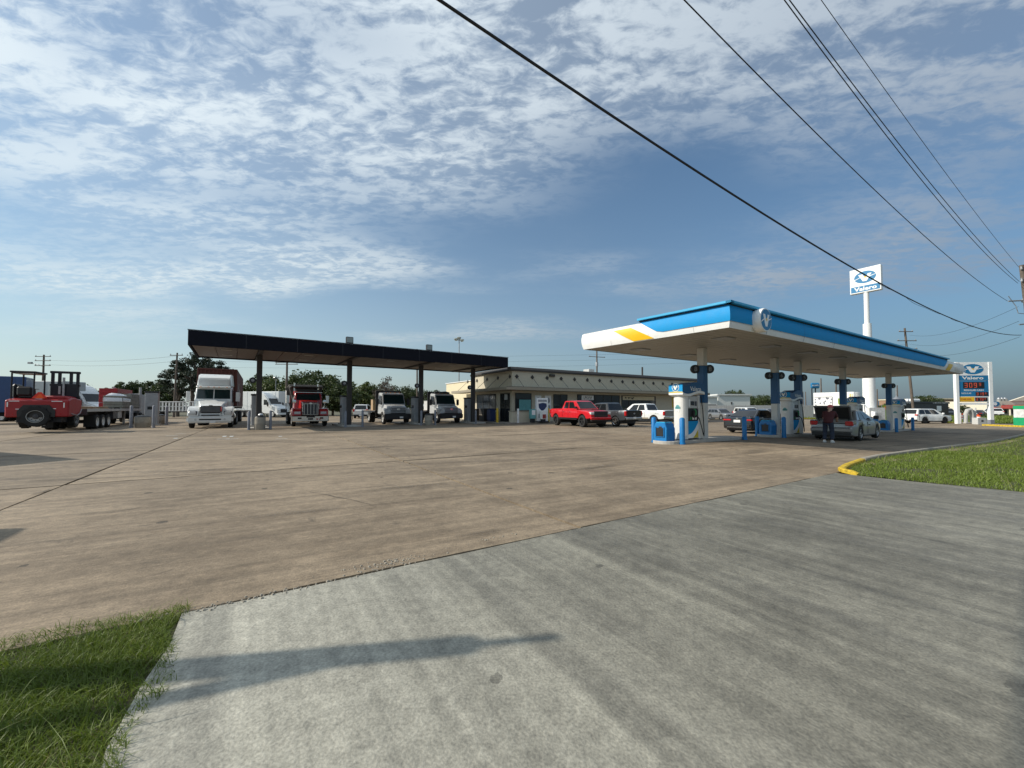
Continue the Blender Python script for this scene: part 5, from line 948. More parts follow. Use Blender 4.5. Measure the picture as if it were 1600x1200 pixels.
# silver flatbed trucks
def flatbed(name, label, p, rz, cargo):
    o = thing(name, label, 'truck', p, rz); Wd = 2.3
    hd = secloft(o, 'hood', 'hino_silver', [(-.12,.85,.72,.92,1.25),(-.35,.90,.78,.90,1.48),(-1.45,.98,.92,.9,1.72)], .06)
    for s in (-1, 1):
        MB().prism([(-.10,.90),(-.15,1.18),(-.5,1.36),(-1.1,1.40),(-1.6,1.25),(-1.6,.9)]+[(-1.0+.56*math.cos(a), .48+.56*math.sin(a)) for a in np.linspace(math.pi*.80, math.pi*.15, 8)], *sorted((s*.72, s*1.12)), 'y').build('fender', 'hino_silver', o, .05, 30)
        B('headlight', 'lamp_clear', o, -.20, -.075, *sorted((s*.74, s*1.08)), .98, 1.18, bevel=.04); mirror_arm(o, -1.8, s*1.0, 1.65, 2.2, 'black_plastic', s)
    g = B('grille', 'steel', o, -.20, -.08, -.66, .66, .90, 1.40, bevel=.04)
    for k in range(4): B('grille_gap', 'black_plastic', g, -.079, -.072, -.62+(.06 if k == 3 else 0), .62-(.06 if k == 3 else 0), .93+k*.115, .985+k*.115, bevel=0)
    patch('badge', ell(0,1.28,.13,.075,16), 'chrome', o, (-.071,0,0), (0,1,0), (0,0,1), .02)
    B('bumper', 'black_plastic', o, -.30, 0, -1.15, 1.15, .42, .90, bevel=.07, seg=2); B('license_plate', 'sign_white', o, .001, .012, .10, .40, .52, .66)
    cab = MB().loft([[(-1.35,-1.0,.85),(-1.35,1.0,.85),(-1.35,1.0,1.72),(-1.35,-1.0,1.72)], [(-1.75,-1.03,.85),(-1.75,1.03,.85),(-1.75,.94,2.68),(-1.75,-.94,2.68)], [(-2.95,-1.03,.85),(-2.95,1.03,.85),(-2.95,.96,2.78),(-2.95,-.96,2.78)]]).build('cab', 'hino_silver', o, .06, 30, 2)
    pane('windshield', 'glass_green', cab, [Vector(v) for v in ((-1.35,-1.0,1.72),(-1.35,1.0,1.72),(-1.75,.94,2.68),(-1.75,-.94,2.68))], .04, .96, .04, .86, .014)
    for s in (-1, 1): patch('side_window', [(-2.6,1.75),(-1.62,1.68),(-1.85,2.48),(-2.6,2.52)] if s < 0 else [(1.62,1.68),(2.6,1.75),(2.6,2.52),(1.85,2.48)], 'glass_dark', cab, (0, s*1.02, 0), (1,0,0) if s < 0 else (-1,0,0), (0,0,1), .014); B('step', 'black_metal', o, -2.7,-1.6,*sorted((s*.8, s*1.08)), .42, .55)
    for y in (-.6,-.2,.2,.6): B('marker_lamp', 'lamp_amber', o, -1.80, -1.72, y-.05, y+.05, 2.70, 2.75)
    B('headache_rack', 'black_metal', o, -3.25, -3.15, -1.15, 1.15, 1.15, 2.95, bevel=.02); B('bed', 'black_metal', o, -8.1, -3.26, -1.2, 1.2, 1.02, 1.14)
    for k in range(9): B('deck_plank', 'wood_deck', o, -8.08, -3.28, -1.19+k*.265, -1.19+k*.265+.255, 1.142, 1.18, bevel=.004)
    B('chassis', 'black_metal', o, -7.9, -.3, -.42, .42, .58, .98); axle(o, -1.0, 2.2, .48, .26); axle(o, -6.0, 2.25, .48, .26, True)
    return o
p = GP(623, 663); h1 = flatbed('flatbed_truck', 'silver flatbed truck with pale drums behind its cab, under canopy', p, AW, 1); h2p = GP(706, 661.3)
h2 = again(h1, 'silver flatbed truck nearest the store, black roll on its roof', h2p, AW)
def on(p, rz, x, y, z): return Vector(p)+Matrix.Rotation(rz,3,'Z') @ Vector((x, y, z))
o = thing('drum', 'tall pale teal tank standing behind the cab of first silver flatbed', 'drum', on(p, AW, -3.9, -.75, 1.18), AW); MB().lathe([(.30,0),(.33,.05),(.33,1.25),(.28,1.35),(.08,1.38),(.001,1.38)], n=18).build('shell', 'barrel_teal', o, 0, 40); B('cap', 'dark_grey', o, -.06,.06,-.06,.06,1.381,1.44)
o = thing('crate', 'tan crate on the deck of the first silver flatbed', 'crate', on(p, AW, -5.4, -.75, 1.18), AW); B('box', 'cardboard', o, -.4,.4,-.35,.35,0,1.1,bevel=.01); B('lid', 'wood_deck', o, -.42,.42,-.37,.37,1.101,1.16)
o = thing('crate', 'white crate on the deck of flatbed nearest the store', 'crate', on(h2p, AW, -4.2, -.75, 1.18), AW); B('box', 'steel_white', o, -.5,.5,-.35,.35,0,1.0,bevel=.01); B('lid', 'grey_paint', o, -.52,.52,-.37,.37,1.001,1.05)
o = thing('tarp_roll', 'black rolled tarp on top of the silver flatbed cab', 'tarp', on(h2p, AW, -2.6, 0, 2.82), AW); MB().lathe([(.001,-.75),(.14,-.75),(.19,-.5),(.16,0),(.20,.45),(.13,.75),(.001,.75)], (0,0,.16), 12, 'y').build('roll', 'black_plastic', o, 0, 60); B('strap', 'dark_grey', o, -.2,.2,-.3,-.26,0,.36)
# flatbed trailer with loads and truck-mounted forklift
fk0 = Vector((-28.5, 24.3, 0)); tr0 = fk0+V*1.9
ft = thing('flatbed_trailer', 'long flatbed trailer with wooden deck, red forklift hung on its tail', 'trailer', tr0, AV)     # +x = forward, away from the road
B('main_beam', 'black_metal', ft, 0, 14.4, -.5,-.36,.85,1.28); B('main_beam', 'black_metal', ft, 0, 14.4, .36,.5,.85,1.28)
B('side_rail', 'grey_weather', ft, 0, 14.5, -1.28,-1.22,1.22,1.42); B('side_rail', 'grey_weather', ft, 0, 14.5, 1.22,1.28,1.22,1.42); B('rear_rail', 'dark_grey', ft, -.06, 0, -1.28,1.28,1.0,1.42)
for k in range(10): B('deck_plank', 'wood_deck', ft, .01, 14.45, -1.21+k*.242, -1.21+k*.242+.235, 1.36, 1.41, bevel=.004)
for x in (2.2,3.45,4.7):
    axle(ft, x, 2.5, .5, .27, True)
B('mud_flap', 'rubber', ft, 1.5,1.52,.7,1.25,.15,1.0); B('mud_flap', 'rubber', ft, 1.5,1.52,-1.25,-.7,.15,1.0); B('tool_box', 'grey_weather', ft, 7.2,8.2,-1.2,-.8,.65,1.2); B('tool_box', 'dark_grey', ft, 5.9,6.9,-1.2,-.8,.65,1.2); B('landing_leg', 'steel', ft, 10.5,10.65,-.9,-.75,.05,1.2); B('landing_leg', 'steel', ft, 10.5,10.65,.75,.9,.05,1.2); B('under_skirt', 'black_metal', ft, 5.6, 12.5, -.34,.34,.5,.84)
def pallet(label, x, y, l, w_, h, m, wrap):
    o = thing('pallet_load', label, 'cargo', on(tr0, AV, x, y, 1.415), AV)
    for k in range(4): B('board_stack', m, o, 0, l, -w_/2, w_/2, .10+h*k/4+.004, .10+h*(k+1)/4-.012, bevel=.015)
    for yy in (-w_*.4, 0, w_*.4): B('runner', 'lumber', o, .02, l-.02, yy-.06, yy+.06, 0, .10)
    if wrap: MB().loft([[(-.03,-w_/2-.03,h*.55),(l+.03,-w_/2-.03,h*.55),(l+.03,w_/2+.03,h*.55),(-.03,w_/2+.03,h*.55)], [(-.02,-w_/2-.02,h*.95),(l+.02,-w_/2-.02,h*.9),(l+.02,w_/2+.02,h*1.02),(-.02,w_/2+.02,h*.98)], [(.25,-w_*.3,h*1.28),(l-.3,-w_*.25,h*1.22),(l-.2,w_*.3,h*1.3),(.2,w_*.2,h*1.34)]]).build('plastic_wrap', 'plastic_wrap', o, .06, 60, 2)
pallet('board stack under white plastic wrap on the flatbed trailer', 8.6, -.55, 2.4, 1.2, 1.0, 'lumber', True); pallet('dark bundle of boards at the front of the flatbed trailer', 11.4, -.55, 2.6, 1.2, 1.25, 'lumber', False); pallet('red wrapped load on the far side of the flatbed trailer', 12.2, .6, 5.0, 1.2, 1.75, 'forklift_red', False)
o = thing('lumber_stack', 'pale thin boards lying flat near the tail of trailer', 'cargo', on(tr0, AV, 2.2, -.3, 1.415), AV); B('board', 'cardboard', o, 0, 3.2, -.8, .7, 0, .05); B('board', 'wood_deck', o, .1, 3.3, -.7, .8, .055, .10); B('board', 'cardboard', o, 0, 3.0, -.75, .75, .105, .16)
# tractor ahead of the trailer
tp_ = on(tr0, AV, 19.8, 0, 0); tt = thing('semi_truck', 'grey tractor unit at the head of the loaded flatbed trailer', 'truck', tp_, AV)
B('chassis', 'black_metal', tt, -7.0, -.3, -.45,.45,.6,1.0); cab = MB().loft([[(-1.7,-1,.8),(-1.7,1,.8),(-1.7,1,1.95),(-1.7,-1,1.95)],[(-2.0,-1,.8),(-2.0,1,.8),(-2.0,.95,2.7),(-2.0,-.95,2.7)],[(-4.2,-1,.8),(-4.2,1,.8),(-4.2,.98,2.9),(-4.2,-.98,2.9)]]).build('cab', 'grey_paint', tt, .05, 30); B('rear_window', 'glass_dark', cab, -4.22,-4.203,-.6,.6,1.9,2.5)
secloft(tt, 'hood', 'grey_paint', [(-.15,.6,.55,.8,1.5),(-1.8,.8,.8,.8,1.9)], .05); axle(tt, -1.0, 2.4); axle(tt, -5.1, 2.45, dual=True); axle(tt, -6.4, 2.45, dual=True); B('bumper', 'chrome', tt, -.2, 0, -1.2,1.2,.4,.75)
for s in (-1, 1): MB().cyl((-4.4,s*.95,.9),(-4.4,s*.95,3.5),.10).build('exhaust_stack', 'grey_weather', tt); mirror_arm(tt, -1.9, s*1.0, 1.7,2.3,'chrome', s)
# forklift, its tail (counterweight) towards the road; local +x = towards the trailer
fk = thing('truck_forklift', 'red three-wheel forklift hanging on the tail of the flatbed trailer', 'forklift', fk0, AV)
FW = 1.28
fr = MB().loft([[(-1.15,-FW,.95),(-1.15,FW,.95),(-1.15,FW,1.95),(-1.15,-FW,1.95)],[(-.6,-FW,.95),(-.6,FW,.95),(-.6,FW,2.05),(-.6,-FW,2.12)],[(.9,-FW,1.1),(.9,FW,1.1),(.9,FW,1.95),(.9,-FW,2.02)]]).build('counterweight', 'forklift_red', fk, .06, 30)
MB().loft([[(-.9,-FW+.02,2.0),(-.9,-.05,2.0),(-.9,-.15,2.22),(-.9,-FW+.25,2.22)],[(.8,-FW+.02,1.98),(.8,-.05,1.98),(.8,-.15,2.2),(.8,-FW+.25,2.2)]]).build('engine_cover', 'forklift_red', fk, .05, 30)
MB().prism([(-.72,.94),(-.74,1.3),(-.48,1.66),(.55,1.66),(.80,1.3),(.78,.94)], -1.19, -1.155, 'x').build('wheel_recess', 'black_plastic', fk, .01)
def fkwheel(x, y, z, r, wd, axis):
    t = MB().lathe([(r*.5,-wd*.4),(r*.7,-wd*.5),(r*.95,-wd*.45),(r,0),(r*.95,wd*.45),(r*.7,wd*.5),(r*.5,wd*.4)], n=22, axis=axis, caps=False).build('wheel', 'rubber', fk, 0, 50); t.location = (x, y, z)
    s = -1; rm_ = MB().lathe([(r*.60,s*wd*.47),(r*.565,s*wd*.46),(r*.52,s*wd*.12),(r*.26,s*wd*.08),(r*.24,s*wd*.20)], n=22, axis=axis, caps=False)
    rm_.build('rim', 'grey_weather', t, 0, 35); hb = MB().lathe([(r*.23,s*wd*.12),(r*.21,s*wd*.34),(r*.10,s*wd*.36),(r*.09,s*wd*.44),(.001,s*wd*.44)], n=14, axis=axis, caps=False).build('hub', 'dark_grey', t, 0, 35)
    for k in range(8):
        a = k*math.pi/4; c2_ = lambda h: (h, math.cos(a)*r*.38, math.sin(a)*r*.38) if axis == 'x' else (math.cos(a)*r*.38, h, math.sin(a)*r*.38)
        MB().cyl(c2_(s*wd*.05), c2_(s*wd*.17), r*.045, n=8).build('wheel_bolt', 'dark_grey', t)
    for k in range(11):
        a = 2*math.pi*k/11; q = [(r*math.cos(a+da)*f, r*math.sin(a+da)*f) for da, f in ((-.09,.94),(.09,.94),(.09,1.03),(-.09,1.03))]
        m_ = MB().prism([(c[0], c[1]) for c in q], -wd*.42, wd*.42, 'x' if axis == 'x' else 'y').build('tread_lug', 'rubber', t)
fkwheel(-1.12, .05, .98, .60, .34, 'x'); fkwheel(.55, -1.0, .75, .5, .36, 'y'); fkwheel(.55, 1.0, .75, .5, .36, 'y'); B('drive_housing', 'black_metal', fk, -.9, .6, -.9, .9, .62, .95); B('tyre_scuff_plate', 'grey_weather', fk, -1.0, -.5, -.15, .4, .40, .5)
for (y0, y1, z0, z1) in ((.72,1.12,1.86,1.90),(1.14,1.19,1.55,1.83),(.55,.85,1.40,1.44),(-1.0,-.55,1.86,1.90),(-1.10,-1.05,1.50,1.80),(-.75,-.5,1.42,1.46),(-.12,.2,1.58,1.62)): B('reflective_strip', 'sign_white', fk, -1.162, -1.151, y0, y1, z0, z1, bevel=0)
for y in (.62, -.62): MB().lathe([(.001,-.012),(.06,-.012),(.06,.01)], (-1.153,y,1.28), 12, 'x').build('lamp', 'lamp_clear', fk)
for y in (.95,.75,-.65,-.95): MB().lathe([(.001,-.008),(.03,-.008),(.03,.01)], (-1.153,y,1.12), 8, 'x').build('lamp', 'lamp_red', fk)
tri = patch('slow_vehicle_triangle', [(-.32,2.05),(.32,2.05),(.22,2.2),(.07,2.42),(-.07,2.42),(-.22,2.2)], 'safety_orange', fk, (-.98,-.02,0), (0,-1,0), (0,0,1), .02); patch('triangle_border', [[(-.32,2.05),(-.20,2.05),(.02,2.38),(-.07,2.42),(-.22,2.2)], [(.32,2.05),(.20,2.05),(.0,2.40),(.07,2.42),(.22,2.2)]], 'beacon_red', tri, (-1.002,-.02,0), (0,-1,0), (0,0,1), .004)
# operator cage, seat and mast
for y in (1.18, .30): 
    for x in (-.75, .6): MB().tube([(x,y,2.0),(x+.02,y,3.55)], .04, 8).build('cage_post', 'black_metal', fk)
MB().tube([(-.78,1.18,3.55),(-.78,.28,3.58)], .045).build('cage_rail', 'black_metal', fk); B('cage_roof', 'black_metal', fk, -.85, .75, .22, 1.25, 3.56, 3.66, bevel=.03)
for k in range(4): B('roof_slat', 'grey_weather', fk, -.8+k*.38, -.55+k*.38, .3, 1.18, 3.50, 3.555)
B('seat', 'black_plastic', fk, -.55, -.05, .42, 1.0, 2.06, 2.3, bevel=.06); B('seat_back', 'black_plastic', fk, -.72, -.5, .40, 1.02, 2.2, 2.75, bevel=.08); MB().tube([(.1,.5,2.1),(.0,.5,2.6)], .03).build('steering_column', 'black_metal', fk); MB().lathe([(.17,-.015),(.19,0),(.17,.015),(.15,0)], (0,.5,2.62), 14).build('steering_wheel', 'black_plastic', fk)
B('fuel_bottle', 'black_plastic', fk, -.6, .2, 1.02, 1.24, 2.06, 2.9, bevel=.1)
for y in (-.05,-.35,-.85,-1.15): B('mast_rail', 'black_metal', fk, .5,.68,y-.06,y+.06,1.2,3.75)
for z in (3.66, 2.85, 2.1): B('mast_crossbar', 'black_metal', fk, .48,.7,-1.25,.05,z,z+.14)
B('mast_plate', 'black_metal', fk, .42,.479,-1.2,-.0,2.15,3.0); B('lift_cylinder', 'steel', fk, .30,.40,-.65,-.55,2.2,3.4); patch('mast_placard', [rect(.35,.45,2.35,2.85), rect(.52,.62,2.4,2.55), rect(.52,.62,2.65,2.85)], 'grey_weather', fk, (.418,0,0), (0,-1,0), (0,0,1), .01)
B('fork', 'black_metal', fk, .7,2.0,-.5,-.36,1.05,1.12); B('fork', 'black_metal', fk, .7,2.0,-.9,-.76,1.05,1.12)
MB().tube([(-.9,-1.1,1.25),(-.7,-1.32,1.1),(-.2,-1.38,1.02),(.4,-1.34,1.15),(.8,-1.3,1.4)], .025).build('chain', 'steel', fk)

fl.scale = (1.1, 1.1, 1.14)
for o, k in ( (ct, 1.10), (ch, 1.10), (pb, 1.08), (h1, 1.06), (h2, 1.06)): o.scale = (k, k, k)
# ------------------------------------------------------------------ signs
EX, EZv = Vector((1,0,0)), Vector((0,0,1))
# tall pole sign
d = 56.0; pb_ = pix_d(1361, 637, d); zg = gz(pb_.x); zt = HC+(HOR-455)*d/FPX
ps = thing('pole_sign', 'tall white pole sign with blue oval emblem rising behind the fuel canopy', 'sign', (pb_.x-.25, pb_.y, zg), 0)
MB().cyl((0,0,0),(0,0,10.6),.72,.68,24).build('pole', 'white_paint', ps, 0, 40); MB().cyl((0,0,10.6),(0,0,13.8),.50,.48,20).build('pole_section', 'white_paint', ps, 0, 40); MB().cyl((0,0,13.8),(0,0,zt-zg),.30,.30,18).build('pole_section', 'white_paint', ps, 0, 40)
MB().cyl((0,0,10.4),(0,0,10.75),.78,n=24).build('pole_collar', 'white_paint', ps, 0, 40)
rt = W.copy(); nS = rt.cross(EZv); cz = zt-zg+1.7; sw_, sh_ = 1.72, 1.75
cab_ = MB(); q = [rt*sx*sw_+nS*sn*.35+EZv*(cz+sz*sh_) for sz in (-1,1) for (sx, sn) in ((-1,1),(1,1),(1,-1),(-1,-1))]
cab_.hexa(q[:4], q[4:]); cb = cab_.build('sign_cabinet', 'sign_white', ps, .04)
for sg in (1, -1):
    r_ = rt*sg; n_ = nS*sg; o_ = n_*.351+EZv*cz
    emblem(cb, o_+EZv*.42, r_, EZv, 1.22, .86, 0, 'sign_blue'); patch('name_band', rect(-1.6,1.6,-1.6,-.78), 'sign_blue', cb, o_, r_, EZv, .01); text('sign_lettering', 'Valero', 'sign_white', cb, o_+EZv*(-1.18), r_, EZv, 2.5, .56, .012, .006, .03)
B('meter_cabinet', 'steel_white', ps, -1.1, 1.1, -1.2, -.75, 0, 1.9); B('hatch', 'box_grey', ps, -.2, .5, -1.22, -1.201, .3, 1.2)
# price sign
a_ = GP(1493.5, 662.3); b_ = GP(1545, 662.0); b_.y = a_.y-.3; b_.x = (1545-800)/FPX*b_.y; rt = (b_-a_); rt.z = 0; wd_ = rt.length; rt.normalize()
pr = thing('price_sign', 'white price sign with blue panels and red led numerals by the entrance', 'sign', (a_.x, a_.y, gz(a_.x)), math.atan2(rt.y, rt.x))
HT = HC-gz(a_.x)+(HOR-566)*a_.y/FPX; K = a_.y/FPX; zz = lambda py: HC-gz(a_.x)+(HOR-py)*K; xx = lambda px: (px-1493.5)*K
B('post', 'sign_white', pr, xx(1492.5), xx(1497), -.17, .17, 0, HT, bevel=.02); B('post', 'sign_white', pr, xx(1539.5), xx(1545), -.17, .17, 0, HT, bevel=.02); B('post_base', 'bollard_grey', pr, xx(1539.3), xx(1545.2), -.19, .19, 0, .5)
x0, x1 = xx(1497.05), xx(1539.45)
def pan(nm, m, y0, y1, d=.12): return B(nm, m, pr, x0, x1, -d, d, zz(y1)+.005, zz(y0), bevel=.008)
pan('emblem_panel', 'sign_white', 566.2, 587); emblem(pr, (xx(1517.5), -.122, zz(577)), EX, EZv, 1.15, .60, 0, 'sign_blue')
pan('name_panel', 'sign_blue', 587, 595); text('sign_lettering', 'Valero', 'sign_white', pr, (xx(1517), -.122, zz(590.7)), EX, EZv, 2.3, .36, .003, .006, .03)
pan('price_panel', 'sign_blue', 595.6, 619.3); 
def led(px0, px1, py0, py1, s, frac=''):
    f = B('led_screen', 'led_black', pr, xx(px0), xx(px1), -.14, -.121, zz(py1), zz(py0), bevel=.004); w_ = xx(px1)-xx(px0); h_ = zz(py0)-zz(py1); n = len(s); cw = w_/(n+.5)
    SEG = {'0':'abcdef','1':'bc','2':'abged','3':'abgcd','4':'fgbc','5':'afgcd','6':'afgedc','7':'abc','8':'abcdefg','9':'abcdfg'}
    for k, ch in enumerate(s):
        big_ = not (frac and k >= n-1); sc_ = 1 if big_ else .62; dw, dh = cw*.62*sc_, h_*.72*sc_; cx_ = xx(px0)+cw*(k+.6); cz_ = (zz(py0)+zz(py1))/2+(0 if big_ else h_*.13); t_ = dw*.17; polys = []
        seg = {'a':rect(-dw/2,dw/2,dh/2-t_,dh/2),'d':rect(-dw/2,dw/2,-dh/2,-dh/2+t_),'g':rect(-dw/2,dw/2,-t_/2,t_/2),'b':rect(dw/2-t_,dw/2,0,dh/2),'c':rect(dw/2-t_,dw/2,-dh/2,0),'f':rect(-dw/2,-dw/2+t_,0,dh/2),'e':rect(-dw/2,-dw/2+t_,-dh/2,0)}
        patch('led_digit', [seg[c] for c in SEG[ch]], 'led_red', f, (cx_, -.1405, cz_), EX, EZv, .004)
led(1503, 1533, 597.2, 607, '3099', '9'); text('fuel_lettering', 'REGULAR CASH', 'sign_white', pr, (xx(1518), -.122, zz(609.8)), EX, EZv, 2.1, .20, .003, .005, .02); text('fuel_lettering', 'REGULAR', 'sign_white', pr, (xx(1507.5), -.122, zz(614.6)), EX, EZv, 1.05, .17, .003, .005, .01); led(1520.5, 1538, 612.8, 618.6, '3199', '9')
pan('diesel_panel', 'sign_white', 619.8, 628.3); B('diesel_field', 'yellow', pr, x0+.03, xx(1518.5), -.135, -.1215, zz(627.6), zz(620.4)); text('fuel_lettering', 'DIESEL', 'mural_red', pr, (xx(1507), -.137, zz(624)), EX, EZv, 1.2, .22, .003, .005, .01); led(1519.5, 1537, 621, 627, '3799', '9')
MB().prism([(x0,zz(632.5)),(x1,zz(632.5)),(x1,zz(630.2)),(x0+(x1-x0)*.75,zz(629.3)),(x0+(x1-x0)*.25,zz(629.3)),(x0,zz(630.2))], -.1, .1, 'y').build('lower_brace', 'sign_white', pr)
def gadget(name, label, cat, px, py, parts):
    p = GP(px, py); o = thing(name, label, cat, p, 0)
    for nm, m, *dm in parts: B(nm, m, o, *dm)
    return o
gadget('utility_box', 'low white utility box at the foot of the price sign', 'utility box', 1529, 663, [('body','box_grey',-.5,.5,-.3,.3,0,.75),('vent','black_plastic',-.12,.12,-.31,-.301,.3,.5)])
o = gadget('pipe_riser', 'grey bent pipes beneath the price sign', 'pipes', 1514, 661.5, [('slab','concrete_light',-.9,.6,-.4,.4,0,.12)]); MB().tube([(-.5,0,.1),(-.45,0,1.1),(-.2,0,1.6),(.1,0,1.7),(.3,0,1.2),(.35,0,.1)], .22, 10).build('pipe', 'grey_weather', o, 0, 50); MB().tube([(.75,0,0),(.72,0,1.9)], .09, 8).build('marker', 'steel_white', o); MB().tube([(-1.1,0,0),(-1.1,0,1.3)], .08, 8).build('marker', 'steel_white', o)
def barrel(label, px, py):
    o = thing('traffic_barrel', label, 'traffic barrel', GP(px, py), 0); z = 0
    for k, (r0, h, m) in enumerate(((.30,.22,'safety_orange'),(.285,.18,'sign_white'),(.27,.18,'safety_orange'),(.255,.18,'sign_white'),(.24,.2,'safety_orange'))):
        MB().lathe([(r0,z),(r0-.012,z+h-.002)], n=16).build('band', m, o, 0, 40); z += h
    MB().lathe([(.42,0),(.42,.07),(.31,.09)], n=16).build('base', 'rubber', o); B('handle', 'safety_orange', o, -.1,.1,-.04,.04,z,z+.09); return o
b1 = barrel('orange and white traffic barrel right of the big sign pole', 1376, 657.5); again(b1, 'orange traffic barrel behind the utility box under the price sign', GP(1527.5, 660.5)); again(b1, 'orange traffic barrel among the far cars left of price sign', GP(1504, 657))
o = thing('banner_sign', 'small colourful banner stake sign beside traffic barrel and sign pole', 'sign', GP(1380, 657), 0); B('panel', 'mural_green', o, -.2, 1.2, -.03,.03,.5,2.3); B('stripe', 'poster_orange', o, .1,.8,-.04,-.031,1.6,2.1); B('stake', 'steel', o, -.26,-.21,-.03,.03,0,2.4); B('stake', 'steel', o, 1.21,1.26,-.03,.03,0,2.4)
gadget('utility_cabinet', 'green and white utility cabinet at the right edge by yellow kerb', 'utility box', 1601, 666.5, [('body','steel_white',-.55,.9,-.5,.5,.9,1.75),('base','green_box',-.57,.92,-.52,.52,0,.899),('lid','green_box',-.57,.92,-.52,.52,1.752,2.1)])
kerb([GP(px, py) for px, py in ((1535,665),(1560,666),(1590,667.3),(1640,668.5))], 'entrance_kerb', 'yellow kerb beyond the price sign at far entrance', .25, .16); kerb([GP(px, py) for px, py in ((1480,661.5),(1510,661),(1535,660.6))], 'island_kerb', 'yellow kerb under the price sign', .2, .14)
kerb([GP(px, py) for px, py in ((1248,655),(1275,654.4),(1330,655.2),(1356,656),(1390,658))], 'back_kerb', 'yellow kerb along the grass behind the third pump island', .25, .16); kerb([GP(px, py) for px, py in ((1108,656.4),(1135,656.7),(1160,657)) ], 'lot_kerb', 'brown kerb before the back-lot cars', .3, .16, 'wood_deck')
# far verge strips, grass as clumps
def strip(name, label, pts, z, m, n, h):
    sp = []; r_ = random.Random(len(label))
    A_, B_, C_, D_ = [GP(*q) for q in pts]
    for _ in range(n):
        a, b = r_.random(), r_.random(); p = (A_*(1-a)+B_*a)*(1-b)+(D_*(1-a)+C_*a)*b; sp.append((p.x, p.y, gz(p.x)-.02))
    return tag(blades(name, m, sp, h*.4, h, .10, .6, 2), label, 'grass', kind='stuff')
strip('far_grass', 'dry green grass strip beyond the price sign', ((1470,660),(1640,664),(1640,650),(1470,650)), 0, gm2, 9000, .5); strip('back_grass', 'green grass strip behind the pumps round the sign pole', ((1248,654.5),(1400,657.5),(1400,649),(1248,648.5)), 0, gm2, 7000, .55)
# black food trailer
p = GP(1408, 655.5); p2 = GP(1482, 655); ft_l = (p2-p).length; fd = thing('food_trailer', 'black food trailer with white lettering strip behind the white suv', 'trailer', p, math.atan2((p2-p).y, (p2-p).x))
B('body', 'black_paint', fd, 0, ft_l, 0, 2.3, .55, 2.85, bevel=.05); B('awning_strip', 'black_plastic', fd, -.05, ft_l+.05, -.15, -.003, 2.55, 2.82); marks('trailer_lettering', 'sign_white', fd, (ft_l*.13, -.152, 2.68), EX, EZv, ft_l*.18, .2, 9, 3); marks('trailer_lettering', 'sign_white', fd, (ft_l*.8, -.152, 2.68), EX, EZv, ft_l*.32, .14, 16, 4)
B('menu_board', 'sign_white', fd, ft_l*.74, ft_l*.84, -.03, -.003, 1.3, 2.2); B('hatch', 'dark_grey', fd, ft_l*.2, ft_l*.6, -.03, -.003, 1.2, 2.3); B('roof_unit', 'sign_white', fd, ft_l*.32, ft_l*.5, .6, 1.7, 2.86, 3.35, bevel=.12); MB().lathe([(.65,0),(.7,.2),(.5,.55),(.35,.62),(.1,.9),(.08,2.2),(.001,2.2)], (ft_l*.08,1.2,2.86), 14).build('vent_hood', 'steel', fd, 0, 40)
for x in (ft_l*.4, ft_l*.5): wheel(fd, x, -.02, .36, .22, -1, 'steel'); wheel(fd, x, 2.3, .36, .22, 1, 'steel')
# white box truck with mural
p = GP(1271, 656.5); bx = thing('box_truck', 'white box truck with green and red lettering and dark scribbled drawings', 'truck', p, AW); Lb = 4.9
B('cargo_box', 'sign_white', bx, 0, Lb, -.02, 2.3, .95, 4.15, bevel=.05); text('box_lettering', 'US', 'mural_green', bx, (Lb*.74, -.022, 2.75), EX, EZv, 1.15, 1.05, .003, .005, .04); text('box_lettering', 'FOODS', 'mural_red', bx, (Lb*.72, -.022, 1.75), EX, EZv, 1.2, .42, .003, .005, .04)
patch('orange_stripe', [rect(Lb*.90,Lb*.93,1.1,3.9), rect(Lb*.95,Lb*.97,1.1,3.9)], 'mural_yellow', bx, (0,-.022,0), EX, EZv); r_ = random.Random(5); patch('chalk_drawing', [[(x+a*.12, z+b*.16) for a, b in ((-1,-.6),(.4,-1),(1,.3),(-.2,1))] for x, z in [(r_.uniform(.25,2.3), r_.uniform(1.3,3.4)) for _ in range(26)]], 'bollard_grey', bx, (0,-.022,0), EX, EZv, .004); patch('window_outline', [rect(.15,2.4,3.45,3.52), rect(2.35,2.42,1.2,3.5)], 'black_plastic', bx, (0,-.022,0), EX, EZv, .006)
B('chassis', 'black_metal', bx, -.3, Lb+1.6, .6, 1.7, .5, .94); cab = MB().prism([(Lb+.05,.6),(Lb+2.2,.6),(Lb+2.25,1.3),(Lb+1.5,1.5),(Lb+1.0,2.4),(Lb+.05,2.5)], .1, 2.2, 'y').build('cab', 'sign_white', bx, .06); wheel(bx, .9, 0.05, .45, .26, -1, 'steel'); wheel(bx, .9, 2.2, .45, .26, 1, 'steel'); wheel(bx, Lb+1.4, .15, .45, .26, -1, 'steel'); wheel(bx, Lb+1.4, 2.1, .45, .26, 1, 'steel')
# small blue sign on two posts, far away
d = 120; o = thing('roadside_sign', 'small blue and white sign on two posts far beyond the pumps', 'sign', (pix_d(1267,637,d).x, d, gz(99)), 0); K2 = d/FPX; B('panel', 'sign_blue', o, 0, 14*K2, -.3, .3, HC+.4+30*K2, HC+.4+39*K2, bevel=.3); marks('sign_lettering', 'sign_white', o, (7*K2, -.31, HC+.4+35*K2), EX, EZv, 10.5*K2, 2.6*K2, 7, 9, .01, .02); B('post', 'black_metal', o, 1.5*K2, 2.3*K2, -.15,.15,0,HC+.4+30*K2); B('post', 'black_metal', o, 7*K2, 8*K2, -.15,.15,0,HC+.4+30*K2)
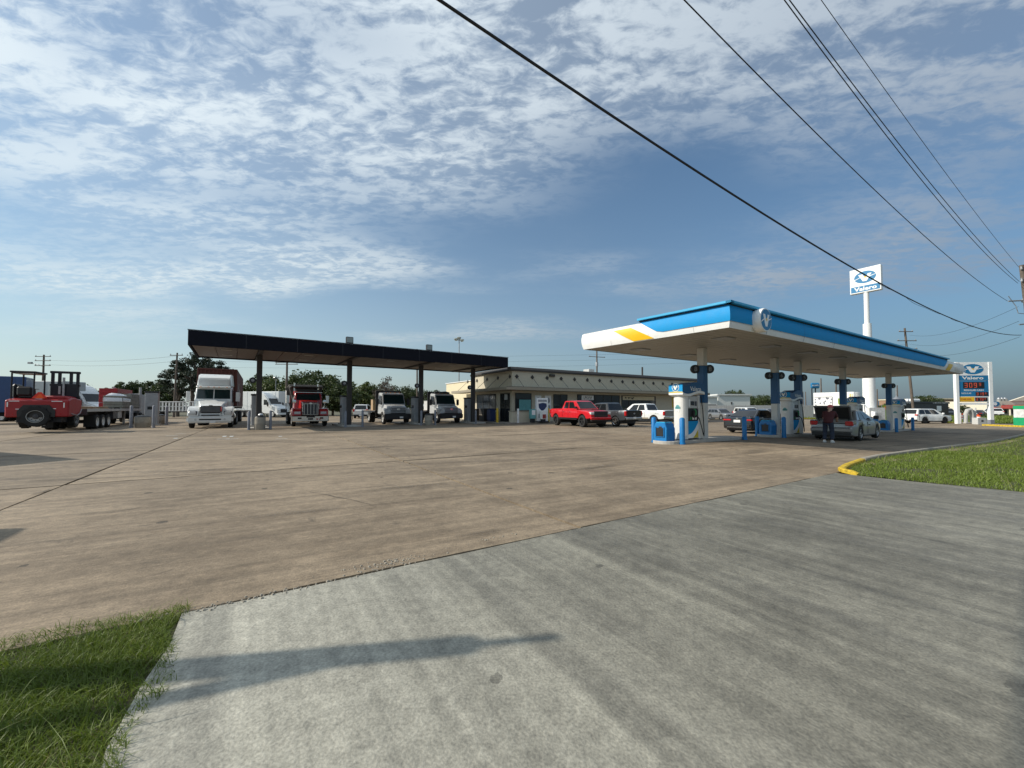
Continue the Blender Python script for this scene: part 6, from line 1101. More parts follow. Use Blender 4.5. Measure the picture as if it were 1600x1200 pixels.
# ------------------------------------------------------------------ utility poles and wires
def upole(label, px_, ptop, d, lean=0, arms=((.93,2.2),(.85,2.0)), r=.15, armdir=(1,0,0), trans=False, lamp=False):
    top = pix_d(px_, ptop, d); z0 = gz(top.x); h = top.z-z0; o = thing('utility_pole', label, 'utility pole', (top.x-lean*h, top.y, z0), 0); ad = Vector(armdir)
    MB().tube([(0,0,0),(lean*h*.5,0,h*.5),(lean*h,0,h)], [r*1.15, r, r*.75], 10).build('pole', 'wood_pole', o, 0, 50)
    for f, l in arms:
        c = Vector((lean*h*f, -.14, h*f)); a = MB().tube([c-ad*l/2, c+ad*l/2], .06, 6).build('crossarm', 'wood_pole', o)
        for s in (-.9, .9): MB().lathe([(.04,0),(.07,.06),(.03,.14),(.05,.2),(.001,.24)], c+ad*l/2*s+Vector((0,0,.05)), 8).build('insulator', 'grey_paint', a)
    if trans: MB().lathe([(.001,0),(.25,0),(.27,.1),(.27,.8),(.2,.9),(.001,.92)], (lean*h*.72-.1, -.42, h*.70), 12).build('transformer', 'grey_paint', o, 0, 40)
    if lamp: MB().tube([(0,0,h*.8),(-1,0,h*.84),(-2.2,0,h*.86)], .05, 6).build('lamp_arm', 'steel', o); B('lamp_head', 'grey_paint', o, -2.9, -2.2, -.15,.15,h*.85,h*.88)
    return o, h
upole('wooden utility pole with street lamp behind the forklift, far left', 66, 554, 75, 0, ((.97,3),(.90,3),(.82,3)), .17, lamp=True); upole('wooden utility pole left of the white semi, before the pine tree', 275, 551, 62, .03, ((.96,2),), .14); upole('dark utility pole behind the red dump truck', 447.5, 560, 70, 0, ((.93,4),(.90,4)), .2)
upole('utility pole rising above the truck canopy beside third column', 651, 545, 85, -.01, ((.86,2.4),), .17, trans=True); upole('utility pole with transformer rising behind the store roof', 933, 540, 80, 0, ((.93,4),(.84,4)), .17, (.9,.4,0), trans=True); upole('leaning utility pole between the big sign and price sign', 1417, 512, 62, -.075, ((.96,2.2),(.86,3),(.77,3)), .17)
for px_, pt_, d_, lb in ((1283.5,591,70,'thin pole right of the small blue sign'),(1259,612,110,'thin short pole left of white box truck'),(1371,608,80,'thin post beside the big sign pole'),(1402.5,602,80,'thin post behind fourth island column'),(1255,612,120,'thin short pole far left of small blue sign'),(1307,592,65,'dark post behind third island column')): upole('%s, far background' % lb, px_, pt_, d_, 0, (), .12)
# light masts
def mast(label, px_, pt_, d, heads):
    top = pix_d(px_, pt_, d); o = thing('light_mast', label, 'light pole', (top.x, top.y, gz(top.x)), 0); h = top.z-gz(top.x); MB().cyl((0,0,0),(0,0,h),.11,.07,10).build('pole', 'steel', o, 0, 40)
    MB().tube([(-.6,0,h-.1),(.6,0,h-.1)], .05).build('bracket', 'steel', o)
    for x, z in heads: MB().lathe([(.001,-.25),(.18,-.25),(.34,.0),(.30,.08),(.001,.1)], (x, -.15, h+z), 12).build('lamp_head', 'flood_lens', o, 0, 40)
mast('tall light mast with three round lamps above truck canopy end', 717, 530, 60, ((-.45,.05),(0,.25),(.45,-.1))); mast('pale slim light pole behind the red dump truck', 430.5, 590, 75, ((0,0),))
# right-hand utility pole and the wires over the camera
d = 30; PX = 1600; q = pix_d(PX, 412, d); z0 = gz(q.x); up = thing('utility_pole', 'near utility pole at the right edge carrying the overhead wires', 'utility pole', (q.x+.22, q.y, z0), 0); ph = q.z-z0
MB().tube([(1.1,0,0),(.55,0,ph*.5),(0,0,ph)], [.2,.17,.13], 12).build('pole', 'wood_pole', up, 0, 50)
zat = lambda py: HC+(HOR-py)*d/FPX-z0
MB().tube([(-.1,-.12,zat(469)),(-1.25,-.12,zat(470))], .05, 6).build('bracket', 'steel', up); MB().tube([(-1.25,-.12,zat(462)),(-.7,-.12,zat(478)),(-.55,-.12,zat(489)),(-.1,-.12,zat(490))], .025, 6).build('bracket_wire', 'steel', up)
MB().lathe([(.001,0),(.3,0),(.32,.1),(.32,.9),(.25,1.0),(.001,1.02)], (.45,-.1,zat(480)), 14).build('transformer', 'grey_paint', up, 0, 40); MB().tube([(-.5,-.12,zat(507)),(.4,-.12,zat(505))], .05, 6).build('bracket', 'steel', up)
for py in (418, 437, 470): MB().lathe([(.05,0),(.08,.08),(.04,.18),(.06,.26),(.001,.3)], (-.15,-.1,zat(py)-.1), 8).build('insulator', 'grey_paint', up)
P0 = Vector((q.x+.25, q.y, 0))
back = thing('utility_pole', 'utility pole at the roadside holding the near ends of the overhead wires', 'utility pole', P0-U*62, 0); MB().tube([(0,0,0),(0,0,13.5)], [.2,.13], 12).build('pole', 'wood_pole', back, 0, 50); MB().tube([(-.6,0,12),(.6,0,12)], .06).build('crossarm', 'wood_pole', back)
def wire(label, A_, B_, sag, r, name='overhead_wire', n=48, wob=0):
    pts = []
    for k in range(n+1):
        t = k/n; p = A_*(1-t)+B_*t; p.z -= 4*sag*t*(1-t); p.z += wob*math.sin(t*70)*.5; pts.append(p)
    return tag(MB().tube(pts, r, 6).build(name, 'wire', None, 0, True), label, 'wire')
def through(px_, py_, Bp, off, sag, span=62):
    # wire from the pole point Bp back along the road so that, with its sag, it passes over the spot seen at (px_, py_)
    best = None; ray = Vector(((px_-800)/FPX, 1, (HOR-py_)/FPX))
    for s in np.linspace(20, 58, 400):
        g = Bp-U*s-W*0; k = g.y
        if k <= .5: continue
        z = HC+ray.z*k; xw = ray.x*k; e = xw-g.x
        if best is None or abs(e) < abs(best[0]): best = (e, s, z)
    e, s, z = best; t = s/span; A_ = Bp-U*span; za = (z+4*sag*t*(1-t)-Bp.z*(1-t))/t; A_.z = za; return A_
def wire_y(A_, B_, sag, px_):
    best = None
    for k in range(600):
        t = k/599; p_ = A_*(1-t)+B_*t
        if p_.y < .3: continue
        x_ = 800+FPX*p_.x/p_.y
        if best is None or abs(x_-px_) < best[0]: best = (abs(x_-px_), HOR-FPX*(p_.z-4*sag*t*(1-t)-HC)/p_.y)
    return best[1]
for lb, (x1_, y1_), (x2_, y2_), (x3_, y3_), r in (('lowest thick black cable crossing the sky to the right edge', (1600,523), (712,0), (1100,265), .022), ('single black wire second from the left across the sky', (1580,469), (1098,0), (1325,240), .014), ('black wire, left one of the close pair', (1598,441), (1254,0), (1400,207), .013), ('black wire, right one of the close pair', (1600,438), (1262,0), (1410,207), .013), ('thin rightmost black wire at the top of the sky', (1600,415), (1312,0), (1470,235), .009)):
    Bp = pix_d(x1_, y1_, d); sag = min(np.linspace(.2, 4.5, 60), key=lambda g: abs(wire_y(through(x2_, y2_, Bp, 0, g), Bp, g, x3_)-y3_)); A_ = through(x2_, y2_, Bp, 0, sag); wire(lb, A_, Bp, sag, r)
    if lb.startswith('lowest'): WA, WB, WS = A_, Bp, sag
pts = []
for k in range(60):
    t = .50+.25*k/59; p_ = WA*(1-t)+WB*t; p_.z -= 4*WS*t*(1-t); a = k*.5; pts.append(p_+Vector((0,.024*math.cos(a),-.015-.024*math.sin(a)+(-.07*math.sin(math.pi*min(1,max(0,(k-12)/14))) if 12 < k < 26 else 0))))
tag(MB().tube(pts, .006, 5).build('lashing_wire', 'wire'), 'thin loose wire spiralled round the lowest thick cable', 'wire')
lp = pix_d(1417, 512, 62)
for k, (py, yy) in enumerate(((486,523),(503,537),(522,551))):
    Bp = pix_d(1597, py-8+k*6, d); A_ = pix_d(1424, yy, 62); wire(['upper','middle','lower'][k]+' thin wire sagging from leaning pole to the right-edge pole', A_, Bp, .9, .012)
for k in range(3): wire(['highest','middle','lowest'][k]+' faint distribution wire far behind the store roof', pix_d(300, 555+k*9, 95), pix_d(1420, 538+k*8, 75), 1.2, .012)
for k in range(2): wire(['upper','lower'][k]+' faint wire from far left pole towards the pine tree', pix_d(66, 562+k*7, 75), pix_d(275, 556+k*8, 62), .5, .014)
# ------------------------------------------------------------------ far buildings
def shed(name, label, px0, px1, ptop, d, m, depth=14, roof='corrugated', doors=()):
    a = pix_d(px0, ptop, d); b = pix_d(px1, ptop, d); z0 = gz(a.x); o = thing(name, label, 'building', (a.x, a.y, z0), 0); w_ = b.x-a.x; h = a.z-z0
    n = max(1, int(w_/6))
    B('wall', m, o, 0, w_, 0, depth, 0, h, bevel=0); B('roof', roof, o, -.3, w_+.3, -.3, depth+.3, h+.003, h+.35)
    for k in range(1, n): B('downpipe', 'grey_weather', o, w_*k/n-.08, w_*k/n+.08, -.1, -.003, 0, h)
    for (x0, x1, z0_, z1_, dm) in doors: B('opening', dm, o, w_*x0, w_*x1, -.06, -.004, h*z0_, h*z1_)
    return o, w_, h
o, w_, h = shed('warehouse', 'white metal warehouse with pale roof edge beyond the back lot', 1122, 1172, 618, 95, 'warehouse', 18, 'corrugated', ((.40,.44,.55,.68,'dark_grey'),)); shed('workshop', 'small pale workshop with dark doorway left of the warehouse', 1100, 1121, 621, 92, 'warehouse', 12, 'corrugated', ((.2,.9,.0,.62,'dark_grey'),))
fence = thing('board_fence', 'grey board fence behind the parked back-lot cars', 'fence', (pix_d(1105,637,70).x, 70, gz(40)), 0)
for k in range(14): B('panel', 'grey_weather', fence, k*1.7+.02, k*1.7+1.66, 0, .05, .1, 2.3, bevel=.005); MB().cyl((k*1.7,.08,0),(k*1.7,.08,2.4),.05,n=8).build('post', 'steel', fence)
o, w_, h = shed('strip_mall', 'tan brick strip mall far behind the food trailer', 1462, 1494, 624, 130, 'brick_tan', 20, 'wall_cream', ((.1,.9,.5,.75,'wall_cream'),(.05,.95,.0,.4,'glass_dark')))
# strip mall with red awning at far right
a = pix_d(1546, 628, 95); z0 = gz(a.x); sm = thing('strip_mall', 'cream strip mall with red sloping awning at far right', 'building', (a.x, a.y, z0), 0); K3 = 95/FPX; xs_ = lambda px: (px-1546)*K3; zs_ = lambda py: HC-z0+(HOR-py)*K3
B('wall', 'stucco', sm, xs_(1562), xs_(1700), 0, 14, 0, zs_(626.5), bevel=0); B('corner_wall', 'stucco', sm, xs_(1546), xs_(1561.8), -.5, 14, 0, zs_(627), bevel=0); MB().prism([(xs_(1578),zs_(626.4)),(xs_(1650),zs_(626.4)),(xs_(1640),zs_(605)),(xs_(1604),zs_(618))], -.2, .3, 'y').build('gable', 'stucco', sm)
MB().prism([(-.1,zs_(638.5)),(-2.2,zs_(638.5)),(-2.2,zs_(637.6)),(-.1,zs_(632.5))], xs_(1560), xs_(1700), 'x').build('awning', 'roof_red', sm, .02); patch('emblem_sign', ell(xs_(1550.5),zs_(631),xs_(1553.5)-xs_(1546.5),.65), 'sign_blue', sm, (0,-.503,0), EX, EZv, .05); patch('emblem_inner', ell(xs_(1550.5),zs_(631),.45,.4), 'sign_white', sm, (0,-.56,0), EX, EZv, .02); B('small_awning', 'red_truck', sm, xs_(1546), xs_(1554), -1.2, -.503, zs_(640.5), zs_(637))
for k in range(6): B('shop_window', 'glass_dark', sm, xs_(1566+k*10), xs_(1573+k*10), -.08, -.004, .5, zs_(640)); B('column', 'stucco', sm, xs_(1562+k*10), xs_(1563+k*10), -2.0,-1.7,0,zs_(638.6))
for k in range(3): MB().lathe([(.35,0),(.4,.5),(.25,.8),(.001,.85)], (xs_(1577+k*5),2,zs_(626.4)), 10).build('roof_vent', 'steel', sm)
# parked trailers and trucks in the left background
def trailer_box(name, label, p, rz, L, h, m, wdt=2.5):
    o = thing(name, label, 'trailer', p, rz); B('box', m, o, -L/2, L/2, -wdt/2, wdt/2, 1.05, h, bevel=.05)
    n = int(L/1.2)
    for k in range(n):
        for s in (-1, 1): B('side_rib', m, o, -L/2+L*(k+.5)/n-.03, -L/2+L*(k+.5)/n+.03, *sorted((s*wdt/2, s*(wdt/2+.025))), 1.12, h-.1, bevel=0)
    B('chassis', 'black_metal', o, -L/2+.3, L/2-.3, -.45, .45, .7, 1.04); axle(o, -L/2+1.6, wdt-.05, .5, .27, True); axle(o, -L/2+2.9, wdt-.05, .5, .27, True); B('landing_leg', 'steel', o, L/2-2.6, L/2-2.45, -.8,-.65,.05,1.05); B('landing_leg', 'steel', o, L/2-2.6, L/2-2.45, .65,.8,.05,1.05); B('rear_guard', 'steel', o, -L/2, -L/2+.08, -1.1,1.1,.5,.62); return o
pz = pix_d(-10, 637, 36); trailer_box('box_trailer', 'dark blue truck box at the left edge behind the forklift', (pz.x-2.2, 36, 0), AU+R(8), 7, 4.4, 'blue_truck')
pz = pix_d(48, 637, 44); trailer_box('box_trailer', 'pale grey box trailer seen through the forklift cage', (pz.x, 44, 0), AU-R(28), 9.0, 4.4, 'trailer_grey')
# aerodynamic white sleeper tractor
def sleeper(label, p, rz, sc=1.0):
    o = thing('sleeper_tractor', label, 'truck', p, rz); o.scale = (sc,)*3
    prof = [(-4.6,.9),(-4.6,3.95),(-3.6,3.98),(-2.7,3.7),(-2.05,3.0),(-1.75,2.55),(-1.45,1.98),(-.6,1.7),(-.1,1.35),(0,.7),(-.3,.45),(-1.2,.5),(-4.6,.6)]
    MB().prism(prof, -1.15, 1.15, 'y').build('cab', 'white_truck', o, .14, 35, 3)
    MB().hexa([(-1.38,-1.0,2.0),(-1.38,1.0,2.0),(-1.43,1.0,2.0),(-1.43,-1.0,2.0)], [(-1.98,-.98,2.95),(-1.98,.98,2.95),(-2.06,.98,2.95),(-2.06,-.98,2.95)]).build('windshield', 'glass_dark', o)
    for s in (-1, 1):
        patch('side_window', [(-2.7,1.95),(-1.75,1.95),(-2.1,2.7),(-2.7,2.75)] if s < 0 else [(1.75,1.95),(2.7,1.95),(2.7,2.75),(2.1,2.7)], 'glass_dark', o, (0, s*1.152, 0), (1,0,0) if s < 0 else (-1,0,0), (0,0,1), .012); patch('sleeper_window', [(-3.9,2.2),(-3.4,2.3),(-3.5,2.75),(-3.9,2.6)] if s < 0 else [(3.4,2.3),(3.9,2.2),(3.9,2.6),(3.5,2.75)], 'glass_dark', o, (0, s*1.152, 0), (1,0,0) if s < 0 else (-1,0,0), (0,0,1), .012); mirror_arm(o, -1.7, s*1.1, 1.7, 2.3, 'black_plastic', s); B('headlight', 'lamp_clear', o, -.35,-.02,*sorted((s*.75, s*1.12)),.95,1.2,bevel=.05)
    B('grille', 'black_plastic', o, -.1, .02, -.6,.6,.75,1.3,bevel=.03); B('bumper', 'white_truck', o, -.4,.06,-1.18,1.18,.35,.68,bevel=.08); B('chassis', 'black_metal', o, -7.2,-.5,-.45,.45,.5,.95); axle(o, -1.1, 2.35); axle(o, -5.6, 2.45, dual=True); axle(o, -6.9, 2.45, dual=True); return o
pz = pix_d(165, 637, 46); sleeper('white aerodynamic sleeper tractor behind the flatbed trailer', (pz.x+.5, 46, 0), AU-R(30), 1.05)
pz = pix_d(444, 637, 62); sleeper('white sleeper tractor parked far behind red dump truck', (pz.x, 62, 0), R(-14), 1.0); pz = pix_d(415, 637, 64); trailer_box('box_trailer', 'white box trailer far behind the red dump truck', (pz.x-1.5, 65, 0), R(-10), 9, 4.1, 'white_truck')
# white rail fence / stake trailer behind
o = thing('stake_trailer', 'long white slatted stake trailer left of the white semi', 'trailer', (pix_d(200,637,55).x, 55, 0), R(3))
for k in range(24): B('stake', 'steel_white', o, k*.45, k*.45+.22, -.04, .04, 1.0, 2.2)
for z in (1.0, 1.6, 2.25): B('rail', 'steel_white', o, -.1, 10.9, .041, .10, z, z+.12)
B('deck', 'dark_grey', o, -.1, 10.9, .11, 2.5, .85, 1.0); axle(o, 2.5, 2.3, .45); axle(o, 3.8, 2.3, .45)
# unseen trailers added beyond the left edge for the shadows they throw into view
SH = Vector((math.cos(SHADOW_AZ), math.sin(SHADOW_AZ), 0))/math.tan(SUN_EL)
c1 = ground(135, 717)-SH*4.0; a1_ = R(-21); trailer_box('box_trailer', 'unseen white box trailer added beyond the left edge for the upper shadow', c1+Matrix.Rotation(a1_,3,'Z') @ Vector((-4.0,-1.25,0)), a1_, 8, 4.0, 'white_truck')
c2 = ground(62, 822)-SH*4.0; trailer_box('box_trailer', 'unseen white box trailer added left of the camera for the lower shadow', c2+Matrix.Rotation(AW,3,'Z') @ Vector((3.0,-1.25,0)) if False else c2+W*3.5-U*1.25, AW, 7, 4.0, 'white_truck')
# invented post out of view, shaped for the forked shadow across the driveway
tipp = ground(868, 989); hh = 5.2; base = tipp-SH*hh; o = thing('shadow_post', 'unseen wooden post with brace added left of the camera for its shadow', 'post', (base.x, base.y, 0), 0)
MB().tube([(0,0,0),(0,0,hh*.92)], [.13,.115], 10).build('post', 'wood_pole', o, 0, 50); MB().tube([(0,0,hh*.92),(0,0,hh)], .04, 8).build('shadow_post_tip', 'steel', o, 0, 50); MB().tube([(.1,-1.5,0),(.0,-.06,hh*.81)], .065, 8).build('shadow_post_brace', 'wood_pole', o, 0, 50); B('shadow_post_box', 'grey_paint', o, -.1,.1,-.24,-.12,hh*.28,hh*.42)
# ------------------------------------------------------------------ person at the open trunk
def figure(label, p, rz):
    o = thing('person', label, 'person', p, rz)      # faces +x
    def skin(name, pts, edges, rad, m, parent, root=0, sub=2):
        me = bpy.data.meshes.new(name); me.from_pydata(pts, edges, []); t = bpy.data.objects.new(name, me); COL.objects.link(t); md = t.modifiers.new('s', 'SKIN'); sv_ = me.skin_vertices[0].data
        for i, r in enumerate(rad): sv_[i].radius = (r, r) if not isinstance(r, tuple) else r; sv_[i].use_root = (i == root)
        t.modifiers.new('d', 'SUBSURF').levels = sub; t.modifiers['d'].render_levels = sub; bpy.context.view_layer.update(); dg = bpy.context.evaluated_depsgraph_get(); nm = bpy.data.meshes.new_from_object(t.evaluated_get(dg)); bpy.data.objects.remove(t)
        for f in nm.polygons: f.use_smooth = True
        nm.materials.clear(); nm.materials.append(M(m)); return link(name, nm, parent)
    # bending forward over the trunk
    J = dict(pel=(0,0,.92), sp=(.12,0,1.12), ch=(.30,0,1.32), nk=(.40,0,1.44), hd=(.47,0,1.53), ht=(.50,0,1.64))
    pts = [J['pel'],J['sp'],J['ch'],J['nk'],J['hd'],J['ht']]; e = [(0,1),(1,2),(2,3),(3,4),(4,5)]; rad = [(.12,.10),(.11,.10),(.13,.11),.06,.10,.085]
    for s in (-1, 1):
        b = len(pts); pts += [(.30,s*.19,1.34),(.42,s*.25,1.10),(.62,s*.20,.98),(.69,s*.19,.96)]; e += [(2,b),(b,b+1),(b+1,b+2),(b+2,b+3)]; rad += [.062,.05,.038,.028]
        for f in range(5):
            q = len(pts); dy = (f-1.5)*.022 if f < 4 else -s*.045; ln = (.085,.095,.09,.075,.055)[f]; pts += [(.72,s*.19+dy,.955),(.72+ln*.6,s*.19+dy*1.1,.945),(.72+ln,s*.19+dy*1.1,.925)]; e += [(b+3,q),(q,q+1),(q+1,q+2)]; rad += [.011,.0095,.008]
        b = len(pts); pts += [(.0,s*.10,.86),(.06,s*.13,.48),(-.02,s*.14,.10),(.12,s*.15,.05)]; e += [(0,b),(b,b+1),(b+1,b+2),(b+2,b+3)]; rad += [.095,.07,.048,.045]
    body = skin('body', pts, e, rad, 'skin', o)
    skin('shirt', [(-.02,0,.80),(.03,0,.94),J['sp'],J['ch'],(.37,0,1.40),(.30,.19,1.34),(.40,.245,1.12),(.30,-.19,1.34),(.40,-.245,1.12)], [(0,1),(1,2),(2,3),(3,4),(3,5),(5,6),(3,7),(7,8)], [(.20,.19),(.20,.19),(.20,.18),(.19,.16),.08,.09,.075,.09,.075], 'shirt_red', o)
    skin('jeans', [(.02,0,1.0),(.0,.10,.86),(.06,.13,.48),(-.02,.14,.12),(.0,-.10,.86),(.06,-.13,.48),(-.02,-.14,.12)], [(0,1),(1,2),(2,3),(0,4),(4,5),(5,6)], [(.185,.15),.115,.088,.075,.115,.088,.075], 'denim', o)
    for s in (-1, 1): MB().loft([[(-.10,s*.14-.05,.0),(.19,s*.15-.05,.0),(.19,s*.15+.05,.0),(-.10,s*.14+.05,.0)],[(-.10,s*.14-.05,.07),(.16,s*.15-.045,.06),(.16,s*.15+.045,.06),(-.10,s*.14+.05,.07)],[(-.08,s*.14-.045,.13),(.02,s*.14-.045,.12),(.02,s*.14+.045,.12),(-.08,s*.14+.045,.13)]]).build('shoe', 'shoe_white', o, .015, 40)
    MB().lathe([(.112,0),(.114,.04),(.09,.09),(.04,.115),(.001,.12)], (.49,0,1.60), 14).build('cap', 'cap_red', o, 0, 50); MB().prism([(.56,-.08),(.68,-.06),(.70,0),(.68,.06),(.56,.08)], 1.60, 1.615, 'z').build('cap_brim', 'cap_red', o)
    for s in (-1, 1): MB().lathe([(.001,-.012),(.028,-.008),(.03,.006),(.001,.012)], (.47,s*.103,1.545), 8, 'y').build('ear', 'skin', o); MB().lathe([(.001,-.004),(.014,-.003),(.014,.003),(.001,.004)], (.572,s*.036,1.56), 8, 'x').build('eye', 'black_plastic', o)
    MB().loft([[(.56,-.016,1.52),(.56,.016,1.52),(.565,.010,1.57),(.565,-.010,1.57)],[(.595,-.010,1.522),(.595,.010,1.522),(.572,.006,1.565),(.572,-.006,1.565)]]).build('nose', 'skin', o); B('mouth', 'cap_red', o, .553,.566,-.025,.025,1.487,1.497, bevel=.002)
    return o
p = GP(1293, 691.5); figure('person in dark red shirt, jeans and cap leaning into the silver trunk', (p.x, p.y, p.z), AU+R(8))
# ------------------------------------------------------------------ trees
def leaf_mat(name, a, b_):
    m = bpy.data.materials.new(name); m.use_nodes = True; t = m.node_tree; b = t.nodes['Principled BSDF']; at_ = N(t, 'ShaderNodeAttribute', attribute_name='tone'); oi = N(t, 'ShaderNodeObjectInfo'); mx_ = N(t, 'ShaderNodeMix', data_type='RGBA'); mx_.inputs[6].default_value = (*a,1); mx_.inputs[7].default_value = (*b_,1)
    t.links.new(math_node(t, 'ADD', math_node(t, 'MULTIPLY', at_.outputs['Fac'], .75), math_node(t, 'MULTIPLY', oi.outputs['Random'], .25)), mx_.inputs[0]); t.links.new(mx_.outputs[2], b.inputs['Base Color']); b.inputs['Roughness'].default_value = .6
    tr_ = N(t, 'ShaderNodeBsdfTranslucent'); t.links.new(mx_.outputs[2], tr_.inputs[0]); ms = N(t, 'ShaderNodeMixShader'); ms.inputs[0].default_value = .25; t.links.new(b.outputs[0], ms.inputs[1]); t.links.new(tr_.outputs[0], ms.inputs[2]); t.links.new(ms.outputs[0], t.nodes['Material Output'].inputs[0]); return m
LM = {'oak': leaf_mat('oak_leaves', (.022,.036,.010), (.07,.10,.025)), 'pine': leaf_mat('pine_needles', (.010,.020,.012), (.028,.045,.022)), 'light': leaf_mat('light_leaves', (.05,.075,.015), (.11,.14,.035)), 'brown': leaf_mat('dry_leaves', (.055,.045,.035), (.12,.10,.075))}
def tree(name, kind, H, rx, base, seed, clumps=46, leaves=70, leaf=.30, cr=.85, flat=.75, shape='round'):
    r_ = np.random.RandomState(seed); o = thing(name, 'x', 'tree'); tw = MB(); hub = base+(H-base)*.25
    tw.tube([(0,0,-.1),(r_.uniform(-.2,.2),r_.uniform(-.2,.2),H*.35),(r_.uniform(-.3,.3),r_.uniform(-.3,.3),H*.75)], [H*.028, H*.022, H*.008], 8); C = []
    for k in range(clumps):
        while True:
            v = r_.uniform(-1, 1, 3)
            if np.dot(v, v) < 1 and np.dot(v, v) > .12: break
        if shape == 'pine': # layered flat plates on a tall trunk
            lvl = k % 6; z = base+(H-base)*(lvl+.5)/6+r_.uniform(-.3,.3); rr = rx*(1-.12*lvl)*(.6+.5*r_.rand()); c = np.array([v[0]*rr, v[1]*rr, z])
        else: c = np.array([v[0]*rx, v[1]*rx, base+(H-base)*(.5+v[2]*.5)])
        C.append((c, cr*(.6+.8*r_.rand())))
        if k % 4 == 0: tw.tube([(0,0,min(H*.7, max(base*.6, c[2]*.55))), tuple(c*np.array([.5,.5,.85])), tuple(c)], [H*.010, H*.006, H*.003], 5)
    tw.build('trunk', 'wood_pole', o, 0, 50)
    n = clumps*leaves; P = np.zeros((n,3)); tone = np.zeros(n); i = 0
    for c, s in C:
        v = r_.normal(size=(leaves,3)); v /= np.linalg.norm(v, axis=1)[:,None]; v *= (r_.rand(leaves)**.45)[:,None]*s; v[:,2] *= flat; P[i:i+leaves] = c+v; tone[i:i+leaves] = np.clip(r_.rand()*.5+r_.rand(leaves)*.5, 0, 1); i += leaves
    a = r_.normal(size=(n,3)); a /= np.linalg.norm(a, axis=1)[:,None]; b = np.cross(a, r_.normal(size=(n,3))); b /= np.linalg.norm(b, axis=1)[:,None]; sz = (leaf*(.5+r_.rand(n)))[:,None]
    V_ = np.stack([P-a*sz*.5, P+b*sz*.32, P+a*sz*.5, P-b*sz*.32], 1).reshape(-1,3); me = bpy.data.meshes.new('crown'); me.vertices.add(n*4); me.vertices.foreach_set('co', V_.reshape(-1)); me.loops.add(n*4); me.loops.foreach_set('vertex_index', np.arange(n*4, dtype=np.int32)); me.polygons.add(n); me.polygons.foreach_set('loop_start', np.arange(n, dtype=np.int32)*4); me.polygons.foreach_set('loop_total', np.full(n, 4, dtype=np.int32)); me.update()
    at_ = me.attributes.new('tone', 'FLOAT', 'POINT'); at_.data.foreach_set('value', np.repeat(tone, 4).astype(np.float32)); me.materials.append(LM[kind]); link('crown', me, o); return o
protos = {'pine': tree('pine_tree', 'pine', 12, 2.9, 4.6, 1, 62, 130, .26, .80, .62), 'oak': tree('broadleaf_tree', 'oak', 9, 4.2, 1.6, 2, 90, 90, .38, 1.15), 'oak2': tree('broadleaf_tree', 'oak', 8, 3.8, 1.2, 3, 80, 90, .38, 1.1), 'light': tree('broadleaf_tree', 'light', 7, 3.2, 1.2, 4, 70, 80, .36, 1.0), 'brown': tree('bare_tree', 'brown', 8.5, 3.0, 2.5, 5, 50, 45, .28, .8), 'spindly': tree('palm_like_tree', 'oak', 8, 2.0, 5.2, 6, 18, 80, .40, .75)}
used = set()
def plant(kind, label, px_, ptop, d, H0, wide=1.0, rz=0):
    t = pix_d(px_, ptop, d); z0 = gz(t.x); s = (t.z-z0)/H0; o = protos[kind]
    if kind in used: o = copy_tree(o)
    used.add(kind); o['label'] = label; o.location = (t.x, t.y, z0-.1); o.rotation_euler = (0,0,rz); o.scale = (s*wide, s*wide, s); return o
HH = {'pine':12,'oak':9,'oak2':8,'light':7,'brown':8.5,'spindly':8}
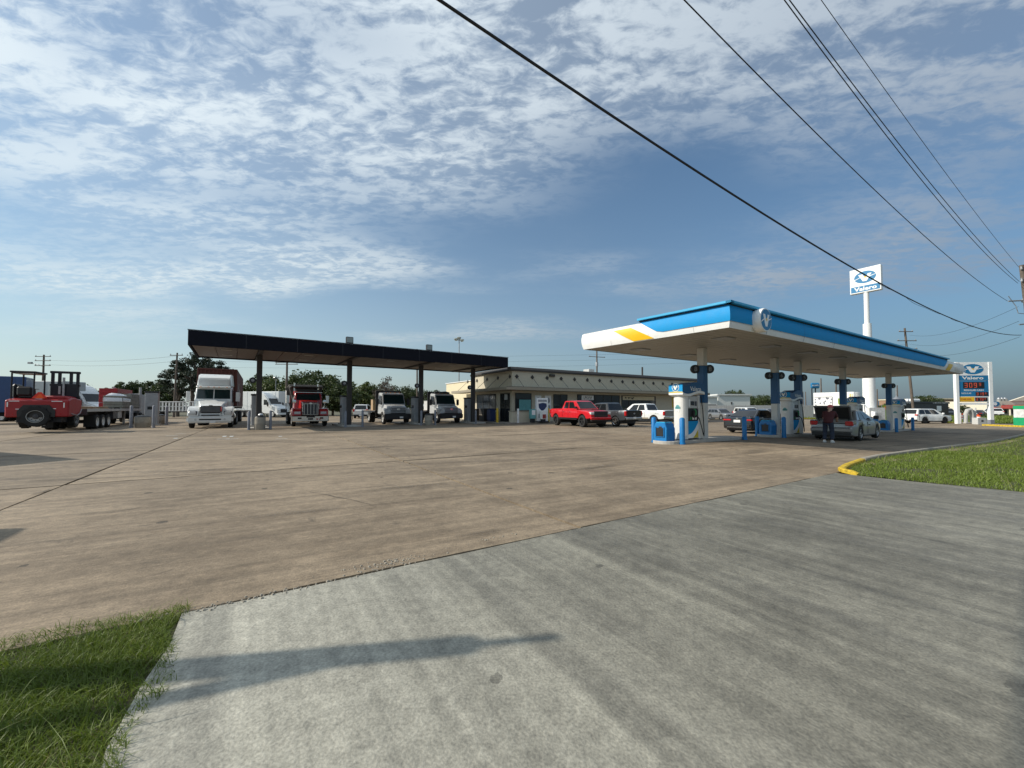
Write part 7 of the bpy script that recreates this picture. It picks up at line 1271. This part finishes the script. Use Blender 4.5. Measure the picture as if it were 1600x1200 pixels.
for i, (k, lb, px_, pt_, d_, wd_) in enumerate([
    ('pine','tall dark pine at the left end of truck canopy',300,551,66,1.15),('pine','second dark pine just left of the tall one',278,567,68,1.1),('pine','dark pine top showing above the red container',345,564,70,1.0),('pine','dark pine crown between container and canopy edge',322,561,72,1.0),('oak2','dark round tree low behind the pine trunks',262,600,75,1.0),
    ('spindly','thin tree with tufted top above the flatbed loads, first from left',193,598,78,.9),('spindly','thin tufted tree above the flatbed loads, second from left',207,598,80,.8),('spindly','thin tufted tree right above the grey dispenser',243,594,76,1.1),('oak2','bushy tree among the thin trees above the flatbed',224,596,82,.9),('oak','low rounded far tree behind white sleeper tractor',165,607,100,1.3),('oak2','low dark tree top right of the white tractor roof',130,601,95,.7),
    ('light','sunlit green tree right of first canopy column',428,592,80,1.0),('oak','dark broad tree left of the red dump truck',410,586,85,1.0),('oak','large dark tree above the red dump truck',487,580,75,1.15),('oak2','dark tree right of the red dump truck cab',520,587,74,1.1),('oak2','dark tree at second canopy column',536,600,72,1.0),('oak','dark tree filling the gap above dump body',460,588,82,1.0),
    ('light','green tree left of the first silver flatbed',570,598,85,1.1),('oak2','green tree right behind the first flatbed cab',588,600,88,1.0),('brown','brown half-bare tree above the first silver flatbed',603,590,80,1.0),('oak2','tree right of the brown half-bare tree',625,602,86,1.0),('oak','low tree left of third canopy column',645,607,95,.9),('oak2','low tree behind third canopy column',674,609,92,1.0),('oak2','small tree left of the cream store wing',690,613,95,.9),
    ('oak','far tree above the white warehouse roof',1150,610,120,1.1),('oak2','far tree right of the white warehouse',1180,617,110,1.0),('oak2','dark far tree between warehouse and second island',1196,617,105,1.0),('oak2','far tree line left of warehouse behind workshop',1113,616,130,1.4),('oak','big dark round tree behind the black food trailer',1448,618,90,1.25),('oak2','dark tree right of the food trailer tree',1462,622,92,1.0),('oak2','small tree right of the big sign pole',1383,630,95,.9),('oak2','small far tree left of the box truck',1250,634,110,1.0),('oak2','small tree under the price sign',1505,632,70,.7),('oak2','far tree below right of the food trailer',1490,632,120,1.4),
    ('oak','far tree at left edge behind blue truck box',-12,598,110,1.2)]): plant(k, lb, px_, pt_, d_, HH[k], wd_, i*1.7)

# every repeat names the set it belongs to
GROUPS = {'guard_post':'guard posts round the islands and store','fuel_pump':'fuel pumps under the blue canopy','fuel_island':'pump islands under the blue canopy','service_bin':'blue service bins on the islands','pump_island':'truck islands under the black canopy','diesel_dispenser':'diesel dispensers','waste_tub':'stone tubs at the truck islands','pickup_truck':'pickups parked at the store','sedan':'sedans on the lot','suv':'suvs on the lot','flatbed_truck':'silver flatbed trucks','pallet_load':'loads on the flatbed trailer','utility_pole':'utility poles','overhead_wire':'overhead wires','traffic_barrel':'orange traffic barrels','broadleaf_tree':'broadleaf trees in the background','pine_tree':'pine trees left of the canopy','palm_like_tree':'thin tufted trees','box_trailer':'parked box trailers','sleeper_tractor':'white sleeper tractors','light_mast':'light masts','semi_truck':'semi tractors','crate':'crates on the flatbeds','strip_mall':'strip malls far right'}
for o in bpy.data.objects:
    if o.parent is None and 'category' in o and 'group' not in o and 'kind' not in o:
        g = GROUPS.get(o.name.split('.')[0])
        if g: o['group'] = g
